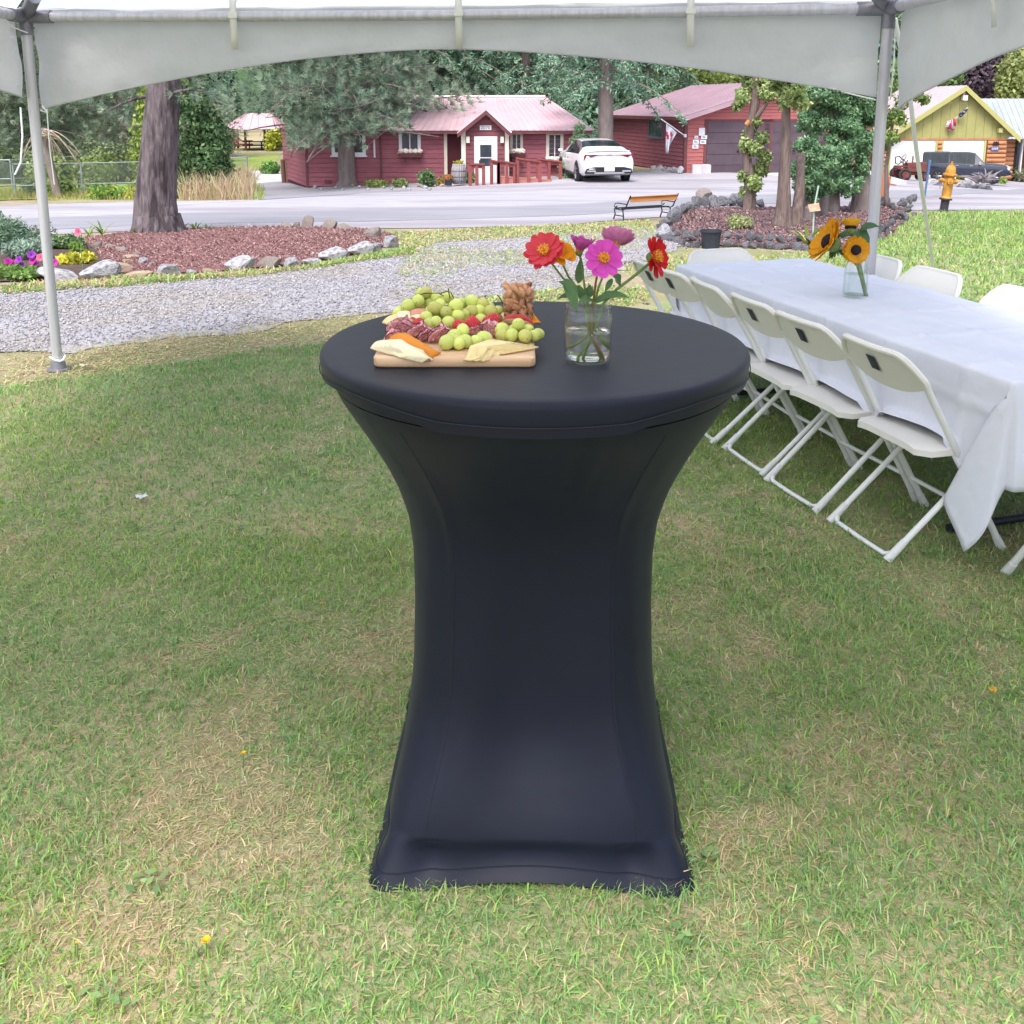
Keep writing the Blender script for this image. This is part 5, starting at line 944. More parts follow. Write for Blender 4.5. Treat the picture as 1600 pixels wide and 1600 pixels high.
# red yard sign and white stakes by the plant
t = thing('garden_sign', 'small orange and white plastic sign on a stake behind the strap-leaved plant', 'sign', G(1270, 372)); q = G(1270, 372); k = mpp(q.y)
MB().tube([q, P(1272, 325, q.y), P(1279, 290, q.y)], .012, 6).build('stake', mat('pale_green_stake', c('#a8c0b0'), rough=.6), t, rel=True); p = MB(); a = [P(1262, 320, q.y - .05), P(1279, 317, q.y - .05), P(1282, 329, q.y - .05), P(1265, 331, q.y - .05)]; p.hexa([v + Vector((0, .01, 0)) for v in a], [v - Vector((0, .01, 0)) for v in a]); p.build('plate', mat('orange_sign', c('#c87850'), c('#d8d0b8'), rough=.6, ns=9), t, smooth=0, rel=True)
for i, (u, v0, v1, lab) in enumerate(((1279, 388, 366, 'short white stake beside the strap-leaved plant'),)):
    q = G(u, v0); MB().tube([Vector((0, 0, -.05)), P(u + 1.5, v1, q.y) - q], .022, 6).build('stake', m_whitep, None).location = q; tag(bpy.context.scene.objects['stake.001'] if 'stake.001' in bpy.context.scene.objects else scene.objects[-1], lab, 'stake')
# ---- shrubs below the red house, barrel, pots
for (u, v, w_, h, cols, lab) in ((588, 293, 34, 13, cl('#93a05c', '#7c8c4c'), 'low green shrub below the red house, left of the window box'), (625, 293, 20, 16, cl('#6f8050', '#8c9660'), 'spiky shrub below the flower box'), (665, 293, 30, 32, cl('#6a8458', '#58744c', '#82986c'), 'feathery green shrub left of the barrel'), (690, 290, 16, 15, cl('#9a9a58', '#c08060'), 'small shrub with orange blooms beside the barrel'), (735, 287, 14, 17, cl('#7c9458', '#6a844e'), 'leafy plant right of the barrel')):
    shrub('house_shrub', lab, u, v, w_, h, cols, 1200, (.13, .06), group='shrubs below the red house')
q = G(717, 287); q.y = 35.4; q = P(717, 287, 35.4); k = mpp(35.4); bt_ = thing('wine_barrel', 'grey oak barrel planter beside the porch', 'barrel', q); m_oak = mat('grey_oak', c('#8a8588'), c('#9c979a'), rough=.85, ns=8, stretch=(4, 4, .5)); m_hoop = mat('steel_hoop', c('#6c6c74'), rough=.5, metal=.6)
for i in range(18):
    a0, a1 = 6.283 * i / 18 + .012, 6.283 * (i + 1) / 18 - .012; rows = []
    for z, r_ in ((0, 9), (8, 11), (15, 11.6), (22, 11), (31, 9)): rows.append([Vector((math.cos(a) * r_ * k, math.sin(a) * r_ * k, z * k)) for a in (a0, (a0 + a1) / 2, a1)])
    MB().grid(rows).build('stave', m_oak, bt_, smooth=180, solid=.03)
for z, r_ in ((4, 10.3), (11, 11.6), (20, 11.6), (28, 9.9)): MB().lathe([(r_ * k, (z - .8) * k), (r_ * k + .01, (z - .8) * k), (r_ * k + .01, (z + .8) * k), (r_ * k, (z + .8) * k)], 24, cap=False).build('hoop', m_hoop, bt_)
V_, F_, C_ = lump_cloud([((0, 0, 31.5 * k), (8 * k, 8 * k, 2.5 * k))], 400, .1, .06, cl('#c8b848', '#8a9a48', '#b0a83c'), .2); arr_mesh('plants', V_, F_, m_leafy, bt_, C_)
q = P(701, 290, 35.0); k = mpp(35); pp = thing('plant_pot', 'small dark pot with orange flowers before the barrel', 'pot', q); MB().lathe([(5 * k, 0), (6.5 * k, 8 * k), (7 * k, 8.2 * k), (6 * k, 8.5 * k), (.01, 8 * k)], 18).build('shell', m_pot, pp); V_, F_, C_ = lump_cloud([((0, 0, 12 * k), (7 * k, 7 * k, 5 * k))], 500, .1, .05, cl('#b86048', '#8a9050', '#c08058'), .2); arr_mesh('plants', V_, F_, m_leafy, pp, C_)
# rustic gate posts at the house corner
for (u, lab) in ((444, 'dark wooden post, left one at the corner of the red house'), (451, 'dark wooden post, right one at the corner of the red house')):
    q = G(u, 286); k = mpp(q.y); p = MB(); p.tube([Vector((0, 0, -.1)), Vector((-.02, 0, 38 * k * .5)), Vector((-.03, 0, 37 * k))], [.1, .095, .09], 8); o = p.build('wooden_post', m_spost, None); o.location = q; tag(o, lab, 'post')
# ---- bench
m_iron = mat('black_iron', c('#2c2c34'), rough=.5, metal=.3); m_slat = mat('orange_varnish_slat', c('#b87c44'), c('#a86c38'), rough=.5, ns=6, stretch=(.5, 4, 4))
qa = G(978, 346); qb = Vector((P(1052, 340, qa.y + .5).x, qa.y + .5, 0)); qb.z = zg(qb.x, qb.y); d = (qb - qa); d.z = 0; L_ = d.length; d.normalize(); n_ = Vector((-d.y, d.x, 0)); k = mpp(qa.y); be = thing('garden_bench', 'black iron garden bench with one orange back slat beside the road', 'bench', qa.lerp(qb, .5), math.atan2(d.y, d.x)); kb = k
H_ = 42 * k
for s_ in (-1, 1):
    x = s_ * L_ / 2
    p = MB(); p.tube([(x, .06, 0), (x, .10, H_ * .42), (x, .02, H_ * .5), (x, -.05, H_ * .75), (x, -.12, H_)], .012, 7); p.build('leg', m_iron, be)
    p = MB(); p.tube([(x, .38, 0), (x, .33, H_ * .25), (x, .36, H_ * .44)], .012, 7); p.build('leg', m_iron, be)
    p = MB(); p.tube([(x, .36, H_ * .43), (x, .1, H_ * .43)], .011, 6); p.build('seat_bracket', m_iron, be)
    p = MB(); p.tube([(x, 0.0, H_ * .66), (x, .25, H_ * .67), (x, .34, H_ * .63), (x, .36, H_ * .52), (x, .3, H_ * .5), (x, .27, H_ * .56)], .010, 6); p.build('armrest', m_iron, be)
    p = MB(); p.tube([(x, .07, H_ * .2), (x, .34, H_ * .2)], .01, 6); p.build('stretcher', m_iron, be)
MB().box((0, -.10, H_ * .86), (L_ - .03, .025, H_ * .2), Matrix.Rotation(R(-14), 3, 'X')).build('back_slat', m_slat, be, smooth=0); MB().box((0, -.115, H_ * .955), (L_ - .02, .03, H_ * .03), Matrix.Rotation(R(-14), 3, 'X')).build('top_rail', m_slat, be, smooth=0)
for j in range(2): MB().box((0, .14 + .2 * j, H_ * .455), (L_ - .02, .05, .02)).build('seat_slat', m_iron, be, smooth=0)
# ---- chain link fence on the left
m_galv = mat('galvanised_tube', c('#aab0b8'), c('#98a0a8'), rough=.45, metal=.5, ns=6); m_wire = mat('chain_link_wire', c('#9aa2a8'), rough=.5, metal=.3)
def fence(label, posts, h, gate=False):
    ps = [G(*p_) for p_ in posts]; t = thing('chain_link_fence', label, 'fence', ps[0], 0, 'chain-link fences left of the house')
    for q in ps: MB().tube([q + Vector((0, 0, -.1)), q + Vector((0, 0, h + .04))], .034, 8).build('post', m_galv, t, rel=True)
    for a, b_ in zip(ps, ps[1:]):
        for z in (h, h * .36): MB().tube([a + Vector((0, 0, z)), b_ + Vector((0, 0, z))], .021, 7).build('rail', m_galv, t, rel=True)
        L_ = (b_ - a).length; u = (b_ - a).normalized(); n = int(L_ / .09); V, F = [], []
        for s_ in (1, -1):
            for i in range(-int(h / .09), n):
                x0 = i * .09; pts_ = []
                z0, z1 = 0.0, h; xa, xb = (x0, x0 + h) if s_ > 0 else (x0 + h, x0)
                # clip the diagonal to the bay
                def cut(x): return (x - xa) / (xb - xa)
                t0, t1 = 0.0, 1.0
                for lim in (0.0, L_):
                    tt = cut(lim)
                    inc = xb > xa
                    if lim == 0.0: t0, t1 = (max(t0, tt), t1) if inc else (t0, min(t1, tt))
                    else: t0, t1 = (t0, min(t1, tt)) if inc else (max(t0, tt), t1)
                if t1 <= t0: continue
                A = a + u * (xa + (xb - xa) * t0) + Vector((0, 0, h * t0)); B = a + u * (xa + (xb - xa) * t1) + Vector((0, 0, h * t1)); w_ = Vector((0, 0, .004)); o_ = len(V); V += [A - w_, B - w_, B + w_, A + w_]; F.append((o_, o_ + 1, o_ + 2, o_ + 3))
        o = arr_mesh('wire_mesh', np.array([tuple(v - ps[0]) for v in V]), np.array(F), m_wire, t); o['kind'] = 'stuff'
fence('near chain-link fence with a low lawn behind, left of the big trunk', [(-90, 330), (25, 309), (130, 306), (235, 302), (345, 300)], 1.22); fence('far chain-link fence crossing behind the near one', [(-60, 296), (20, 296), (130, 286), (240, 280), (350, 276)], 1.2)
fence('short chain-link gate bay beside the paved drive', [(348, 300), (388, 297)], 1.3)
# ---- tall dry grass by the fence
def tallgrass(name, label, poly, n, L_, W_, cols):
    (u0, v0, u1, v1) = poly; pos = []
    for _ in range(n): g_ = G(rng.uniform(u0, u1), rng.uniform(v0, v1)); pos.append((g_.x, g_.y, g_.z, mpp(g_.y)))
    pos = np.array(pos); B = pos[:, :3]; kk = pos[:, 3:4]; d = unit(rng.normal(size=(n, 3)) * np.array((.25, .25, 0)) + np.array((0, 0, 1))); Ls = L_ * kk * rng.uniform(.35, 1.1, (n, 1)); s_ = unit(np.cross(d, rand_dirs(n))) * W_ * kk * .5
    tip = B + d * Ls + np.concatenate([rng.normal(size=(n, 2)) * .12 * Ls, -.06 * Ls], 1); mid_ = B + d * Ls * .55
    V = np.stack([B - s_, B + s_, mid_ + s_ * .8, mid_ - s_ * .8, tip], 1).reshape(-1, 3); i = np.arange(n)[:, None] * 5; F = np.concatenate([i + np.array([[0, 1, 2]]), i + np.array([[0, 2, 3]]), i + np.array([[3, 2, 4]])], 0)
    C = np.repeat(np.array(cols)[rng.integers(0, len(cols), n)] * rng.uniform(.8, 1.2, (n, 1)), 5, 0); o = arr_mesh(name, V, F, m_leafy, None, C); return tag(o, label, 'grass', kind='stuff')
tallgrass('tall_grass', 'tall dry reddish grass along the fence right of the big trunk', (280, 299, 395, 313), 2600, 52, 1.3, cl('#bda48a', '#c8b498', '#b0927c', '#b4ac7c')); tallgrass('tall_grass', 'yellow-green weeds at the foot of the near fence', (-40, 302, 230, 313), 2600, 14, 1.0, cl('#a0a060', '#8c9a50', '#b09a70')); tallgrass('tall_grass', 'green weeds edging the paved drive', (380, 300, 412, 313), 600, 18, 1.0, cl('#98a860', '#b0b080'))
shrub('garden_shrub', 'leafy green plants by the concrete path beyond the drive', 425, 272, 34, 22, cl('#6f9a50', '#84a860', '#5c8844'), 1400, (.2, .12)); shrub('forsythia', 'bright yellow-green bush behind the shelter beside the house', 428, 236, 24, 36, cl('#b8bc48', '#a4b044', '#c8c460'), 1600, (.4, .25))
# ---- hydrant
m_hyd = mat('yellow_hydrant_paint', c('#c89440'), c('#b8843a'), rough=.5, ns=8, col3=c('#a06a34'), ns3=5); m_hydb = mat('black_hydrant_base', c('#33323a'), c('#44424a'), rough=.7, ns=8)
q = G(1474, 331); k = mpp(q.y); hy = thing('fire_hydrant', 'yellow fire hydrant on a black standpipe at the lawn edge', 'hydrant', q); hy.rotation_euler = (0, R(5.0), R(-12))
MB().lathe([(6.3 * k, -2 * k), (6.3 * k, 17 * k), (6.6 * k, 19 * k)], 20).build('standpipe', m_hydb, hy); MB().lathe([(9 * k, 19 * k), (9.6 * k, 19.6 * k), (9.6 * k, 21.4 * k), (9 * k, 22 * k)], 20).build('flange', m_hydb, hy)
MB().lathe([(8.6 * k, 22.0 * k), (8.4 * k, 23.6 * k), (7.0 * k, 24.5 * k), (7.4 * k, 42 * k), (7.6 * k, 56 * k), (10.4 * k, 57 * k), (10.8 * k, 58.5 * k), (10.4 * k, 60 * k), (7.6 * k, 61 * k), (7.3 * k, 66 * k), (6 * k, 71 * k), (3.6 * k, 73.5 * k), (.01, 74 * k)], 24).build('barrel', m_hyd, hy, smooth=50)
MB().lathe([(2.6 * k, 73 * k), (2.6 * k, 76 * k), (1.8 * k, 76.4 * k), (1.8 * k, 79 * k), (.01, 79.2 * k)], 5).build('operating_nut', m_hyd, hy)
for a, l_, rr in ((180, 14, 4.2), (0, 12.5, 4.2), (270, 12, 5)):
    dd = Vector((math.cos(R(a)), math.sin(R(a)), 0)); c0 = Vector((0, 0, 49 * k)); nz = MB().tube([c0 + dd * 6 * k, c0 + dd * (l_ - 3) * k, c0 + dd * (l_ - 2.9) * k, c0 + dd * l_ * k], [rr * .85 * k, rr * .85 * k, rr * k, rr * .9 * k], 14).build('nozzle', m_hyd, hy); MB().tube([c0 + dd * l_ * k, c0 + dd * (l_ + 1.6) * k], [rr * .35 * k, rr * .35 * k], 5).build('cap_nut', m_hyd, nz)
MB().tube([(-11 * k, 0, 46 * k), (-12 * k, -.01, 40 * k), (-11.5 * k, -.01, 35 * k)], .8 * k, 5).build('chain', m_galv, hy)
# blue marker post and Adirondack-like slatted chair back by the pole
q = G(1441, 336); p = MB(); e = P(1453, 250, q.y) - q; p.tube([Vector((0, 0, -.1)), Vector((e.x * .25, 0, e.z * .3)), e], [.028, .030, .05], 6, flat=.4); o = p.build('marker_post', mat('blue_post', c('#6c88b8'), c('#5c78a8'), rough=.6, ns=5), None); o.location = q; tag(o, 'slim blue marker post leaning beside the hydrant', 'post')
m_adi = mat('orange_stain_wood', c('#b06a48'), c('#9a5838'), rough=.6, ns=6, rand=.1, stretch=(4, 4, .6)); q = G(1375, 316); k = mpp(q.y); ad = thing('slatted_chair', 'orange slatted garden chair seen from behind, beside the right tent pole', 'chair', q)
for i in range(7):
    s_ = -1 + 2 * i / 6; x0, x1 = s_ * 9 * k, s_ * 15.5 * k; top_ = (52 - 12 * abs(s_) ** 2.2) * k; w_ = 2.1 * k; rows = [[Vector((x0 - w_ * .8, 0, 4 * k)), Vector((x0 + w_ * .8, 0, 4 * k))], [Vector((x0 * .5 + x1 * .5 - w_, .04, 28 * k)), Vector((x0 * .5 + x1 * .5 + w_, .04, 28 * k))], [Vector((x1 - w_, .10, top_)), Vector((x1 + w_, .10, top_))]]; MB().grid(rows).build('back_slat', m_adi, ad, smooth=0, solid=.025)
for z in (14, 34): MB().box((0, .08 + z * .0006, z * k), (26 * k, .04, 3 * k)).build('cross_rail', m_adi, ad, smooth=0)
for s_ in (-1, 1): MB().box((s_ * 15 * k, .28, 13 * k), (2.5 * k, .05, 30 * k)).build('leg', m_adi, ad, smooth=0); MB().box((s_ * 17 * k, .12, 28 * k), (5 * k, .6, 1.2 * k)).build('armrest', m_adi, ad, smooth=0)
MB().box((0, .3, 13 * k), (28 * k, .5, 1.5 * k)).build('seat', m_adi, ad, smooth=0)
# ---- things before the log house: old tractor, driftwood, planting
YT = 50.0; tq = lambda u, v: P(u, v, YT); m_rust = mat('rusty_red', c('#7a4440'), c('#5c3430'), rough=.8, ns=5, bump=.4, bs=12); m_tyre = mat('old_tyre', c('#3c3838'), rough=.9)
tz = zg(tq(1425, 278).x, YT); tr_ = thing('old_tractor', 'rusty red antique tractor parked before the log house', 'tractor', (tq(1420, 278).x, YT, tz)); k = mpp(YT); K = lambda x, y, z: Vector((x * k, y, z * k))
MB().loft([[K(-6, -.25, 14), K(-6, .25, 14), K(-6, .25, 27), K(-6, -.25, 27)], [K(24, -.25, 14), K(24, .25, 14), K(24, .2, 29), K(24, -.2, 29)]]).build('engine_hood', m_rust, tr_, smooth=30); MB().tube([K(-26, 0, 12), K(-8, 0, 13), K(22, 0, 12)], .14, 8).build('chassis', m_rust, tr_); MB().tube([K(4, 0, 28), K(4, 0, 38)], .04, 8).build('exhaust', m_rust, tr_)
MB().box(K(-14, 0, 22), (.5, .5, .08)).build('seat', m_rust, tr_, smooth=0); MB().tube([K(-6, 0, 27), K(-11, 0, 34)], .02, 6).build('steering_column', m_rust, tr_)
MB().tube([K(-11, 0, 34) + Vector((.1 * math.cos(a), .22 * math.sin(a), .2 * math.cos(a))) for a in [6.283 * i / 16 for i in range(17)]], .018, 6).build('steering_wheel', m_rust, tr_)
for (x, y, rr) in ((-14, -.6, 10), (-14, .6, 10), (20, -.4, 6), (20, .4, 6)):
    wh = MB().tube([K(x, y - .12, rr), K(x, y + .12, rr)], rr * k * .55, 20).build('wheel', m_rust, tr_); MB().tube([K(x, y, rr) + Vector((math.cos(a) * rr * k * .8, 0, math.sin(a) * rr * k * .8)) for a in [6.283 * i / 24 for i in range(25)]], rr * k * .22, 8).build('tyre', m_tyre, wh)
MB().box(K(-22, -.4, 20), (12 * k, .5, 3 * k), Matrix.Rotation(R(15), 3, 'Y')).build('mudguard', m_rust, tr_, smooth=0)
sp_ = thing('iron_scroll', 'curly wrought iron ornament standing before the white garage door', 'ornament', (tq(1410, 270).x, YT + 1, zg(tq(1410, 270).x, YT + 1))); z0 = sp_.location
MB().tube([P(1412, 275, YT + 1), P(1411, 250, YT + 1), P(1405, 244, YT + 1), P(1399, 246, YT + 1), P(1399, 255, YT + 1), P(1404, 257, YT + 1), P(1409, 252, YT + 1)], .03, 6).build('scroll', m_iron, sp_, rel=True); MB().tube([P(1411, 258, YT + 1), P(1416, 256, YT + 1), P(1418, 250, YT + 1)], .03, 6).build('branch', m_iron, sp_, rel=True)
YD = 44.0; dq = P(1540, 287, YD); dw = thing('driftwood', 'tangle of grey driftwood before the dark pickup truck', 'driftwood', (dq.x, YD, zg(dq.x, YD))); m_dw = mat('driftwood_grey', c('#8c8488'), c('#6f686c'), rough=.9, ns=6)
for i in range(30):
    a = P(1530 + rng.uniform(-6, 22), 284 + rng.uniform(-4, 2), YD + rng.uniform(-.5, .5)); e = a + Vector((rng.normal() * .45, rng.normal() * .3, abs(rng.normal()) * .28 + .04)); MB().tube(bez(a, a.lerp(e, .5) + Vector((rng.normal() * .1, 0, .12)), e, 4), [.055, .05, .04, .03, .012], 6).build('branch', m_dw, dw, smooth=180, rel=True)
for (u, v, w_, h, cols, lab) in ((1467, 281, 20, 15, cl('#a0b050', '#8ca044'), 'light green clump left of the hydrant before the truck'), (1520, 281, 22, 12, cl('#c0bc40', '#b0ac38'), 'yellow-green clump before the truck bumper'), (1500, 281, 14, 10, cl('#b8b440', '#a4a83c'), 'small yellow clump right behind the hydrant'), (1562, 287, 16, 9, cl('#90a850', '#a0b45c'), 'bright green clump right of the driftwood'), (1588, 284, 22, 26, cl('#8c8c70', '#747a5c'), 'grassy clump at the right end of the driftwood'), (1592, 272, 24, 36, cl('#b0a8c0', '#988fae', '#8c9a70'), 'pale lavender bush at the right edge before the log house'), (1583, 243, 12, 26, cl('#b89aa4', '#a08894', '#8a8a64'), 'pinkish plume grass at the log house corner'), (1598, 232, 16, 14, cl('#c8b040', '#8a9a48'), 'yellow flowering bush at the log house doorway')):
    shrub('front_shrub', lab, u, v, w_, h, cols, 700, (.2, .11), group='plants before the log house')
for i in range(9):
    u = 1456 + i * 11; q = P(u, 285, 45); z = zg(q.x, 45); rock('g', (q.x, 45, z + .1), .35, .25, .2 + .05 * (i % 2), 'pale boulder in the planting strip before the pickup truck', 'boulders before the pickup truck')
# ================================================================== vehicles
m_carw = mat('white_car_paint', c('#e6e6ea'), rough=.25, spec=.5, coat=.6); m_cartrim = mat('black_car_trim', c('#2a2b30'), rough=.45); m_carglass = mat('car_glass', c('#1c2226'), c('#2a3238'), rough=.05, ns=2, spec=.45); m_tail = mat('red_tail_lamp', c('#7a1626'), rough=.2, coat=.5); m_silver = mat('silver_trim', c('#b4b4ba'), rough=.35, metal=.5); m_tyreb = mat('tyre_rubber', c('#232327'), rough=.85); m_rim = mat('alloy_rim', c('#8c8e94'), rough=.3, metal=.7)
m_navyp = mat('dark_navy_paint', c('#262b3c'), rough=.25, spec=.5, coat=.6); m_head = mat('head_lamp', c('#c8ccd0'), rough=.15, spec=.8)
def section(st):
    x, hw_, zs_, zb_, zt_, ht_ = st
    return [Vector((x, y, z)) for y, z in ((0, zs_), (hw_ * .86, zs_), (hw_ * .97, zs_ + .10), (hw_, (zs_ + zb_) / 2 + .03), (hw_ * .985, zb_ - .06), (hw_ * .955, zb_), (ht_, zt_ - .035), (ht_ * .86, zt_), (0, zt_ + .018))]
def car_body(t, sts, paint, glass_rows, screens, name='body'):
    """glass_rows: station intervals whose side band (5-6) is glass; screens: intervals whose top bands (6-8) are glass"""
    S = [section(s_) for s_ in sts]; p = MB(); gl_side, gl_top = [], []
    for i in range(len(S) - 1):
        for j in range(8):
            quad = [S[i][j], S[i + 1][j], S[i + 1][j + 1], S[i][j + 1]]
            if j == 5 and i in glass_rows: gl_side.append((i, quad)); continue
            if j in (6, 7) and i in screens: gl_top.append((i, quad)); continue
            p.add(quad, [(0, 1, 2, 3)]); p.add([Vector((v.x, -v.y, v.z)) for v in quad], [(3, 2, 1, 0)])
    for e, rev in ((S[0], False), (S[-1], True)):
        ring = e + [Vector((v.x, -v.y, v.z)) for v in reversed(e[1:-1])]; p.add(ring, [tuple(range(len(ring)))] if rev else [tuple(reversed(range(len(ring))))])
    # weld the pieces into one skin
    me = p.mesh(name, paint, 0); bm = bmesh.new(); bm.from_mesh(me); bmesh.ops.remove_doubles(bm, verts=bm.verts, dist=.0005); bmesh.ops.recalc_face_normals(bm, faces=bm.faces); bm.to_mesh(me); bm.free()
    me.polygons.foreach_set('use_smooth', [True] * len(me.polygons)); me.set_sharp_from_angle(angle=R(38)); body = bpy.data.objects.new(name, me); link(body, t)
    for i, quad in gl_side:
        for s_ in (1, -1):
            c_ = sum(quad, Vector()) / 4; q = [c_.lerp(v, .93) for v in quad]; MB().add([Vector((v.x, v.y * s_, v.z)) for v in q], [(0, 1, 2, 3)]).build('side_window', m_carglass, t, smooth=0, solid=.008)
            pl_ = MB(); ring = [Vector((v.x, v.y * s_, v.z)) for v in quad]; inn = [Vector((v.x, v.y * s_, v.z)) for v in q]; pl_.add(ring + inn, [(k, (k + 1) % 4, 4 + (k + 1) % 4, 4 + k) for k in range(4)]); pl_.build('window_pillar', m_cartrim, t, smooth=0)
    for i in screens:
        qs = [q for j, q in gl_top if j == i]; p = MB()
        for q in qs: p.add(q, [(0, 1, 2, 3)]); p.add([Vector((v.x, -v.y, v.z)) for v in q], [(3, 2, 1, 0)])
        me = p.mesh('windscreen', m_carglass, 0); bm = bmesh.new(); bm.from_mesh(me); bmesh.ops.remove_doubles(bm, verts=bm.verts, dist=.0005); bmesh.ops.recalc_face_normals(bm, faces=bm.faces); bm.to_mesh(me); bm.free(); me.polygons.foreach_set('use_smooth', [True] * len(me.polygons)); link(bpy.data.objects.new('windscreen', me), t)
    return body
def wheel(t, x, y, r_, w_=.22, spokes=10):
    s_ = 1 if y > 0 else -1; c0 = Vector((x, y, r_))
    MB().tube([c0 + Vector((0, -s_ * .03, .02)), c0 + Vector((0, s_ * .012, .02))], r_ * 1.14, 28).build('wheel_arch', m_cartrim, t)
    wh = MB().tube([c0 + Vector((0, -s_ * (w_ - .03), 0)), c0 + Vector((0, -s_ * .01, 0)), c0 + Vector((0, s_ * .03, 0)), c0 + Vector((0, s_ * .032, 0))], [r_ * .98, r_, r_ * .96, r_ * .72], 30).build('wheel', m_tyreb, t)
    MB().tube([c0 + Vector((0, s_ * .026, 0)), c0 + Vector((0, s_ * .036, 0))], r_ * .70, 26).build('rim', m_cartrim, wh)
    for k in range(spokes):
        a = 6.283 * k / spokes; d = Vector((math.cos(a), 0, math.sin(a))); MB().tube([c0 + d * r_ * .1 + Vector((0, s_ * .045, 0)), c0 + d * r_ * .7 + Vector((0, s_ * .04, 0))], r_ * .055, 5).build('spoke', m_rim, wh)
    MB().tube([c0 + Vector((0, s_ * .03, 0)), c0 + Vector((0, s_ * .055, 0))], r_ * .14, 10).build('hub', m_rim, wh)
# ---- white sedan, tail towards us
YV = 34.2; rc = P(951, 287, YV); hd = Vector((-.15, 1, 0)).normalized(); cpos = Vector((rc.x, YV, 0)) + hd * 2.4; cpos.z = zg(cpos.x, cpos.y) + .01
car = thing('white_sedan', 'white sedan parked with its tail towards the road', 'car', cpos, math.atan2(hd.y, hd.x))
ST = [(-2.43, .80, .50, .80, .90, .70), (-2.40, .86, .36, .84, 1.00, .78), (-2.25, .91, .30, .92, 1.075, .80), (-1.95, .93, .24, .96, 1.12, .80), (-1.55, .935, .21, .97, 1.22, .74), (-.85, .935, .20, .97, 1.405, .62), (.05, .93, .20, .955, 1.45, .60), (.62, .93, .20, .94, 1.40, .60), (1.38, .925, .21, .90, 1.03, .76), (2.05, .90, .24, .80, .885, .74), (2.38, .80, .32, .62, .70, .62), (2.45, .70, .40, .55, .58, .5)]
car_body(car, ST, m_carw, (4, 5, 6), (4, 7))
for x in (-1.42, 1.42):
    for s_ in (-1, 1): wheel(car, x, s_ * .925, .34)
def arc(pts, sgn=1): return [Vector(p_) for p_ in pts]
MB().tube([Vector((-2.33, .84, .955)), Vector((-2.43, .72, .965)), Vector((-2.455, .4, .97)), Vector((-2.46, 0, .97)), Vector((-2.455, -.4, .97)), Vector((-2.43, -.72, .965)), Vector((-2.33, -.84, .955))], [.03, .028, .018, .015, .018, .028, .03], 8).build('light_bar', m_tail, car)
for s_ in (-1, 1):
    MB().prism([(.42, .965), (.80, .985), (.86, .93), (.885, .78), (.86, .76), (.80, .87), (.62, .90)], lambda a, b, t: Vector((-2.44 + .10 * max(0, (a - .62) / .25) + t, s_ * a, b)), -.03, .06).build('tail_light', m_tail, car, smooth=0)
    MB().box((-2.41, s_ * .62, .42), (.06, .30, .05)).build('reflector', m_silver, car, smooth=0)
    mr = MB().ball((.95, s_ * 1.03, 1.0), (.07, .10, .065), 10, 7).build('mirror', m_carw, car)
MB().prism([(-.84, .33), (.84, .33), (.80, .50), (.52, .56), (-.52, .56), (-.80, .50)], lambda a, b, t: Vector((-2.40 - .05 * (1 - (a / .85) ** 2) + t, a, b)), -.02, .08).build('diffuser', m_cartrim, car, smooth=0)
MB().box((-2.475, 0, .36), (.03, 1.05, .045)).build('bumper_trim', m_silver, car, smooth=0); MB().box((-2.485, 0, .49), (.02, .36, .15)).build('number_plate', m_whitep, car, smooth=0); MB().box((-2.30, 0, 1.105), (.12, 1.5, .018)).build('spoiler', m_carw, car, smooth=0)
for s_ in (-1, 1): MB().box((0, s_ * .925, .235), (2.2, .04, .05)).build('sill', m_cartrim, car, smooth=0); MB().box((.1, s_ * .945, .80), (.2, .02, .025)).build('door_handle', m_silver, car, smooth=0)
MB().box((-2.46, 0, 1.02), (.02, .16, .03)).build('badge', m_silver, car, smooth=0)
# ---- dark pickup with a canopy, nose to the right
YQ = 54.0; n0, n1 = P(1440, 278, YQ + .8), P(1577, 280, YQ - 1.0); hd = Vector((n1.x - n0.x, -1.6, 0)).normalized(); cpos = Vector(((n0.x + n1.x) / 2, YQ, 0)); cpos.z = zg(cpos.x, YQ) + .02
tk = thing('pickup_truck', 'dark navy pickup truck with a canopy before the log house', 'truck', cpos, math.atan2(hd.y, hd.x)); sc_ = (n1 - n0).length / 5.4
ST = [(-2.68, .88, .55, 1.12, 1.72, .66), (-2.60, .92, .45, 1.15, 1.80, .70), (-1.05, .93, .42, 1.16, 1.84, .70), (-.98, .93, .42, 1.16, 1.80, .68), (-.80, .93, .40, 1.16, 1.82, .66), (.05, .93, .38, 1.15, 1.83, .66), (.55, .93, .38, 1.14, 1.78, .66), (1.15, .93, .40, 1.12, 1.20, .80), (2.35, .92, .45, 1.05, 1.11, .82), (2.62, .88, .50, .92, .98, .80), (2.70, .80, .55, .80, .86, .74)]
car_body(tk, ST, m_navyp, (1, 3, 4, 5), (6,)); tk.scale = (sc_, sc_, sc_ * 1.1)
for x in (-1.68, 1.72):
    for s_ in (-1, 1): wheel(tk, x, s_ * .92, .39, .26, 6)
MB().box((2.70, 0, .94), (.05, 1.2, .10)).build('grille_bar', m_silver, tk, smooth=0); MB().box((2.71, 0, .83), (.04, 1.3, .10)).build('grille', m_cartrim, tk, smooth=0); MB().box((2.74, 0, .60), (.12, 1.7, .14)).build('bumper', m_navyp, tk, smooth=0); MB().box((2.78, 0, .70), (.04, 1.5, .035)).build('bumper_trim', m_silver, tk, smooth=0)
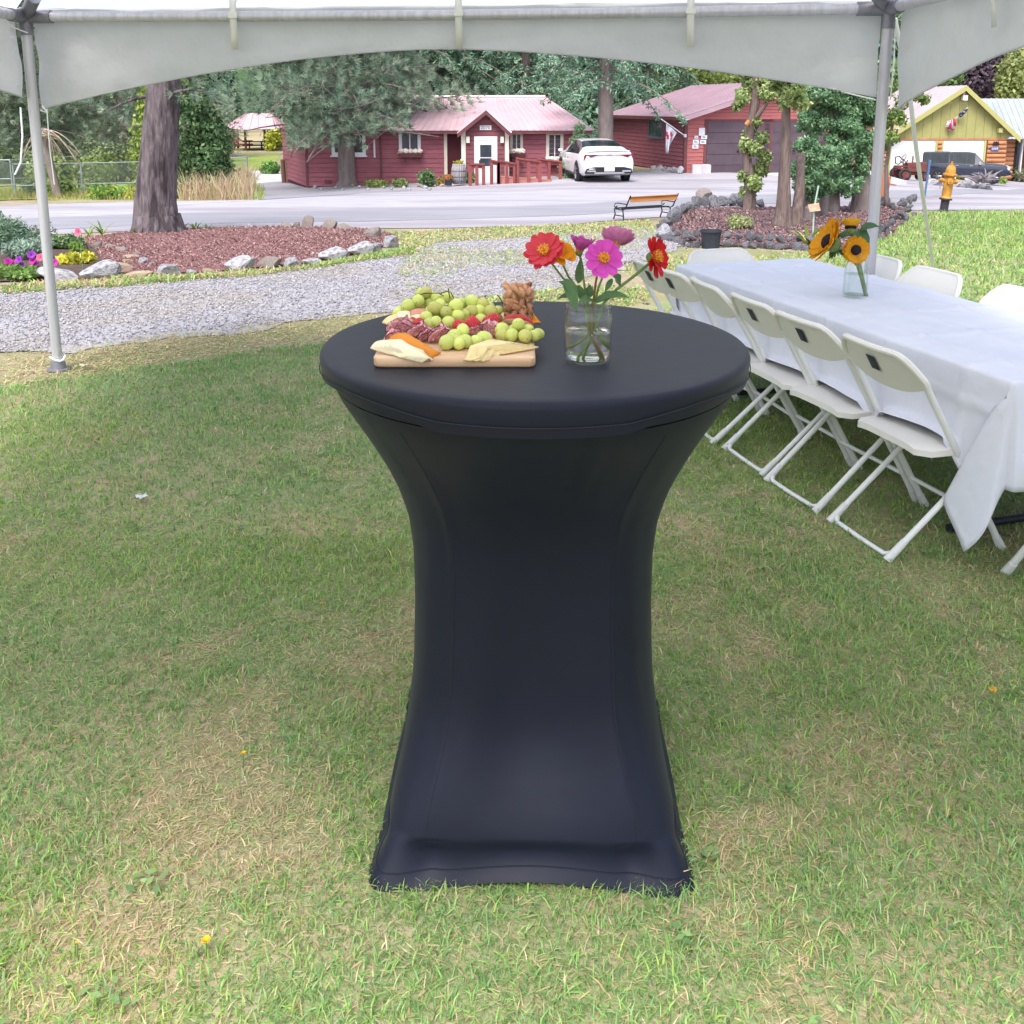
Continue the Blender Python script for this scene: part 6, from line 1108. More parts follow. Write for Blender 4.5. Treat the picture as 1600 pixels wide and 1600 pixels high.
for s_ in (-1, 1):
    MB().box((2.60, s_ * .76, .93), (.16, .24, .20)).build('headlight', m_head, tk, smooth=0); MB().box((.85, s_ * 1.06, 1.22), (.13, .16, .17)).build('mirror', m_silver, tk, smooth=0); MB().box((2.66, s_ * .70, .70), (.08, .2, .08)).build('fog_lamp', m_head, tk, smooth=0)
    for x in (-.55, .35): MB().box((x, s_ * .945, 1.05), (.2, .02, .03)).build('door_handle', m_silver, tk, smooth=0)
MB().tube([(.2, .3, 1.82), (.15, .3, 2.15)], .012, 5).build('antenna', m_cartrim, tk)
# ================================================================== the frame tent
m_alu = mat('brushed_aluminium', c('#c9c8cd'), c('#b4b3ba'), rough=0.42, ns=30, metal=0.35, spec=0.5, stretch=(1, 1, 0.05))
m_fit = mat('dull_fitting', c('#8d8c94'), c('#7c7b84'), rough=0.5, ns=12, metal=0.5)
m_vinyl = mat('white_tent_vinyl', c('#cfd0d0'), c('#c8c9ca'), rough=0.45, ns=3, bump=0.9, bs=2.0, bdist=0.08, translucent=0.3, spec=0.3)
m_roofv = mat('white_tent_roof', c('#d8d9d9'), c('#d0d1d2'), rough=0.5, ns=3, translucent=0.82, spec=0.3)
m_web = mat('white_webbing', c('#d9dad2'), rough=0.85)
m_rope = mat('white_cord', c('#f0f0f2'), rough=0.8)
TL = Vector((-2.75, 5.78, 0)); TR = Vector((1.944, 5.287, 0))
du = (TR - TL).normalized(); dn = Vector((-0.02, -1, 0)).normalized()      # the sides run towards the camera
LEN = (TR - TL).length
NL = TL + dn * LEN; NR = TR + dn * LEN
RAILZ = 2.06
ctr = (TL + TR + NL + NR) / 4
tent = thing('frame_tent', 'white frame tent with aluminium poles and arched vinyl valance standing over the lawn', 'tent', (ctr.x, ctr.y, 0))
corners = [TL, TR, NR, NL]
for i, q in enumerate(corners):
    a, b = q + Vector((0, 0, 0.012)), q + Vector((0, 0, RAILZ))
    MB().tube([a, a.lerp(b, 0.5), b], 0.029, 20).build('pole', m_alu, tent, rel=True)
    p = MB(); p.lathe([(0.066, 0.0), (0.066, 0.008), (0.045, 0.012), (0.04, 0.05), (0.031, 0.055)], 20, q); p.build('base_plate', m_fit, tent, rel=True)
    p = MB(); p.tube([q + Vector((0, 0, RAILZ - 0.10)), q + Vector((0, 0, RAILZ + 0.03))], 0.036, 18)
    for e in (corners[(i + 1) % 4], corners[i - 1]):
        d = (e - q).normalized(); p.tube([q + Vector((0, 0, RAILZ)), q + d * 0.16 + Vector((0, 0, RAILZ))], 0.036, 18)
    up = (ctr - q).normalized() * 0.2 + Vector((0, 0, 0.09)); p.tube([q + Vector((0, 0, RAILZ)), q + Vector((0, 0, RAILZ)) + up], 0.036, 16)
    d = (corners[(i + 1) % 4] - q).normalized()
    p.tube([q + Vector((0, 0, RAILZ - 0.06)) - d * 0.05, q + Vector((0, 0, RAILZ - 0.06)) + d * 0.05], 0.006, 8)
    p.build('corner_fitting', m_fit, tent, rel=True)
    # small cord tied round the foot
    lp = [q + Vector((math.cos(t) * 0.042, math.sin(t) * 0.042, 0.075 + 0.012 * math.sin(2 * t))) for t in [k * 2 * math.pi / 14 for k in range(15)]]
    MB().tube(lp, 0.006, 6).build('foot_cord', m_rope, tent, rel=True)
def wrink(u, v, k):
    return 0.012 * mnoise.noise((u * 3.1 + k, v * 6, k)) + 0.010 * mnoise.noise(((u + v) * 5, (u - v) * 2.0, k + 3)) + 0.006 * mnoise.noise((u * 13, v * 9, k))
PEAK = Vector((ctr.x, ctr.y, 3.35))
for i in range(4):
    A, B = corners[i], corners[(i + 1) % 4]; d = (B - A).normalized(); out = -(ctr - (A + B) / 2).normalized()
    r0, r1 = A + d * 0.14 + Vector((0, 0, RAILZ)), B - d * 0.14 + Vector((0, 0, RAILZ))
    MB().tube([r0.lerp(r1, k / 4) + Vector((0, 0, -0.012 * math.sin(math.pi * k / 4))) for k in range(5)], 0.0285, 18).build('rail', m_alu, tent, rel=True)
    # roof panel
    rows = []
    for j in range(13):
        t = j / 12; row = []
        for k in range(25):
            s_ = k / 24; e = A.lerp(B, s_) + out * 0.05 + Vector((0, 0, RAILZ + 0.045))
            p = e.lerp(PEAK, t) + Vector((0, 0, -0.07 * math.sin(math.pi * t) * (0.4 + 0.6 * math.sin(math.pi * s_)) + wrink(s_ * 4, t * 3, i) * 0.9))
            row.append(p)
        rows.append(row)
    MB().grid(rows).build('roof_panel', m_roofv, tent, smooth=180, rel=True)
    # valance: deep at the poles, shallow in the middle
    rows = []; NV, NU = 14, 90
    for j in range(NV + 1):
        t = j / NV; row = []
        for k in range(NU + 1):
            s_ = k / NU; g = 0.004 + s_ * 0.992
            arch = (abs(2 * s_ - 1)) ** 1.7
            zb = RAILZ - (0.185 + 0.315 * arch * (1.03 if s_ < 0.5 else 0.82)); zt = RAILZ + 0.05
            z = zt + (zb - zt) * t
            ed = math.exp(-((min(s_, 1 - s_)) / 0.05) ** 2)
            off = 0.055 + wrink(s_ * LEN * 0.45, t * 0.5, i * 7 + 1) * (0.5 + t) * (0.9 + 0.5 * ed) + 0.006 * math.sin(s_ * 60 + t * 3) * ed + 0.008 * t * math.sin(s_ * 9 + i)
            row.append(A.lerp(B, g) + out * off + Vector((0, 0, z)))
        rows.append(row)
    MB().grid(rows).build('valance', m_vinyl, tent, smooth=180, rel=True)
    hem = [Vector(q) for q in rows[-1]]
    MB().tube(hem, 0.0045, 6).build('hem', m_vinyl, tent, rel=True)
    for k, s_ in enumerate((0.26, 0.525, 0.785)):
        b = A.lerp(B, s_); jx = 0.006 * (k - 1)
        pth = [b - out * 0.02 + Vector((0, 0, RAILZ + 0.09)), b - out * 0.034 + Vector((0, 0, RAILZ + 0.03)), b - out * 0.036 + Vector((0, 0, RAILZ)),
               b - out * 0.036 + Vector((0, 0, RAILZ - 0.035)), b - out * 0.012 + d * jx + Vector((0, 0, RAILZ - 0.09)), b + out * 0.0 + d * jx * 2 + Vector((0, 0, RAILZ - 0.185))]
        p = MB(); wv = d * 0.019
        p.grid([[q - wv, q + wv] for q in pth]); st = p.build('strap', m_web, tent, rel=True, solid=0.003)
        p = MB(); p.box(b - out * 0.042 + Vector((0, 0, RAILZ - 0.005)), (0.05, 0.012, 0.03), Matrix.Rotation(math.atan2(d.y, d.x), 3, 'Z'))
        p.build('buckle', m_web, st, rel=False).location = -Vector(tent.location)
# lacing cords at the left corner and loose cords
def cord(pts, r=0.004, name='lacing_cord'):
    return MB().tube([Vector(p) for p in pts], r, 6).build(name, m_rope, tent, rel=True)
q = TL
z0 = RAILZ - 0.02; pts = []
for k in range(13):
    pts.append(q + Vector((-0.075 + (0.03 if k % 2 else -0.02), -0.07 + 0.01 * (k % 2), z0 - 0.032 * k)))
cord(pts)
cord([q + Vector((0.03, -0.05, RAILZ + 0.05)), q + Vector((-0.05, -0.06, RAILZ + 0.03)), q + Vector((-0.07, -0.06, RAILZ - 0.05)), q + Vector((0.03, -0.05, RAILZ - 0.09))])
cord([q + Vector((-0.05, -0.05, 1.56)), q + Vector((-0.055, -0.05, 1.4)), q + Vector((-0.08, -0.05, 1.25)), q + Vector((-0.12, -0.05, 1.18))], 0.005)
cord([q + Vector((0.06, -0.02, 1.57)), q + Vector((0.085, -0.02, 1.53)), q + Vector((0.05, -0.03, 1.545))], 0.005)
cord([q + Vector((0.085, -0.02, 1.55)), q + Vector((0.08, -0.02, 1.35)), q + Vector((0.088, -0.02, 1.12))], 0.003)
cord([TR + Vector((-0.02, 0.04, 1.6)), TR + Vector((-0.14, 0.07, 1.63)), TR + Vector((-0.3, 0.1, 1.68))], 0.004)
cord([TR + Vector((0.035, -0.01, 1.98)), TR + Vector((0.045, 0, 1.8)), TR + Vector((0.042, 0, 1.6))], 0.004)
# guy strap from the far right corner to a stake behind the long table
g0 = TR + Vector((0.07, 0.1, 2.02)); g1 = P(1436, 265, 6.1); g2 = gz(3.25, 7.3, 0.02)
pth = [g0, P(1421, 140, 5.55), P(1428, 205, 5.8), g1, P(1458, 415, 6.8), g2]
gt = thing('guy_strap', 'white webbing guy strap running down from the right tent corner to a stake', 'strap', (g2.x, g2.y, zg(g2.x, g2.y)))
p = MB(); p.tube(pth, 0.014, 8, flat=0.4); p.build('webbing', m_rope, gt, rel=True)
p = MB(); p.tube([g2 + Vector((0.03, 0.04, -0.15)), g2 + Vector((0, 0, 0.12))], 0.013, 8); p.lathe([(0.02, 0.10), (0.024, 0.13), (0.0, 0.135)], 10, g2); p.build('stake', m_fit, gt, rel=True)
# ================================================================== long table, cloth, chairs
TD = Vector((0.28, -0.96, 0)).normalized(); TW = Vector((0.96, 0.28, 0)).normalized()   # along the table towards us; across it to the right
TABW, TABL, TABZ = 0.82, 2.48, 0.688
TNL = Vector((1.627, 3.085, 0))                   # near left corner
TC = TNL - TD * (TABL / 2) + TW * (TABW / 2)
TROT = math.atan2(TD.y, TD.x)                   # local x = along towards us, local y = across to the right... (left-handed fixed below)
def TT(a, b, z):
    """table frame: a metres from the near end, b metres from the chair side edge"""
    return TNL - TD * a + TW * b + Vector((0, 0, z))
m_black = mat('black_powder_coat', c('#1c1f2a'), rough=0.5)
m_tabtop = mat('folding_table_plastic', c('#d9d9d6'), rough=0.6)
lt = thing('folding_table', 'long white folding banquet table on dark legs, hidden under the tablecloth', 'table', (TC.x, TC.y, 0))
p = MB(); p.hexa([TT(0.02, 0.02, 0.645), TT(TABL - 0.02, 0.02, 0.645), TT(TABL - 0.02, TABW - 0.02, 0.645), TT(0.02, TABW - 0.02, 0.645)],
                 [TT(0.02, 0.02, 0.684), TT(TABL - 0.02, 0.02, 0.684), TT(TABL - 0.02, TABW - 0.02, 0.684), TT(0.02, TABW - 0.02, 0.684)])
p.build('tabletop', m_tabtop, lt, rel=True)
for a in (0.34, TABL - 0.34):
    p = MB(); p.tube([TT(a, 0.1, 0.025), TT(a, TABW - 0.1, 0.025)], 0.016, 10); p.build('floor_bar', m_black, lt, rel=True)
    MB().tube([TT(a, 0.1, 0.45), TT(a, TABW - 0.1, 0.45)], 0.012, 10).build('stretcher', m_black, lt, rel=True)
    for b in (0.16, TABW - 0.16):
        MB().tube([TT(a, b, 0.03), TT(a, b, 0.644)], 0.022, 12).build('leg', m_black, lt, rel=True)
for s_ in (1, -1):
    a = 0.34 if s_ > 0 else TABL - 0.34
    MB().tube([TT(a, TABW / 2, 0.46), TT(a + 0.45 * s_, TABW / 2, 0.64)], 0.01, 8).build('brace', m_black, lt, rel=True)
# chairs first: where they stand decides where the cloth lies on the seats
CH_A = [0.38, 0.83, 1.22, 1.63, 2.05, 2.28]     # along the table from the near end
# ---- cloth: a grid over the top that falls over the edges
m_cloth = mat('white_polyester_cloth', c('#e6e7f0'), c('#dfe0ec'), rough=0.55, ns=4, bump=0.4, bs=7, bdist=0.02, sheen=0.15, translucent=0.12, spec=0.3)
DROP = 0.375
def crease(t, spacing, phase=0.0, wd=0.008):
    d = abs((t - phase + spacing / 2) % spacing - spacing / 2); return math.exp(-(d / wd) ** 2)
def cloth_pt(u, v):
    """u along from near end (-DROP..TABL+DROP), v across (-DROP..TABW+DROP)"""
    ou = max(0, -u, u - TABL); ov = max(0, -v, v - TABW)
    su = -1 if u < 0 else 1; sv = -1 if v < 0 else 1
    cu = min(TABL, max(0, u)); cv = min(TABW, max(0, v)); z = TABZ + 0.008
    cr = 0.011 * (crease(v, 0.26, 0.13, 0.012) + crease(u, 0.41, 0.2, 0.014)) + 0.004 * mnoise.noise((u * 5, v * 5, 2)) + 0.002 * mnoise.noise((u * 17, v * 17, 5))
    if ou == 0 and ov == 0: return TT(cu, cv, z + max(-0.003, cr))
    drop = math.hypot(ou, ov) if (ou > 0 and ov > 0) else ou + ov
    r_ = 0.012
    if drop < r_ * 1.57:
        an = drop / r_; h = r_ * math.sin(an); dz = r_ * (1 - math.cos(an))
    else: h = r_; dz = drop - r_ * 0.57
    fu = fv = 0.0
    if ou > 0 and ov > 0:
        an = math.degrees(math.atan2(ov, ou)); side_ = 1 if sv < 0 else -1        # the spare corner folds over to one side
        f = math.exp(-((an - 65) / 18) ** 2) * sm(0, 1, ov / 0.05) * sm(0, 1, ou / 0.05)
        t_ = an / 90
        fu = su * (h * (1 - t_)) - su * f * 0.46 * drop; fv = sv * (h * t_ + 0.11 * drop * math.sin(2 * math.radians(an)) + 0.02 * f)
    elif ov > 0:
        k = min(1, dz / DROP)
        wav = 0.02 * k * math.sin(u * 11 + 1.3 * math.sin(u * 4)) + 0.012 * k * mnoise.noise((u * 4, v * 3, 1))
        endfade = sm(0, 0.25, u) * sm(0, 0.25, TABL - u)
        fv = sv * (h + 0.015 * k + wav * endfade + 0.9 * cr)
        # lies on a chair seat: cloth is caught and pushed out over the seat
        d = min(abs(u - a) for a in CH_A) if sv < 0 else 1
        if sv < 0 and z - dz < 0.442 and d < 0.235:
            over = 0.442 - (z - dz); w_ = sm(0.235, 0.16, d); 
            fv -= over * 0.35 * w_; dz -= over * 0.95 * w_
    else:
        k = min(1, dz / DROP); fu = su * (h + 0.02 * k + 0.02 * k * math.sin(v * 13 + 0.6))
    return TT(cu + (fu if ou > 0 else 0), cv + (fv if ov > 0 else 0), z - dz) if not (ou > 0 and ov > 0) else TT(cu + fu, cv + fv, max(0.03, z - dz * (1 + 0.18 * math.sin(2 * math.atan2(ov, ou)))))
def lin(a, b, n): return [a + (b - a) * i / n for i in range(n)]
U = lin(-DROP, -0.02, 16) + lin(-0.02, 0.02, 5) + lin(0.02, TABL - 0.02, 120) + lin(TABL - 0.02, TABL + 0.02, 5) + lin(TABL + 0.02, TABL + DROP, 14) + [TABL + DROP]
V = lin(-DROP, -0.02, 20) + lin(-0.02, 0.02, 5) + lin(0.02, TABW - 0.02, 60) + lin(TABW - 0.02, TABW + 0.02, 5) + lin(TABW + 0.02, TABW + DROP, 12) + [TABW + DROP]
p = MB(); p.grid([[cloth_pt(u, v) for v in V] for u in U])
tcl = p.build('tablecloth', m_cloth, None, smooth=180, base=TT(TABL / 2, TABW / 2, TABZ), solid=0.0016)
tag(tcl, 'white creased tablecloth draped over the long table with a pointed corner hanging down', 'tablecloth')
# ---- folding chair
m_chair = mat('ivory_chair_plastic', c('#e2dfda'), c('#dcd9d2'), rough=0.45, ns=3, bump=0.05, bs=120)
m_chframe = mat('white_chair_tube', c('#e4e4e4'), c('#dcdcda'), rough=0.4, ns=5)
m_sticker = mat('black_sticker', c('#262a35'), c('#3a3f4d'), rough=0.5, ns=40, nd=2, mixlo=0.5, mixhi=0.56)
m_rub = mat('white_rubber_cap', c('#d4d4d2'), rough=0.6)
def A_at(z, y0=-0.265, z0=0.79, y1=0.17): return y0 + (y1 - y0) * (z0 - z) / (z0 - 0.015)
def make_chair():
    ch = thing('folding_chair', 'chair', 'chair', (0, 0, 0))
    hw = 0.205
    # backrest: a shell in the plane of the uprights, corners rounded at the top
    n = 20; rows = []; W = 0.215; zt, zb = 0.80, 0.632
    def outl(s_):                                  # half profile height at x fraction
        x = abs(s_); top = zt if x < 0.62 else zt - 0.085 * ((x - 0.62) / 0.38) ** 2.2
        bot = zb + 0.055 * x ** 2.6; return bot, top
    for face in (0, 1):
        rr = []
        for i in range(n + 1):
            s_ = -1 + 2 * i / n; b_, t_ = outl(s_); col = []
            for j in range(9):
                z = b_ + (t_ - b_) * j / 8; y = A_at(z) - 0.028 * (1 - s_ * s_) * 0.9 - 0.002
                y += (0.009 if face else -0.005); col.append(Vector((W * s_, y, z)))
            rr.append(col)
        rows.append(rr)
    p = MB(); p.grid(rows[0]); p.grid([list(reversed(r_)) for r_ in rows[1]])
    rim = []
    for face in (0, 1):
        g = rows[face]; rim.append([g[i][0] for i in range(n + 1)] + [g[n][j] for j in range(1, 9)] + [g[i][8] for i in range(n - 1, -1, -1)] + [g[0][j] for j in range(7, 0, -1)])
    p.loft([rim[0], rim[1]], True, False); back = p.build('backrest', m_chair, ch, smooth=60)
    edge = [q.lerp(r_, 0.5) + Vector((0, -0.004, 0)) for q, r_ in zip(rim[0], rim[1])]; k0 = n + 3
    MB().tube(edge[n + 1:n + 9 + n + 7], 0.013, 8).build('rim', m_chair, back)
    p = MB(); st = [[Vector((x, A_at(z) - 0.028 * (1 - (x / W) ** 2) - 0.0105, z)) for x in (-0.03, -0.015, 0.0, 0.018)] for z in (0.70, 0.725, 0.752, 0.759)]
    p.grid(st); p.build('sticker', m_sticker, back)
    # seat
    rows = []
    for j in range(11):
        t = j / 10; y = -0.20 + 0.40 * t; half = 0.20 + 0.012 * t if t < 0.8 else 0.21 - 0.05 * ((t - 0.8) / 0.2) ** 2
        if t < 0.12: half -= 0.04 * (1 - t / 0.12) ** 2
        row = []
        for i in range(15):
            s_ = -1 + 2 * i / 14
            z = 0.445 - 0.014 * (1 - s_ * s_) * math.sin(math.pi * min(1, t * 1.1)) - (0.022 * ((t - 0.85) / 0.15) ** 2 if t > 0.85 else 0) - 0.010 * (abs(s_) ** 6)
            row.append(Vector((half * s_, y, z)))
        rows.append(row)
    p = MB(); p.grid(rows); low = [[q - Vector((0, 0, 0.026)) * (1 if 0 < i < 14 else 0.9) for i, q in enumerate(r_)] for r_ in rows]
    p.grid([list(reversed(r_)) for r_ in low])
    def per(g): return [q for q in g[0]] + [r_[-1] for r_ in g[1:]] + [q for q in reversed(g[-1][:-1])] + [r_[0] for r_ in reversed(g[1:-1])]
    p.loft([per(low), per(rows)], True, False); p.build('seat', m_chair, ch, smooth=50)
    # back and front legs: one tube each side from the backrest down to the front foot
    for s_ in (-1, 1):
        x = s_ * hw
        lg = MB().tube([(x, A_at(0.70), 0.70), (x, A_at(0.45), 0.45), (x, A_at(0.03), 0.03)], 0.0125, 12).build('leg', m_chframe, ch)
        MB().tube([(x, A_at(0.06), 0.06), (x, A_at(0.004), 0.004)], [0.0145, 0.017], 12).build('foot_cap', m_rub, lg)
    xr = 0.172
    for s_ in (-1, 1):
        x = s_ * xr
        lg = MB().tube([(x, 0.135, 0.418), (x, -0.07, 0.216), (x, -0.235, 0.055), (x * 0.985, -0.262, 0.022)], 0.0115, 12).build('leg', m_chframe, ch)
        MB().tube([(x, -0.215, 0.075), (x, -0.285, 0.006)], [0.0135, 0.016], 12).build('foot_cap', m_rub, lg)
        MB().tube([(x, 0.135, 0.418), (s_ * hw, 0.10, 0.425)], 0.008, 8).build('hinge', m_chframe, ch)
    MB().tube([(-xr * 0.97, -0.255, 0.03)] + [(-xr * 0.82, -0.272, 0.017)] + [(0, -0.274, 0.016), (xr * 0.82, -0.272, 0.017)] + [(xr * 0.97, -0.255, 0.03)], 0.0095, 10).build('ground_bar', m_chframe, ch)
    MB().tube([(-hw, A_at(0.14), 0.14), (hw, A_at(0.14), 0.14)], 0.0095, 10).build('crossbar', m_chframe, ch)
    MB().tube([(-hw, A_at(0.43), 0.425), (hw, A_at(0.43), 0.425)], 0.008, 8).build('crossbar', m_chframe, ch)
    return ch
chair0 = make_chair(); used = [False]; chair0.scale = (1, 1, 0.93)
def place(pos, fwd, label, group, sticker=True):
    o = chair0 if not used[0] else copy_tree(chair0); used[0] = True
    o.location = pos; o.rotation_euler = (0, 0, math.atan2(fwd.y, fwd.x) - math.pi / 2)
    tag(o, label, 'chair', group)
    if not sticker:
        for ch in o.children:
            if ch.name.startswith('backrest'):
                for k in list(ch.children):
                    if k.name.startswith('sticker'): bpy.data.objects.remove(k)
    return o
names = ['nearest white folding chair on the grass side of the long table', 'second nearest white folding chair on the grass side of the long table',
         'third white folding chair from the front on the grass side of the long table', 'white folding chair with no sticker on its back, grass side of the table',
         'white folding chair just beyond the one without a sticker, left of the table', 'farthest white folding chair on the left side of the long table, behind the red zinnia']
for i, a in enumerate(CH_A):
    j = [(0.0, 0.0), (0.01, 2), (0.0, -1), (0.0, -5), (0.01, 3), (0.02, 2)][i]
    f = Matrix.Rotation(R(j[1]), 3, 'Z') @ TW
    if i == 0: pass
    place(TT(a, 0.02 - j[0], 0), f, names[i], 'chairs along the left side of the long table', sticker=(i != 3))
far = [(1.05, -0.11), (1.63, -0.13), (2.11, -0.11)]
fl = ['white folding chair at the right edge of the photo behind the long table', 'white folding chair just right of the sunflower bottle on the far side of the table',
      'white folding chair partly hidden behind the sunflower bottle']
for (a, b), l in zip(far, fl):
    place(TT(a, TABW + 0.06 + b, 0), -TW, l, 'chairs along the far side of the long table', sticker=False)
place(TT(TABL - 0.16, TABW * 0.38, 0), TD, 'white folding chair at the far end of the long table facing the camera', 'chairs at the table ends', sticker=False)
place(TT(-0.16, TABW * 0.33, 0), -TD, 'white folding chair at the near end of the table, only a leg in view', 'chairs at the table ends', sticker=False)
# ================================================================== tall cocktail table in a black stretch cover
m_span = mat('black_spandex', c('#0e1222'), c('#111528'), rough=0.5, ns=3, bump=0.12, bs=5, bdist=0.02, sheen=0.04, spec=0.3)
m_spanseam = mat('black_thread', c('#20232e'), rough=0.7)
CX, CYT, CR, CZ = 0.048, 2.09, 0.457, 1.067
ct = thing('cocktail_table', 'tall round cocktail table in a tight black stretch cover', 'table', (CX, CYT, 0), R(-1.5))
def prof(z):
    """half width of the cover at height z (flat sides)"""
    pts = [(0.0, 0.320), (0.03, 0.314), (0.088, 0.303), (0.096, 0.298), (0.2, 0.282), (0.35, 0.270), (0.5, 0.267), (0.62, 0.272), (0.70, 0.285), (0.78, 0.314), (0.836, 0.342), (0.88, 0.366), (0.93, 0.396), (0.97, 0.420), (1.01, 0.438)]
    for (z0, a0), (z1, a1) in zip(pts, pts[1:]):
        if z <= z1:
            t = (z - z0) / (z1 - z0); return a0 + (a1 - a0) * t
    return pts[-1][1]
def sqn(z): return 2.0 + 9.0 * (1 - sm(-0.1, 0.45, z)) ** 2 + 0.6 * (1 - sm(0.4, 0.8, z))
NA = 216
SEAM = (R(234), R(306), R(54), R(126))
def cov(a, z, off=0.0):
    hz = z; n = sqn(z); w_ = prof(z)
    q = (abs(math.cos(a)) ** n + abs(math.sin(a)) ** n) ** (-1 / n)
    conc = 0.10 * sm(0.04, 0.2, z) * (1 - sm(0.6, 1.0, z))              # flat sides pulled inwards a little
    fr_ = abs(math.sin(a)) ** 6 * 0.17 * sm(0.1, 0.3, z) * (1 - sm(0.7, 1.0, z))       # front and back panels pulled flat
    rg = 0.005 * sm(0.08, 0.2, z) * (1 - sm(0.75, 0.95, z)) * sum(math.exp(-((a - b_) / 0.045) ** 2) for b_ in SEAM)
    r_ = w_ * q * (1 - conc * math.cos(2 * a) ** 2 * 0.25 - fr_) + rg + off + 0.0035 * sm(0.1, 0.2, z) * (1 - sm(0.8, 0.95, z)) * mnoise.noise((math.cos(a) * 4, math.sin(a) * 4, z * 1.6)) + 0.005 * sm(0.6, 0.95, z) * math.sin(a * 23 + 4 * math.sin(a * 5)) * max(0, mnoise.noise((math.cos(a) * 2.5, math.sin(a) * 2.5, 7)))
    return Vector((r_ * math.cos(a) * (1 + 0.03 * (1 - sm(0.1, 0.9, z))), r_ * math.sin(a) * (1 + 0.14 * (1 - sm(0.05, 0.6, z))), z))
angs = [2 * math.pi * k / NA for k in range(NA)]
zl = [0.0, 0.012, 0.03, 0.06, 0.08, 0.09, 0.0955, 0.101, 0.11, 0.15, 0.2] + [0.25 + 0.04 * i for i in range(15)] + [0.84, 0.87, 0.9, 0.925, 0.95, 0.97, 0.985, 0.997]
rings = []
for z in zl:
    ring = []
    for a in angs:
        side = abs(math.cos(2 * a)) ** 1.5                                      # 1 in the middle of a side, 0 at a foot
        zz = z + (0.026 * side * (1 - z / 0.09) if z < 0.09 else 0)             # hem arches up between the feet
        pt = cov(a, z)
        if z < 0.095:
            k = math.sin(math.pi * min(1, z / 0.095) ** 1.4) ** 0.8 * (0.055 * side ** 0.5 + 0.05 * math.exp(-((side - 0.22) / 0.14) ** 2)); pt.x *= 1 - k; pt.y *= 1 - k
            foot = (1 - side) ** 5 * (1 - z / 0.095); pt.x *= 1 + 0.07 * foot; pt.y *= 1 + 0.07 * foot
        pt.z = zz; ring.append(pt)
    rings.append(ring)
skirt_hem = [q * 1.002 for q in rings[2]]
p = MB(); p.loft(rings, True, False); skirt = p.build('cover_skirt', m_span, ct, smooth=48)
# top: disc with a soft edge and a lip that hangs lower in front and at the right
def lip(a):
    f = math.exp(-(((a - 1.5 * math.pi) + math.pi) % (2 * math.pi) - math.pi) ** 2 / 0.55 ** 2) * 0.034
    f2 = math.exp(-((((a - 1.88 * math.pi) + math.pi) % (2 * math.pi) - math.pi) / 0.30) ** 2) * 0.022
    f3 = math.exp(-((((a - 1.08 * math.pi) + math.pi) % (2 * math.pi) - math.pi) / 0.35) ** 2) * 0.02
    return 0.017 + min(0.036, f * 1.7) + f2 + f3
rings = [[Vector((CR * k / 10 * math.cos(a), CR * k / 10 * math.sin(a), CZ + 0.0002 * (10 - k))) for a in angs] for k in (0.02, 3, 6, 8.5, 9.4)]
for rr, dz in ((CR - 0.010, 0.0), (CR - 0.004, -0.002), (CR + 0.001, -0.007), (CR + 0.003, -0.013)): rings.append([Vector((rr * math.cos(a), rr * math.sin(a), CZ + dz)) for a in angs])
for t in (0.4, 0.8, 1.0): rings.append([Vector(((CR + 0.003 - 0.004 * t) * math.cos(a), (CR + 0.003 - 0.004 * t) * math.sin(a), CZ - 0.013 - (lip(a) - 0.0) * t)) for a in angs])
rings.append([Vector(((CR - 0.022) * math.cos(a), (CR - 0.022) * math.sin(a), CZ - 0.018 - lip(a))) for a in angs])
rings.append([Vector(((prof(0.997) + 0.002) * math.cos(a), (prof(0.997) + 0.002) * math.sin(a), min(CZ - 0.02 - lip(a), 1.0))) for a in angs])
p = MB(); p.loft(rings, True, False); top = p.build('cover_top', m_span, ct, smooth=60)
st = [Vector(((CR + 0.0035) * math.cos(a), (CR + 0.0035) * math.sin(a), CZ - 0.016 - lip(a) * 0.55)) for a in angs]
MB().tube(st + st[:1], 0.0011, 5).build('edge_seam', m_spanseam, top)
for a0 in SEAM:
    MB().tube([cov(a0, 0.1 + 0.03 * i, 0.0004) for i in range(30)], 0.0007, 5).build('panel_seam', m_spanseam, skirt)
MB().tube(skirt_hem + skirt_hem[:1], 0.0016, 6).build('hem_seam', m_span, skirt)
for k in range(4):
    a = R(45 + 90 * k); q = cov(a, 0.0); p = MB()
    rr = [[q * (0.93 - 0.06 * (1 - t)) + Vector((0.035 * math.cos(b), 0.035 * math.sin(b), 0.003 + 0.05 * t)) for b in [2 * math.pi * i / 16 for i in range(16)]] for t in (0.0, 0.6)]
    p.loft(rr); p.build('foot_pocket', m_span, ct, smooth=60)
p = MB(); p.tube([(0, 0, 0.05), (0, 0, 1.0)], 0.035, 12); p.build('column', m_black, ct)
# ================================================================== cheese board
m_board = mat('maple_board', c('#e0bf9c'), c('#d2aa84'), rough=0.55, ns=5, bump=0.1, bs=30, stretch=(1.2, 14, 14))
TOPZ = CZ + 0.002; BT = TOPZ + 0.022
def poly_round(w_, d_, r_, n=5):
    pts = []
    for cx_, cy_, a0 in ((w_ / 2 - r_, d_ / 2 - r_, 0), (-w_ / 2 + r_, d_ / 2 - r_, 90), (-w_ / 2 + r_, -d_ / 2 + r_, 180), (w_ / 2 - r_, -d_ / 2 + r_, 270)):
        for k in range(n + 1):
            a = R(a0 + 90 * k / n); pts.append((cx_ + r_ * math.cos(a), cy_ + r_ * math.sin(a)))
    return pts
f0, f1 = PZ(583, 574, TOPZ), PZ(837, 575, TOPZ); bw = (f1 - f0).length
BC = (f0 + f1) / 2 + Vector((0, 0.215, 0)); BC.z = TOPZ
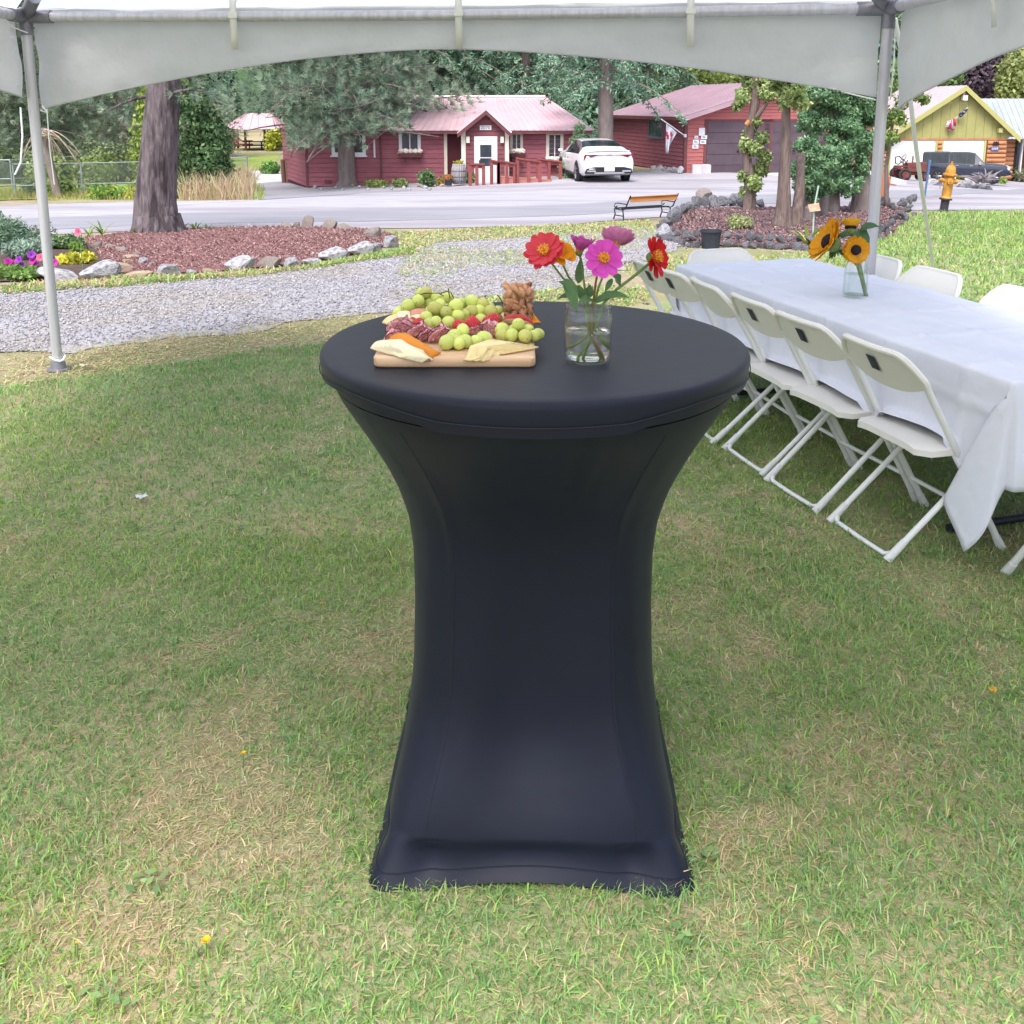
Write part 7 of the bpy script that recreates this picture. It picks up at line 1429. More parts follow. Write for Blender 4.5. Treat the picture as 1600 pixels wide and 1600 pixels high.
bd = thing('cutting_board', 'pale wooden cutting board loaded with cheese, salami and grapes on the black table', 'cutting board', BC)
p = MB(); ring = poly_round(bw, 0.43, 0.014)
def inset(r_, q, z): return [Vector((x * (1 - q / (bw / 2)), y * (1 - q / 0.215), z)) for x, y in r_]
p.loft([inset(ring, 0.003, 0), inset(ring, 0, 0.004), inset(ring, 0, 0.018), inset(ring, 0.004, 0.022)]); p.build('plank', m_board, bd, smooth=50)
FP = lambda zx, zy: (570 + zx * 0.18125, 430 + zy * 0.18125)      # pixels of the enlarged study view
# ---- grapes
m_grape = [mat('green_grape', c('#d2da7c'), c('#c4d06a'), rough=0.2, ns=40, sss=0.35, spec=0.5, rand=0.12),
           mat('olive_grape', c('#c8c070'), c('#b8c060'), rough=0.22, ns=40, sss=0.35, spec=0.5, rand=0.12)]
m_gstem = mat('grape_stem', c('#6d5a30'), c('#4c3f25'), rough=0.8, ns=50)
gm = [MB().ball((0, 0, 0), (1, 1, 1.13), 14, 10).mesh('grape', m_, 180) for m_ in m_grape]
gtip = MB().ball((0, 0, 0), 1, 6, 4).mesh('blossom_scar', mat('grape_tip', c('#5b4a2a'), rough=0.8), 180)
def bunch(label, grapes, Y0, slope=0.0):
    pts = []
    for zx, zy, zr, dy in grapes:
        px, py = FP(zx, zy); Y = Y0 + dy; r_ = zr * 0.18125 * mpp(Y) * 1.12
        q = P(px, py, Y); q.z = max(q.z, BT + r_); pts.append((q, r_))
        if rnd.random() < .6: e = q + Vector((rnd.uniform(-.012, .012), .02, -.010)); e.z = max(e.z, BT + r_ * .95); pts.append((e, r_ * .95))
    base = sum((q for q, _ in pts), Vector()) / len(pts); base.z = BT
    t = thing('grape_bunch', label, 'grapes', base, 0, 'grapes on the cheese board')
    ctr_ = sum((q for q, _ in pts), Vector()) / len(pts) + Vector((0, 0.012, 0.006))
    for q, r_ in pts:
        o = bpy.data.objects.new('grape', gm[1 if rnd.random() < 0.25 else 0]); link(o, t); o.location = q - base
        o.scale = (r_, r_, r_); d = (q - ctr_); d = d + Vector((rnd.uniform(-.01, .01), rnd.uniform(-.01, .01), rnd.uniform(-.01, .01)))
        o.rotation_euler = d.to_track_quat('Z', 'Y').to_euler()
        s_ = bpy.data.objects.new('blossom_scar', gtip); link(s_, o); s_.location = (0.0, 0, 1.10); s_.scale = (0.09, 0.09, 0.05)
    main = [ctr_ + Vector((-0.03, 0.005, 0.0)), ctr_, ctr_ + Vector((0.03, 0.002, 0.002))]
    sb = MB().tube(main, 0.0015, 6); stem = sb.build('stem', m_gstem, t, rel=True)
    for q, r_ in pts:
        a = min(main, key=lambda m_: (m_ - q).length); d = (q - a).normalized() if (q - a).length > 1e-4 else Vector((0, 0, 1))
        if (q - a).length > r_ * 0.9:
            MB().tube([a, a.lerp(q - d * r_ * 0.95, 0.5) + Vector((0, 0, 0.002)), q - d * r_ * 0.95], 0.0009, 5).build('stalk', m_gstem, t, rel=True)
    return t, base
bunch('green grapes at the front centre of the board between the two cheese fans', [(710, 690, 58, 0), (815, 695, 48, 0), (780, 610, 50, .02), (870, 580, 52, .015), (770, 525, 52, .035), (845, 475, 48, .05), (960, 600, 48, .02), (1030, 555, 56, .035), (880, 650, 40, .028)], 1.915)
bunch('green grapes at the right edge of the board above the pale cheese fan', [(1180, 465, 50, .02), (1185, 545, 48, 0), (1268, 540, 50, 0), (1325, 425, 48, .02), (1382, 570, 52, -.01), (1405, 470, 42, .03), (1465, 520, 45, 0), (1290, 470, 45, .035), (1320, 575, 38, .025)], 1.985)
bunch('green grapes spilling from the pile towards the salami', [(530, 360, 45, .02), (555, 420, 47, 0), (612, 402, 45, 0), (720, 410, 52, 0), (700, 320, 47, .03), (798, 350, 47, .03), (605, 285, 52, .04), (785, 262, 52, .05), (590, 490, 40, 0), (850, 335, 42, .05), (650, 250, 40, .06)], 2.06)
tD, bD = bunch('green grapes with bare twigs at the back left of the board', [(295, 320, 45, 0), (375, 262, 52, 0), (460, 218, 48, .01), (525, 150, 42, .03), (610, 195, 40, .03), (712, 192, 45, .03), (560, 245, 45, .03), (480, 150, 34, .05), (430, 300, 40, .03), (520, 290, 40, .04)], 2.16)
bunch('green grapes at the back of the board beside the almond cup', [(925, 228, 50, .03), (1020, 252, 47, .02), (920, 312, 50, 0), (990, 302, 47, .01), (1085, 312, 52, 0), (1000, 385, 48, -.02), (838, 240, 42, .04), (1150, 300, 34, .03), (1110, 370, 36, .02)], 2.13)
for pts in (((400, 220), (440, 175), (520, 155), (640, 155), (690, 185)), ((650, 160), (700, 140), (740, 145), (765, 195)), ((720, 115), (725, 150), (735, 200)), ((425, 245), (460, 235), (480, 265)), ((1140, 170), (1170, 205), (1190, 250))):
    MB().tube([P(*FP(x, y), 2.165 + 0.004 * i) for i, (x, y) in enumerate(pts)], 0.0012, 5).build('twig', m_gstem, tD, rel=True)
# ---- strawberries
m_sb = mat('strawberry_red', c('#b3152a'), c('#c72a34'), rough=0.35, ns=25, bump=0.4, bs=240, bdist=0.002)
m_seed = mat('strawberry_seed', c('#d8a35a'), rough=0.6); m_leaf = mat('strawberry_leaf', c('#4e7a2c'), rough=0.6)
prof_s = [(0.0, 1.0), (0.22, 0.93), (0.5, 0.7), (0.78, 0.3), (0.95, -0.15), (0.92, -0.5), (0.6, -0.75), (0.0, -0.8)]
def strawberry(label, zx, zy, zr, Y, tilt):
    px, py = FP(zx, zy); r_ = zr * 0.18125 * mpp(Y); q = P(px, py, Y); q.z = max(q.z, BT + r_ * 0.7)
    t = thing('strawberry', label, 'strawberry', (q.x, q.y, BT), 0, 'strawberries on the cheese board')
    rot = Matrix.Rotation(R(tilt), 3, 'Y') @ Matrix.Rotation(R(-25), 3, 'X'); off = Vector((0, 0, q.z - BT))
    p = MB(); p.lathe(prof_s, 18); p.v = [tuple(rot @ Vector((x * r_, y * r_, z * r_)) + off) for x, y, z in p.v]; body = p.build('fruit', m_sb, t, smooth=180)
    p = MB()
    for k in range(46):
        z = rnd.uniform(-0.6, 0.85); a = k * 2.4; rr = np.interp(z, [-0.8, -0.5, -0.15, 0.3, 0.7, 0.93, 1.0], [0.1, 0.9, 0.95, 0.78, 0.5, 0.22, 0])
        n_ = Vector((math.cos(a), math.sin(a), 0.3)).normalized(); v = Vector((rr * math.cos(a), rr * math.sin(a), z))
        p.ball(rot @ (v * r_ * 1.005) + off, (r_ * 0.035, r_ * 0.035, r_ * 0.06), 5, 4)
    o = p.build('seeds', m_seed, t, smooth=180); o['kind'] = 'stuff'
    p = MB()
    for k in range(7):
        a = 2 * math.pi * k / 7; d = Vector((math.cos(a), math.sin(a), 0)); s_ = Vector((-math.sin(a), math.cos(a), 0)); b0 = Vector((0, 0, -0.8))
        vv = [b0 - s_ * 0.12, b0 + s_ * 0.12, b0 + d * 0.45 + s_ * 0.13 - Vector((0, 0, .02)), b0 + d * 0.75 + Vector((0, 0, .12)), b0 + d * 0.45 - s_ * 0.13 - Vector((0, 0, .02))]
        p.add([rot @ (v * r_) + off for v in vv], [(0, 1, 2, 4), (4, 2, 3)])
    p.build('calyx', m_leaf, t)
strawberry('middle red strawberry standing point up on the board', 930, 425, 78, 2.04, -8)
strawberry('large red strawberry lying by the almond cup', 1100, 400, 82, 2.06, 35)
strawberry('red strawberry half hidden behind the front grapes', 815, 440, 66, 2.03, -40)
strawberry('red strawberry tucked between the salami folds and the grapes', 462, 425, 62, 2.04, 20)
# ---- salami folds: a thin round slice folded twice
m_salami = mat('salami', c('#be6a78'), c('#e8c0c0'), rough=0.45, ns=230, nd=3, mixlo=0.46, mixhi=0.62, spec=0.45)
m_srim = mat('salami_rim', c('#5e2631'), rough=0.6)
def salami(label, zx, zy, zr, Y, az, open_=0.55, ruf=3, low=None):
    """a round slice folded in half, the fold down, the halves standing apart and ruffled"""
    px, py = FP(zx, zy); r_ = zr * 0.18125 * mpp(Y) * 1.7; q = P(px, py, Y); base = Vector((q.x, q.y, BT)); rows = []
    tilt = Matrix.Rotation(R(rnd.uniform(-18, 18)), 3, 'Z') @ Matrix.Rotation(R(rnd.uniform(-14, 14)), 3, 'Y')
    for i in range(13):
        t = -1 + 2 * i / 12; row = []                     # t: across the fold, -1 front half, +1 back half
        for k in range(17):
            s_ = -1 + 2 * k / 16; x = s_ * math.sqrt(max(0, 1 - (abs(t) * 0.985) ** 2)); h = abs(t)
            y = t * open_ * (0.5 + 0.5 * h) + 0.16 * h * math.sin(s_ * 3.2 + az + t)
            z = 0.95 * h * (1 - 0.12 * abs(s_)) + 0.06 * math.sin(s_ * 4 + az)
            row.append(tilt @ Vector((x * r_ * 0.9, y * r_ * 0.8, z * r_ + 0.002 + 0.10 * r_)))
        rows.append(row)
    t = thing('salami_slice', label, 'salami', base, 0, 'folded salami on the cheese board')
    MB().grid(rows).build('meat', m_salami, t, smooth=180, solid=0.0018)
    MB().tube([r2[0] for r2 in rows] + list(rows[-1][1:]) + [r2[-1] for r2 in reversed(rows[:-1])], 0.0011, 5).build('rim', m_srim, t)
salami('tall folded salami slice at the left end of the row', 315, 505, 92, 2.02, 0.3)
salami('second folded salami slice behind the orange cheese', 470, 520, 80, 2.00, 1.4, 0.6)
salami('small crumpled salami slice between two bigger folds', 560, 585, 62, 1.985, 2.2, 0.7)
salami('folded salami slice leaning on the front grapes', 672, 560, 84, 1.97, 0.9, 0.6)
salami('low folded salami slice at the left board edge', 255, 520, 50, 1.995, 2.9, 0.6)
salami('folded salami slice below the strawberries, right half of the board', 1060, 520, 82, 2.015, 3.4, 0.45, 2)
salami('folded salami slice peeking out under the pointed strawberry', 960, 515, 60, 2.02, 1.0, 0.5, 2)
# ---- cheese slices: bent thin plates
m_white = mat('white_cheese', c('#f2e4c4'), c('#ecdab4'), rough=0.5, ns=12, sss=0.15)
m_pale = mat('pale_yellow_cheese', c('#eed9a2'), c('#e6cd92'), rough=0.5, ns=12, sss=0.15)
m_ched = mat('orange_cheddar', c('#d98a22'), c('#d28020'), rough=0.5, ns=12, sss=0.15)
def slice_(label, quad, Y, m_, group, lift=0.0, arch=0.012, curl=0.0):
    """quad: four corners in study pixels: left, top, right, bottom; laid on the pile as a bent plate"""
    q = []
    for (zx, zy), dy in zip(quad, Y): q.append(P(*FP(zx, zy), dy))
    rows = []
    for i in range(9):
        t = i / 8; row = []
        for j in range(7):
            s_ = j / 6; a = q[0].lerp(q[1], t); b = q[3].lerp(q[2], t); v = a.lerp(b, s_)
            v = v + Vector((0, 0, arch * math.sin(math.pi * t) * (1 - 0.3 * s_) + 0.0012 * math.sin(s_ * 20 + t * 9)))
            v.z = max(v.z, (BT + 0.0015 + lift * 0.6) if v.y > f0.y + 0.002 else TOPZ + 0.004 + lift * 0.5); row.append(v)
        rows.append(row)
    base = (q[0] + q[1] + q[2] + q[3]) / 4; base.z = BT
    o = MB().grid(rows).build('cheese_slice', m_, None, smooth=180, base=base, solid=0.0036); tag(o, label, 'cheese', group)
g1, g2 = 'cheese slices fanned at the board front left', 'cheese slices fanned at the board front right'
slice_('upper orange cheddar slice arching behind the white slices', [(190, 575), (400, 530), (655, 690), (590, 735)], (1.915, 1.94, 1.87, 1.862), m_ched, g1, 0.006, 0.013)
slice_('lower orange cheddar slice under the front white cheese', [(200, 600), (430, 560), (640, 715), (560, 750)], (1.91, 1.93, 1.868, 1.858), m_ched, g1, 0.004, 0.010)
for i in range(5):
    s_ = i * 44
    slice_(['leftmost white cheese slice with its tip over the board edge', 'second white cheese slice from the left', 'middle white cheese slice of the left fan', 'fourth white cheese slice of the left fan', 'front white cheese slice lying on the left fan'][i],
           [(48 + s_ * 0.9, 632 - s_ * 0.12), (190 + s_ * 0.85, 585 - s_ * 0.02), (430 + s_ * 0.9, 735), (345 + s_ * 0.85, 722 + s_ * 0.26)], (1.888 - .004 * i, 1.92 - .006 * i, 1.856 - .0016 * i, 1.852 - .0016 * i), m_white, g1, 0.0045 * i, 0.010)
for i in range(6):
    s_ = i * 38
    slice_(['front pale yellow cheese slice of the right fan', 'second pale yellow cheese slice of the right fan', 'third pale yellow cheese slice of the right fan', 'fourth pale yellow cheese slice of the right fan', 'fifth pale yellow cheese slice of the right fan', 'rearmost pale yellow cheese slice with its tip past the right edge'][i],
           [(850 + s_ * 1.25, 735 - s_ * 0.12), (1080 + s_ * 1.0, 610 - s_ * 0.14 + (14 if i > 3 else 0)), (1300 + s_ * 1.05, 640 + s_ * 0.18), (905 + s_ * 1.5, 762 - s_ * 0.1)], (1.852 + .004 * i, 1.93 + .004 * i, 1.90 + .004 * i, 1.848 + .004 * i), m_pale, g2, 0.0045 * (6 - i), 0.012)
slice_('pale cheese slice poking out at the back left of the board', [(150, 410), (300, 330), (380, 400), (235, 440)], (2.12, 2.16, 2.12, 2.09), m_pale, 'cheese behind the grapes', 0.01, 0.006)
slice_('white cheese slice in front of the back left grapes', [(275, 330), (385, 318), (400, 380), (290, 385)], (2.115, 2.12, 2.10, 2.10), m_white, 'cheese behind the grapes', 0.01, 0.004)
slice_('white cheese slice behind the salami fold', [(385, 370), (485, 345), (495, 395), (400, 395)], (2.11, 2.115, 2.09, 2.09), m_white, 'cheese behind the grapes', 0.01, 0.004)
slice_('orange cheddar corner showing behind the almond cup', [(1440, 350), (1455, 345), (1518, 415), (1450, 430)], (2.16, 2.16, 2.13, 2.13), m_ched, 'cheese behind the grapes', 0.01, 0.003)
m_ham = mat('pink_ham', c('#cf8a72'), c('#d9a08a'), rough=0.5, ns=20)
m_apple = mat('apple_skin', c('#b0202c'), c('#c43a3a'), rough=0.3, ns=8)
slice_('rolled pink ham slice at the back left under the grapes', [(385, 318), (555, 308), (560, 345), (390, 355)], (2.13, 2.13, 2.115, 2.115), m_ham, None, 0.01, 0.006)
def wedge(label, zx, zy, w_, Y, tilt):
    px, py = FP(zx, zy); q = P(px, py, Y); k = mpp(Y) * 0.18125; L_ = w_ * k / 2
    t = thing('apple_slice', label, 'apple', (q.x, q.y, BT), 0)
    sk, fl_ = [], []
    for i in range(15):
        a = math.pi * i / 14; x = -L_ * math.cos(a); h = L_ * 0.62 * math.sin(a); rot = Matrix.Rotation(R(tilt), 3, 'Y')
        off = Vector((0, 0, max(0.02, q.z - BT)))
        sk.append([rot @ Vector((x, y, h * zz)) + off for y, zz in ((-0.006, 0.55), (-0.005, 0.8), (0, 1.0), (0.006, 0.9))])
        fl_.append([rot @ Vector((x, y, h * zz)) + off for y, zz in ((-0.006, 0.55), (0.0, -0.12), (0.006, 0.9))])
    MB().grid(sk).build('peel', m_apple, t, smooth=180); MB().grid(fl_).build('flesh', mat('apple_flesh', c('#ecdcb4'), rough=0.5), t, smooth=180)
wedge('red apple slice lying before the almond cup', 1320, 420, 260, 2.065, 10)
wedge('red apple slice behind the first salami fold', 430, 410, 110, 2.06, 50)
# ---- almonds in a clear square cup
cup_c = P(810, 500, 2.17); cup_c.z = BT; k = mpp(2.17); CW, CH = 24.5 * k, 56 * k
m_cup = thin_glass('clear_plastic_cup')
cup = thing('plastic_cup', 'small clear square cup filled with almonds on the cheese board', 'cup', cup_c)
p = MB(); p.lathe([(CW * 0.86, 0.002), (CW * 0.88, 0.004), (CW * 1.0, CH), (CW * 1.04, CH + 0.001), (CW * 0.97, CH), (CW * 0.85, 0.006), (0.001, 0.006)], 40, sq=6); p.build('wall', m_cup, cup, smooth=50)
m_alm = mat('almond_skin', c('#b07c5c'), c('#c89672'), rough=0.65, ns=60, rand=0.14, bump=0.4, bs=180, bdist=0.001, stretch=(3, 3, 0.6))
am = bpy.data.meshes.new('almond'); p = MB(); p.ball((0, 0, 0), (0.0082, 0.0055, 0.0128), 10, 8)
p.v = [(x * (1 - 0.35 * max(0, z / 0.0128)), y * (1 - 0.3 * max(0, z / 0.0128)), z) for x, y, z in p.v]; am = p.mesh('almond', m_alm, 180)
n_a = 0
for lay in range(7):
    z = 0.012 + lay * (CH - 0.012) / 6.6
    for ix in range(4):
        for iy in range(4):
            hw_ = CW * (0.60 + 0.10 * lay / 6); x = -hw_ + 2 * hw_ * (ix + rnd.uniform(-.4, .4)) / 3; y = -hw_ + 2 * hw_ * (iy + rnd.uniform(-.4, .4)) / 3
            x = max(-hw_, min(hw_, x)); y = max(-hw_, min(hw_, y))
            o = bpy.data.objects.new('almond', am); link(o); o.location = cup_c + Vector((x, y, z + rnd.uniform(-.006, .004)))
            o.rotation_euler = (rnd.uniform(0, 6.28), rnd.uniform(-1.2, 1.2), rnd.uniform(0, 6.28)); s_ = rnd.uniform(0.85, 1.12); o.scale = (s_, s_, s_)
            tag(o, 'brown almond packed in the clear cup on the cheese board', 'almond', 'almonds in the clear cup'); n_a += 1
# ================================================================== zinnias in a mason jar
m_glass = thin_glass('jar_glass', (.985, .99, .985))
m_water = mat('water', (1, 1, 1), rough=0.0, trans=1.0, ior=1.33)
JC = PZ(918, 571, TOPZ); JC.y += 0.035; JC.x = PZ(918, 571, TOPZ).x * (JC.y / PZ(918, 571, TOPZ).y); JC.z = TOPZ
JR, JH = 0.0475, 0.128
jar = thing('mason_jar', 'clear glass mason jar of water holding zinnias on the black table', 'jar', JC)
out_p = [(0.020, 0.0), (JR * 0.80, 0.0005), (JR * 0.93, 0.004), (JR, 0.014), (JR * 1.01, 0.03), (JR * 1.01, 0.085), (JR * 0.99, 0.096), (JR * 0.92, 0.104), (JR * 0.90, 0.107), (JR * 0.955, 0.110), (JR * 0.955, 0.113), (JR * 0.90, 0.115), (JR * 0.90, 0.120), (JR * 0.93, 0.122), (JR * 0.93, 0.126), (JR * 0.90, 0.128)]
in_p = [(JR * 0.85, 0.127), (JR * 0.84, 0.108), (JR * 0.93, 0.095), (JR * 0.945, 0.083), (JR * 0.945, 0.03), (JR * 0.93, 0.016), (JR * 0.80, 0.007), (0.02, 0.006)]
p = MB(); rings = []
def jring(r_, z, sq_): return [Vector((r_ * math.cos(a) * (abs(math.cos(a)) ** sq_ + abs(math.sin(a)) ** sq_) ** (-1 / sq_) * 0.98, r_ * math.sin(a) * (abs(math.cos(a)) ** sq_ + abs(math.sin(a)) ** sq_) ** (-1 / sq_) * 0.98, z)) for a in [2 * math.pi * (k + 0.3) / 56 for k in range(56)]]
for r_, z in out_p: rings.append(jring(r_, z, 2.0 if z > 0.1 else 2.6))
for r_, z in in_p: rings.append(jring(r_, z, 2.0 if z > 0.1 else 2.6))
p.loft(rings, True, True); p.build('glass_wall', m_glass, jar, smooth=60)
p = MB(); p.loft([jring(r_, z, 2.6) for r_, z in ((0.012, 0.0066), (JR * 0.79, 0.0076), (JR * 0.925, 0.0165), (JR * 0.94, 0.03), (JR * 0.94, 0.061), (JR * 0.925, 0.0622), (0.012, 0.0622))])
wt = p.build('water', m_water, None, smooth=60, base=JC); wt.location = JC; 
wt.data.transform(Matrix.Translation(JC)); tag(wt, 'clear water filling the lower half of the mason jar', 'water')
p = MB()                                                     # raised measuring marks on the glass
for z, l_ in ((0.078, 0.010), (0.066, 0.007), (0.054, 0.010), (0.042, 0.007), (0.030, 0.010)):
    a0 = R(-52); q = jring(JR * 1.012, z, 2.6)
    for b in (0,): 
        i0 = 46; p.tube([q[i0], q[i0 + 1], q[i0 + 1].lerp(q[i0 + 2], 0.6 if l_ > 0.008 else 0.1)], 0.0006, 5)
o = p.build('measuring_marks', m_glass, jar); o['kind'] = 'stuff'
m_stem = mat('zinnia_stem', c('#6f8747'), c('#566f38'), rough=0.6, ns=30); m_stemr = mat('reddish_stem', c('#7b4a44'), c('#6a6a3a'), rough=0.6, ns=20)
m_zleaf = mat('zinnia_leaf', c('#4e7048'), c('#5f8252'), rough=0.55, ns=25, translucent=0.25, bump=0.3, bs=60, bdist=0.002)
m_disc = mat('zinnia_centre', c('#8f2a1c'), c('#d98a1e'), rough=0.7, ns=380, nd=2, mixlo=0.48, mixhi=0.52)
m_floret = mat('yellow_floret', c('#e8a62a'), rough=0.6); m_calyx = mat('flower_calyx', c('#7c8a4a'), c('#5f6f3c'), rough=0.7, ns=60)
def petal_rows(L_, W_, cup, tipw=0.75, notch=0.0, curl=0.0, n=6, m_=4, twist=0.0):
    rows = []
    for i in range(n + 1):
        t = i / n; wd = W_ * (0.28 + 0.9 * math.sin(math.pi * (0.06 + 0.66 * t)) * (1 if t < 0.85 else 1 - (1 - tipw) * ((t - 0.85) / 0.15) ** 1.5)) * 0.5
        if t == 1: wd *= tipw
        row = []
        for j in range(m_ + 1):
            s_ = -1 + 2 * j / m_; x = L_ * t * math.cos(cup + curl * t) - (L_ * 0.05 * s_ * s_ * (t == 1)) - (notch * L_ if (t == 1 and abs(s_) < .1) else 0)
            z = L_ * t * math.sin(cup + curl * t) + 0.12 * W_ * (s_ * s_ - 0.4) * math.sin(math.pi * t) + twist * s_ * t * W_
            row.append(Vector((x, wd * s_, z)))
        rows.append(row)
    return rows
def flower(name, label, cat, head, nrm, petals, pm, disc_r, stem, group, disc_m=m_disc, florets=True, stem_m=None, stem_r=0.0022, calyx=True, r0=0.0):
    """petals: list of (count, length, width, cup, tipw, notch, curl, lift, phase, skip)"""
    base = Vector(stem[-1]); t = thing(name, label, cat, base, 0, group); nrm = Vector(nrm).normalized(); rot = rotm(nrm); head = Vector(head)
    pts = [Vector(q) for q in stem]
    sp_ = []
    for i in range(len(pts) - 1): sp_ += [pts[i].lerp(pts[i + 1], s_) for s_ in (0, 0.5)]
    sp_.append(pts[-1])
    st = MB().tube([head - nrm * 0.006] + sp_, [stem_r * 1.6] + [stem_r] * len(sp_), 8).build('stem', stem_m or m_stem, t, rel=True)
    for (cnt, L_, W_, cup, tipw, notch, curl, lift, ph, skip) in petals:
        for k in range(cnt):
            if k in skip: continue
            a = 2 * math.pi * k / cnt + ph + rnd.uniform(-.06, .06); q = Matrix.Rotation(a, 3, 'Z')
            rows = petal_rows(L_ * rnd.uniform(.92, 1.06), W_ * rnd.uniform(.92, 1.08), cup + rnd.uniform(-.08, .08), tipw, notch, curl, twist=rnd.uniform(-.12, .12))
            rows = [[rot @ (q @ (v + Vector((disc_r * 0.55 + r0, 0, 0))) + Vector((0, 0, lift))) + head for v in r2] for r2 in rows]
            MB().grid(rows).build('petal', pm, t, smooth=180, rel=True)
    if disc_r:
        p = MB(); p.ball(head + nrm * disc_r * 0.25, (disc_r, disc_r, disc_r * 0.75), 14, 8, rot=rot); dk = p.build('flower_centre', disc_m, t, smooth=180, rel=True)
        if florets:
            p = MB()
            for k in range(26):
                a = k * 2.4; rr = disc_r * (0.35 + 0.65 * (k % 5) / 4); v = Vector((rr * math.cos(a), rr * math.sin(a), disc_r * (0.62 if rr < disc_r * .9 else 0.35)))
                w_ = rot @ v + head + nrm * disc_r * 0.2
                for e in range(4):
                    b = e * 1.57 + k; d = rot @ Vector((math.cos(b), math.sin(b), 0.8)); s2 = rot @ Vector((-math.sin(b), math.cos(b), 0))
                    l2 = disc_r * 0.26; p.add([w_ - s2 * l2 * .3, w_ + s2 * l2 * .3, w_ + d * l2], [(0, 1, 2)])
            o = p.build('florets', m_floret, t, rel=True); o['kind'] = 'stuff'
    if calyx:
        p = MB(); rr = max(disc_r, 0.006); p.ball(head - nrm * rr * 0.55, (rr * 0.95, rr * 0.95, rr * 0.8), 12, 7, rot=rot); p.build('calyx', m_calyx, t, smooth=180, rel=True)
    return t
def leaf(t, base, tip, width, m_, sag=0.01, n=8, fold=0.25, name='leaf'):
    base, tip = Vector(base), Vector(tip); d = tip - base; L_ = d.length; dd = d.normalized(); s_ = dd.cross(Vector((0, -0.6, 0.8)))
    if s_.length < .05: s_ = dd.cross(Vector((1, 0, 0)))
    s_.normalize(); up = s_.cross(dd); rows = []
    for i in range(n + 1):
        t_ = i / n; wd = width * math.sin(math.pi * (0.04 + 0.93 * t_ ** 0.75)) * 0.5
        cp_ = base + d * t_ + Vector((0, 0, sag * 4 * t_ * (1 - t_)))
        rows.append([cp_ + s_ * wd * q + up * (fold * wd * abs(q) + 0.04 * width * math.sin(t_ * 14 + q * 3)) for q in (-1, -0.5, 0, 0.5, 1)])
    return MB().grid(rows).build(name, m_, t, smooth=180, rel=True)
zc = lambda h1, h2, n_: mat(n_, c(h1), c(h2), rough=0.6, ns=60, translucent=0.28, stretch=(1, 1, 1))
m_coral = zc('#e04c5a', '#d03c4c', 'coral_petal'); m_yel = zc('#e8a012', '#e09208', 'golden_petal'); m_mag = zc('#d060b0', '#bc54a2', 'magenta_petal')
m_pink = zc('#e055c8', '#d648b8', 'hot_pink_petal'); m_mau = zc('#d88abc', '#c476a4', 'mauve_petal'); m_red = zc('#cc0f1e', '#b80c1a', 'scarlet_petal')
FZ = lambda zx, zy: (810 + zx * 0.15625, 340 + zy * 0.15625)
JB = lambda zx, zy, Y: P(*FZ(zx, zy), Y)
YJ = JC.y; gz_ = 'zinnias in the mason jar'; rim = lambda zx, dy=0: JB(zx, 860, YJ + dy); bot = lambda zx, dy=0: Vector((JB(zx, 1440, YJ + dy).x, YJ + dy, TOPZ + 0.011))
kz = mpp(YJ) * 0.15625
t1 = flower('zinnia', 'coral red zinnia with a yellow ring, leftmost bloom in the jar', 'flower', JB(262, 335, YJ - .02), (-0.35, -0.8, 0.62), [(13, 150 * kz, 62 * kz, 0.10, 0.7, 0, .25, 0.0, .1, ()), (12, 170 * kz, 66 * kz, 0.02, 0.7, 0, .2, -.003, .35, ())], m_coral, 56 * kz,
       [JB(350, 480, YJ - .005), JB(450, 610, YJ - .004), JB(600, 760, YJ), rim(660), JB(700, 1110, YJ), bot(790, .012)], gz_)
t2 = flower('zinnia', 'golden yellow zinnia tucked beside the coral one', 'flower', JB(430, 370, YJ + .005), (0.25, -0.75, 0.5), [(9, 120 * kz, 78 * kz, 0.55, 0.8, 0.03, -.2, 0, 0.2, (7,)), (7, 95 * kz, 66 * kz, 0.95, 0.8, 0.03, -.2, .002, .5, ())], m_yel, 34 * kz,
       [JB(450, 480, YJ + .006), JB(500, 590, YJ + .006), JB(600, 720, YJ + .005), rim(690, .005), JB(720, 1180, YJ + .005), bot(600, -.012)], gz_, disc_m=m_yel, florets=False)
t3 = flower('zinnia', 'half closed magenta zinnia seen from the side', 'flower', JB(610, 330, YJ + .03), (0.22, -0.05, 0.97), [(9, 150 * kz, 60 * kz, 0.95, 0.6, 0, .1, 0, .2, ()), (8, 120 * kz, 55 * kz, 1.15, 0.6, 0, .1, .002, .5, ()), (6, 170 * kz, 56 * kz, 0.72, 0.55, 0, .1, .001, .0, (3, 4))], m_mag, 40 * kz,
       [JB(620, 400, YJ + .03), JB(650, 600, YJ + .028), JB(670, 760, YJ + .02), rim(700, .015), JB(720, 1150, YJ + .01), bot(500, .015)], gz_, florets=False)
t4 = flower('zinnia', 'hot pink zinnia facing the camera at the front of the jar', 'flower', JB(855, 405, YJ - .03), (0.02, -0.95, 0.25), [(11, 155 * kz, 76 * kz, 0.05, 0.85, 0.02, .05, 0, .15, ()), (5, 120 * kz, 80 * kz, 0.15, 0.85, 0.02, 0, -.002, .7, ())], m_pink, 52 * kz,
       [JB(800, 520, YJ - .012), JB(775, 640, YJ - .008), JB(755, 790, YJ - .004), rim(740), JB(730, 1180, YJ), bot(830, -.01)], gz_, stem_m=m_stemr)
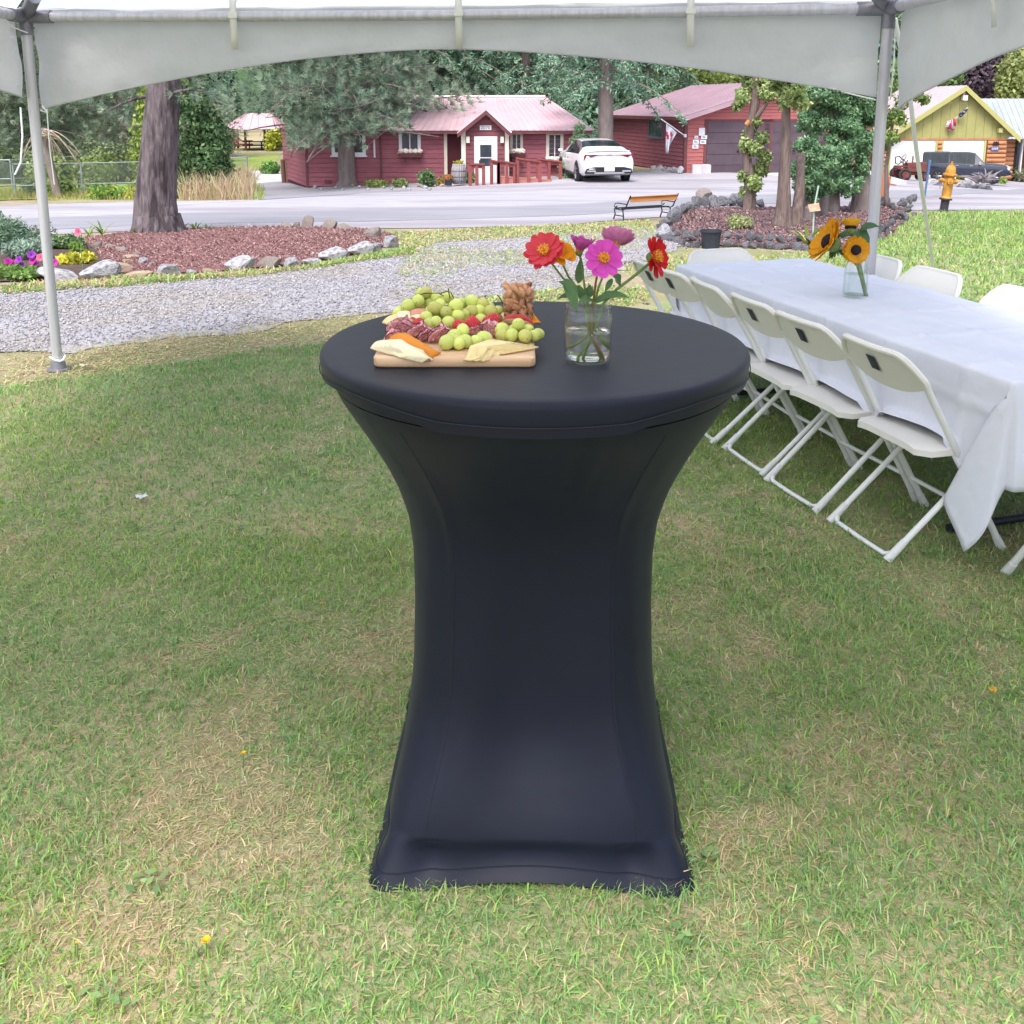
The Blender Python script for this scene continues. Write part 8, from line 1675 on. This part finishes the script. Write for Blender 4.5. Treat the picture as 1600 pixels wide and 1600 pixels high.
t5 = flower('zinnia', 'mauve zinnia seen from behind, highest bloom in the jar', 'flower', JB(975, 265, YJ + .03), (0.22, 0.55, 0.80), [(15, 175 * kz, 66 * kz, 0.42, 0.75, 0, .2, 0, .1, ()), (11, 150 * kz, 60 * kz, 0.6, 0.75, 0, .2, .002, .3, ())], m_mau, 46 * kz,
       [JB(960, 330, YJ + .025), JB(880, 500, YJ + .02), JB(800, 700, YJ + .01), rim(760, .008), JB(740, 1170, YJ + .006), bot(650, .01)], gz_, florets=False)
t6 = flower('zinnia', 'scarlet zinnia with ragged petals leaning out to the right', 'flower', JB(1365, 395, YJ + .005), (0.80, -0.50, 0.22), [(9, 185 * kz, 78 * kz, -0.05, 0.55, 0.14, .15, 0, .1, (4,)), (8, 150 * kz, 66 * kz, 0.15, 0.5, 0.12, .2, .002, .5, (2, 6))], m_red, 62 * kz,
       [JB(1300, 465, YJ + .004), JB(1150, 590, YJ + .002), JB(980, 720, YJ), rim(850), JB(760, 1130, YJ), bot(880, .008)], gz_, stem_r=0.0030)
leaf(t1, JB(470, 610, YJ - .01), JB(585, 940, YJ - .035), 125 * kz, m_zleaf, 0.004)
leaf(t1, JB(560, 770, YJ - .01), JB(405, 640, YJ - .02), 110 * kz, m_zleaf, 0.004)
leaf(t1, JB(590, 800, YJ - .01), JB(385, 820, YJ - .02), 70 * kz, m_zleaf, 0.006)
leaf(t2, JB(640, 830, YJ), JB(590, 675, YJ - .008), 90 * kz, m_zleaf, 0.003)
leaf(t3, JB(600, 660, YJ + .03), JB(628, 400, YJ + .028), 85 * kz, m_zleaf, 0.0)
leaf(t3, JB(700, 800, YJ + .02), JB(715, 670, YJ + .02), 90 * kz, m_zleaf, 0.0)
leaf(t4, JB(750, 830, YJ - .004), JB(600, 850, YJ - .03), 100 * kz, m_zleaf, 0.004)
leaf(t4, JB(770, 830, YJ - .006), JB(1105, 800, YJ - .03), 105 * kz, m_zleaf, 0.008)
leaf(t5, JB(760, 850, YJ + .01), JB(980, 790, YJ + .02), 85 * kz, m_zleaf, 0.004)
leaf(t6, JB(1020, 680, YJ), JB(945, 580, YJ - .01), 125 * kz, m_zleaf, 0.004)
leaf(t6, JB(940, 610, YJ + .004), JB(865, 745, YJ), 60 * kz, m_zleaf, 0.0)
# ================================================================== sunflowers in a bottle jar on the long table
FS = lambda zx, zy: (1250 + zx * 0.1, 320 + zy * 0.1)
SB_ = PZ(1335, 467, TABZ + 0.012); SB_.y += 0.05; SB_.x = SB_.x * (SB_.y / (SB_.y - 0.05)); YS = SB_.y; ks = mpp(YS) * 0.1
SJ = lambda zx, zy, dy=0.0: P(*FS(zx, zy), YS + dy)
jar2 = thing('milk_bottle', 'clear glass bottle holding sunflowers on the white tablecloth', 'bottle', SB_)
m_thin = thin_glass('bottle_glass', (0.97, 0.985, 0.98), 1.5)
W2 = 185 * ks; H2 = 700 * ks
p = MB(); p.lathe([(0.004, 0.001), (W2 * 0.92, 0.0), (W2 * 0.98, 0.006), (W2, 0.016), (W2 * 0.98, H2 * 0.55), (W2 * 0.95, H2 * 0.66), (W2 * 0.75, H2 * 0.80), (W2 * 0.70, H2 * 0.86), (W2 * 0.74, H2 * 0.90), (W2 * 0.74, H2 * 0.97), (W2 * 0.72, H2), (W2 * 0.66, H2), (W2 * 0.64, H2 * 0.85), (W2 * 0.70, H2 * 0.79), (W2 * 0.90, H2 * 0.655), (W2 * 0.93, H2 * 0.55), (W2 * 0.94, 0.02), (W2 * 0.88, 0.011), (0.004, 0.010)], 40)
p.build('glass_wall', m_thin, jar2, smooth=60)
p = MB(); p.lathe([(0.004, 0.012), (W2 * 0.87, 0.0125), (W2 * 0.925, 0.021), (W2 * 0.925, H2 * 0.52), (0.004, H2 * 0.52)], 40)
o = p.build('water', thin_glass('still_water', (0.985, 0.99, 0.99), 1.33), None, smooth=60); o.location = SB_; tag(o, 'clear water standing in the sunflower bottle', 'water')
m_sun = zc('#e8a818', '#e09a10', 'sunflower_petal'); m_sun2 = zc('#ecb830', '#e4aa20', 'bright_sunflower_petal')
m_sdisc = mat('sunflower_disc', c('#1d1322'), c('#2c1a1c'), rough=0.85, ns=300, bump=0.8, bs=400, bdist=0.003)
m_sleaf = mat('sunflower_leaf', c('#3f5f3c'), c('#4f7048'), rough=0.6, ns=14, translucent=0.2, bump=0.4, bs=30, bdist=0.004)
gs = 'sunflowers in the glass bottle'; inb = lambda zx, zy, dy=0.0: SJ(zx, zy, dy)
def petset(n1, L_, W_, cup): return [(n1, L_, W_, cup, 0.25, 0, .15, 0, .1, ()), (n1 - 2, L_ * .9, W_, cup + .2, 0.25, 0, .15, .003, .3, ())]
s1 = flower('sunflower', 'largest sunflower tilted to the left in the bottle', 'sunflower', SJ(470, 590), (-0.86, -0.02, 0.5), petset(20, 300 * ks, 95 * ks, .25), m_sun, 130 * ks, [SJ(600, 720, .03), SJ(800, 850, .02), SJ(900, 950, .01), SJ(960, 1150, 0), SJ(1030, 1440, 0)], gs, m_sdisc, False, stem_r=0.008, r0=0.012)
s2 = flower('sunflower', 'small sunflower facing the camera at the bottle neck', 'sunflower', SJ(865, 705, -.03), (0.10, -0.97, 0.05), petset(20, 165 * ks, 58 * ks, .06), m_sun, 82 * ks, [SJ(890, 780, .0), SJ(900, 880, .0), SJ(950, 1050, 0), SJ(1010, 1300, -.01), SJ(1040, 1430, -.01)], gs, m_sdisc, False, stem_r=0.008, r0=0.006)
s3 = flower('sunflower', 'sunflower at the back of the bunch seen edge on', 'sunflower', SJ(790, 370, .05), (0.05, 0.30, 0.95), petset(18, 170 * ks, 58 * ks, .75), m_sun2, 90 * ks, [SJ(800, 450, .05), SJ(880, 700, .03), SJ(930, 900, .02), SJ(990, 1200, .01), SJ(1040, 1420, .01)], gs, m_sdisc, False, stem_r=0.007)
leaf(s3, SJ(830, 440, .02), SJ(1080, 660, -.01), 330 * ks, m_sleaf, 0.01); leaf(s3, SJ(930, 400, .02), SJ(1240, 345, .0), 150 * ks, m_sleaf, 0.012)
leaf(s1, SJ(640, 700, .03), SJ(700, 830, -.02), 120 * ks, m_sleaf, 0.0); leaf(s1, SJ(600, 640, .03), SJ(440, 860, .0), 60 * ks, m_sleaf, 0.0)
for k in range(14):
    a = R(60 + k * 20); h = SJ(470, 590); rr = rotm((-0.86, -0.02, 0.5)); d = rr @ Vector((math.cos(a), math.sin(a), -0.35)); leaf(s1, h + d * 120 * ks + Vector((0.02, 0.015, 0)), h + d * 250 * ks + Vector((0.03, 0.02, 0)), 60 * ks, m_sleaf, 0.0, 4, name='bract')
# ================================================================== grass, gravel stones and small litter
def in_poly(X, Y, poly):
    r_ = np.zeros(len(X), bool); n = len(poly); j = n - 1
    for i in range(n):
        xi, yi = poly[i]; xj, yj = poly[j]; cnd = ((yi > Y) != (yj > Y)) & (X < (xj - xi) * (Y - yi) / (yj - yi + 1e-12) + xi); r_ ^= cnd; j = i
    return r_
_lat = rng.random((4, 64, 64))
def vnoise(X, Y, s_, k=0):
    x, y = X * s_ + 1000, Y * s_ + 1000; xi, yi = np.floor(x).astype(int), np.floor(y).astype(int); fx, fy = x - xi, y - yi; fx = fx * fx * (3 - 2 * fx); fy = fy * fy * (3 - 2 * fy); L_ = _lat[k % 4]
    g = lambda a, b_: L_[a % 64, b_ % 64]; return (g(xi, yi) * (1 - fx) + g(xi + 1, yi) * fx) * (1 - fy) + (g(xi, yi + 1) * (1 - fx) + g(xi + 1, yi + 1) * fx) * fy
zgv = np.vectorize(zg)
m_grass = mat('grass_blade', (1, 1, 1), rough=.5, attr='tint', translucent=.3, spec=.3)
GREEN = np.array(cl('#8eb062', '#7ca05a', '#9cba6c', '#6e985e', '#8cac74')); STRAW = np.array(cl('#c4b68c', '#b4a680', '#cfc29c', '#bcb07c', '#c4a98a')); LUSH = np.array(cl('#93b058', '#a2be60', '#82a450'))
def blades_mesh(name, label, X, Y, L0, W0, dry, lush, lift=.006, lay=.7):
    n = len(X); Z = zgv(X, Y) + lift; B = np.stack([X, Y, Z], 1); a = rng.uniform(0, 6.283, n); lean = np.abs(rng.normal(size=n)) * lay + .15; lean = np.where(dry > rng.random(n), lean + .8, lean)
    d = np.stack([np.cos(a) * np.sin(lean), np.sin(a) * np.sin(lean), np.maximum(.08, np.cos(lean))], 1); d = unit(d); L_ = (L0 * rng.uniform(.45, 1.3, n))[:, None]; s_ = np.stack([-np.sin(a), np.cos(a), np.zeros(n)], 1) * (W0 * rng.uniform(.6, 1.3, n))[:, None] * .5
    s_ = s_ + rng.normal(size=(n, 3)) * W0 * .15; mid_ = B + d * L_ * .55; tip = B + d * L_ + np.stack([np.cos(a) * .3, np.sin(a) * .3, -np.full(n, .18)], 1) * L_; tip[:, 2] = np.maximum(tip[:, 2], Z)
    V = np.stack([B - s_, B + s_, mid_ + s_ * .8, mid_ - s_ * .8, tip], 1).reshape(-1, 3); i = np.arange(n)[:, None] * 5
    F = np.concatenate([i + np.array([[0, 1, 2]]), i + np.array([[0, 2, 3]]), i + np.array([[3, 2, 4]])], 0)
    isd = dry > rng.random(n); isl = (~isd) & (lush > rng.random(n)); col = GREEN[rng.integers(0, len(GREEN), n)]; col = np.where(isl[:, None], LUSH[rng.integers(0, len(LUSH), n)], col); col = np.where(isd[:, None], STRAW[rng.integers(0, len(STRAW), n)], col) * rng.uniform(.75, 1.25, (n, 1))
    o = arr_mesh(name, V, F, m_grass, None, np.repeat(col, 5, 0)); return tag(o, label, 'grass', kind='stuff')
# near lawn
edge = [gxy(0, 608), gxy(140, 592), gxy(300, 566), gxy(500, 541), gxy(700, 505)]
LAWN = [(-3.9, 4.4), edge[0], edge[1], edge[2], edge[3], edge[4], (1.0, 7.6), (2.2, 8.2), (4.6, 8.2), (4.6, 3.0), (2.6, .9), (-2.2, .9)]
def sample(poly, n, x0, x1, y0, y1):
    X = rng.uniform(x0, x1, n); Y = rng.uniform(y0, y1, n); k = in_poly(X + .12 * (vnoise(X, Y, 3, 1) - .5), Y + .25 * (vnoise(X, Y, 3, 2) - .5), poly); return X[k], Y[k]
def dryness(X, Y):
    d = vnoise(X, Y, 1.5, 0) * .45 + vnoise(X, Y, 4.2, 1) * .35 + vnoise(X, Y, 11, 2) * .2; near = np.clip((2.6 - Y) / 1.6, 0, 1); return np.clip((d - .56 + .05 * near) * 3.0, .10, .75)
def lawn_part(n, y0, y1, L0, W0, name, lab):
    X, Y = sample(LAWN, n, -4 if y1 > 4 else -2.6, 4.6 if y1 > 4 else 2.9, y0, y1); dr = dryness(X, Y); keep = rng.random(len(X)) < (1 - .35 * dr); X, Y, dr = X[keep], Y[keep], dr[keep]
    lush = np.clip((vnoise(X, Y, .9, 3) - .45) * 2.5, 0, .8); tall = .8 + .9 * np.clip(vnoise(X, Y, 2.2, 3) - .4, 0, 1)
    blades_mesh(name, lab, X, Y, L0 * tall * (1 - .2 * dr), W0, dr, lush)
lawn_part(300000, .9, 3.4, .028, .0024, 'lawn_grass', 'short mown green and straw-coloured grass round the cocktail table')
lawn_part(330000, 3.4, 8.3, .034, .0036, 'lawn_grass', 'mown grass at the back of the tent towards the drive')
X, Y = sample(LAWN, 150000, -2.6, 2.9, .9, 3.6); kp = rng.random(len(X)) < .16 + .7 * dryness(X, Y); X, Y = X[kp], Y[kp]; n = len(X); V, F, C = leaves(np.stack([X, Y, np.full(n, .008)], 1), np.tile([0, 0, 1.0], (n, 1)), .036, .0028, list(STRAW * .95), .25); V[:, 2] = np.maximum(V[:, 2], .006); o = arr_mesh('thatch', V, F, m_grass, None, C); tag(o, 'dry clippings lying flat between the grass blades', 'thatch', kind='stuff')
cx_, cy_ = sample(LAWN, 90, -2.6, 2.9, .9, 5); X = np.repeat(cx_, 9) + rng.normal(size=len(cx_) * 9) * .02; Y = np.repeat(cy_, 9) + rng.normal(size=len(cx_) * 9) * .02; n = len(X); V, F, C = leaves(np.stack([X, Y, np.full(n, .022)], 1), np.tile([0, 0, 1.0], (n, 1)), .026, .012, cl('#7f9c62', '#8fa86c', '#6c8c58'), .35); o = arr_mesh('lawn_weeds', V, F, m_grass, None, C); tag(o, 'broad-leaved weeds growing in the lawn', 'weeds', kind='stuff')
# longer tufts standing out of the lawn
ng = 1100; cx_, cy_ = sample(LAWN, ng, -4, 4.6, .9, 6.5); per = 14; X = np.repeat(cx_, per) + rng.normal(size=len(cx_) * per) * .022; Y = np.repeat(cy_, per) + rng.normal(size=len(cx_) * per) * .022
blades_mesh('grass_tufts', 'longer tufts of grass standing out of the lawn', X, Y, np.full(len(X), .042), .003, np.full(len(X), .12), np.full(len(X), .4), lay=.45)
# side lawn and strips beyond
RL_ = [(1.2, 7.4), (4.6, 7.9), (14, 8.2), (20, 19), gxy(1600, 333), gxy(1500, 333), gxy(1435, 337), gxy(1400, 362), gxy(1340, 399), gxy(1190, 403)]
X, Y = sample(RL_, 150000, 1, 16, 7.3, 20); kp = rng.random(len(X)) < np.clip(1.3 - (Y - 7) * .06, .4, 1); X, Y = X[kp], Y[kp]; dr = np.clip(dryness(X, Y) * .55 + np.clip(1.2 - (X - 1.2) * .45, 0, .6) * (Y > 8), 0, .9)
blades_mesh('side_lawn_grass', 'green lawn grass right of the tent', X, Y, .05 + .006 * (Y - 7), .011, dr, np.full(len(X), .45))
X, Y = sample([(4.6, 2.6), (4.6, 8.2), (9, 8.2), (9, 1)], 35000, 4.4, 9, 1, 8.3); blades_mesh('outer_lawn_grass', 'lawn grass beyond the long table', X, Y, np.full(len(X), .05), .008, dryness(X, Y) * .6, np.full(len(X), .5))
X, Y = sample([(-8.5, 3.6), (-3.8, 4.4), (-2.2, .9), (-8, .9)], 24000, -8.5, -2, .9, 4.8); blades_mesh('outer_lawn_grass', 'lawn grass outside the left edge of the photo', X, Y, np.full(len(X), .05), .008, dryness(X, Y), np.full(len(X), .3))
ST1 = [gxy(0, 450), gxy(60, 445), gxy(176, 437), gxy(262, 434), gxy(400, 424), gxy(480, 418), gxy(640, 390), gxy(655, 396), gxy(560, 410), gxy(430, 428), gxy(300, 440), gxy(150, 450), gxy(0, 462)]
X, Y = sample(ST1, 260000, -6, 0, 7.5, 14.5); blades_mesh('verge_grass', 'strip of grass between the gravel drive and the left bed', X, Y, np.full(len(X), .07), .012, np.clip(vnoise(X, Y, 1.2, 0) * 1.0 - .1, .05, .8), np.full(len(X), .5))
ST2 = [gxy(0, 560), gxy(140, 547), gxy(250, 529), gxy(430, 509), gxy(620, 488), gxy(700, 505), gxy(500, 541), gxy(300, 566), gxy(140, 592), gxy(0, 608)]
X, Y = sample(ST2, 200000, -5, 0, 4.5, 9); Y = Y + rng.normal(size=len(X)) * .14; kp = rng.random(len(X)) < .25 + .5 * vnoise(X, Y, 2, 1); X, Y = X[kp], Y[kp]; blades_mesh('dry_verge_grass', 'thin brown grass along the near side of the gravel drive', X, Y, np.full(len(X), .03), .006, np.full(len(X), .82), np.full(len(X), .1), lay=1.0)
ST3 = [gxy(640, 480), gxy(860, 456), gxy(1010, 410), gxy(1085, 392), gxy(1300, 396), gxy(1190, 405), gxy(1040, 440), gxy(1000, 480), gxy(900, 500), gxy(700, 505)]
X, Y = sample(ST3, 160000, -2, 5, 6, 15); kp = rng.random(len(X)) < np.clip(vnoise(X, Y, 1.1, 2) * 1.5 - .35, 0, 1); X, Y = X[kp], Y[kp]; blades_mesh('patchy_grass', 'patchy grass growing through the gravel behind the tables', X, Y, np.full(len(X), .05), .012, np.full(len(X), .5), np.full(len(X), .4))
ST4 = [gxy(620, 398), gxy(680, 372), gxy(900, 356), gxy(1020, 350), gxy(1030, 396), gxy(960, 424), gxy(850, 452), gxy(640, 470)]
X, Y = sample(ST4, 150000, -4, 5, 6, 20); kp = rng.random(len(X)) < np.clip((vnoise(X, Y * 1.6, .8, 3) - .5) * 3.0, 0, .8); X, Y = X[kp], Y[kp]; blades_mesh('drive_weeds', 'thin olive weeds scattered over the middle of the gravel drive', X, Y, np.full(len(X), .035), .012, np.full(len(X), .5), np.full(len(X), .3), lay=1.0, lift=.012)
ST5 = [gxy(600, 366), gxy(700, 360), gxy(900, 352), gxy(1010, 344), gxy(1030, 358), gxy(900, 366), gxy(690, 380), gxy(640, 392)]
X, Y = sample(ST5, 260000, -4, 5, 11, 20); kp = rng.random(len(X)) < .2 + .8 * vnoise(X, Y * 1.5, 1.1, 1); X, Y = X[kp], Y[kp]; blades_mesh('roadside_grass', 'thin dry grass along the road between the two beds', X, Y, np.full(len(X), .05), .016, np.full(len(X), .62), np.full(len(X), .25), lay=.9, lift=.012)
# gravel stones on the drive
DRV = DR_NEAR + list(reversed(DR_FAR)); X, Y = sample(DRV, 170000, -7, 6, 4.6, 16); e = rng.random(len(X)) < .25; X = X + e * rng.normal(size=len(X)) * .22; Y = Y + e * rng.normal(size=len(X)) * .22; kp = rng.random(len(X)) < np.clip(1.2 - (Y - 5) * .1, .15, 1); X, Y = X[kp], Y[kp]; n = len(X)
oct_ = np.array([(1, 0, 0), (-1, 0, 0), (0, 1, 0), (0, -1, 0), (0, 0, 1), (0, 0, -1)], float); of = np.array([(0, 2, 4), (2, 1, 4), (1, 3, 4), (3, 0, 4), (2, 0, 5), (1, 2, 5), (3, 1, 5), (0, 3, 5)])
sz_ = rng.uniform(.004, .011, (n, 1, 1)) * (1 + .06 * (Y[:, None, None] - 5)); V = oct_[None] * sz_ * rng.uniform(.6, 1.3, (n, 6, 1)) * np.array((1, 1, .7)) + rng.normal(size=(n, 6, 3)) * .002; a = rng.uniform(0, 6.28, n); ca, sa = np.cos(a)[:, None], np.sin(a)[:, None]; V = np.stack([V[..., 0] * ca - V[..., 1] * sa, V[..., 0] * sa + V[..., 1] * ca, V[..., 2]], -1) + np.stack([X, Y, zgv(X, Y) + .014], 1)[:, None]
g_ = rng.uniform(.7, 1.3, (n, 1)) * np.array(cl('#9d9a9e', '#8c898f', '#b0adb1', '#a79f9b'))[rng.integers(0, 4, n)]
o = arr_mesh('gravel_stones', V.reshape(-1, 3), (np.arange(n)[:, None, None] * 6 + of[None]).reshape(-1, 3), mat('gravel_stone', (1, 1, 1), rough=.9, attr='tint'), None, np.repeat(g_, 6, 0)); tag(o, 'loose grey crushed stone on the drive', 'gravel', kind='stuff')
# dandelions, a white scrap and fallen leaves
m_dan = mat('dandelion_yellow', c('#e0b818'), c('#d8a810'), rough=.6, ns=40)
for (u, v, s_, lab) in ((319, 1469, 9, 'largest yellow dandelion in the lower left of the lawn'), (378, 1176, 5.5, 'small yellow dandelion left of the cocktail table'), (117, 1472, 3.5, 'tiny yellow dandelion at the lower left edge'), (392, 658, 3, 'tiny yellow dandelion far back in the left lawn'), (500, 942, 3, 'tiny yellow dandelion near the cocktail table cover'), (1158, 763, 3.5, 'tiny yellow dandelion under the chairs')):
    q = PZ(u, v, 0.045); k = mpp(q.y); q.z = 0; t = thing('dandelion', lab, 'flower', q, 0, 'dandelions in the lawn'); MB().tube([(0, 0, 0), (.003, .002, .04)], .0015, 5).build('stem', m_stem0, t)
    p = MB(); rr = s_ * k
    for i in range(34): a = i * 2.4; l_ = rr * (.4 + .6 * (i / 34) ** .5); dd = Vector((math.cos(a), math.sin(a), .9 - .7 * i / 34)).normalized(); sv = Vector((-math.sin(a), math.cos(a), 0)) * rr * .11; b0 = Vector((.003, .002, .042)); p.add([b0 - sv * .5, b0 + sv * .5, b0 + dd * l_ + sv, b0 + dd * l_ - sv], [(0, 1, 2, 3)])
    o = p.build('florets', m_dan, t, smooth=0); o['kind'] = 'stuff'
def litter(name, label, u, v, w_, col, h=.02):
    q = PZ(u, v, h); k = mpp(q.y); rows = [[Vector(((i - 2) * w_ * k * .25 * (1 - .5 * abs(j - 1)), (j - 1) * w_ * k * .4, h + .006 * math.sin(i * 2.1 + j))) for i in range(5)] for j in range(3)]; o = MB().grid(rows).build(name, mat(name + '_m' + label[:6], c(col), rough=.7), None, smooth=180, solid=.001); o.location = (q.x, q.y, 0); tag(o, label, 'litter' if name == 'paper_scrap' else 'leaf')
litter('paper_scrap', 'small white scrap lying on the left lawn', 222, 775, 22, '#d4d4d0', .035); litter('fallen_leaf', 'yellow fallen leaf on the lawn at the right edge', 1551, 1077, 16, '#c8a038', .04); litter('fallen_leaf', 'dark fallen leaf on the grass behind the mason jar', 1010, 475, 14, '#4c4844', .03); litter('fallen_leaf', 'pale dry leaf on the brown verge by the tent foot', 132, 570, 16, '#c8baa0', .03)
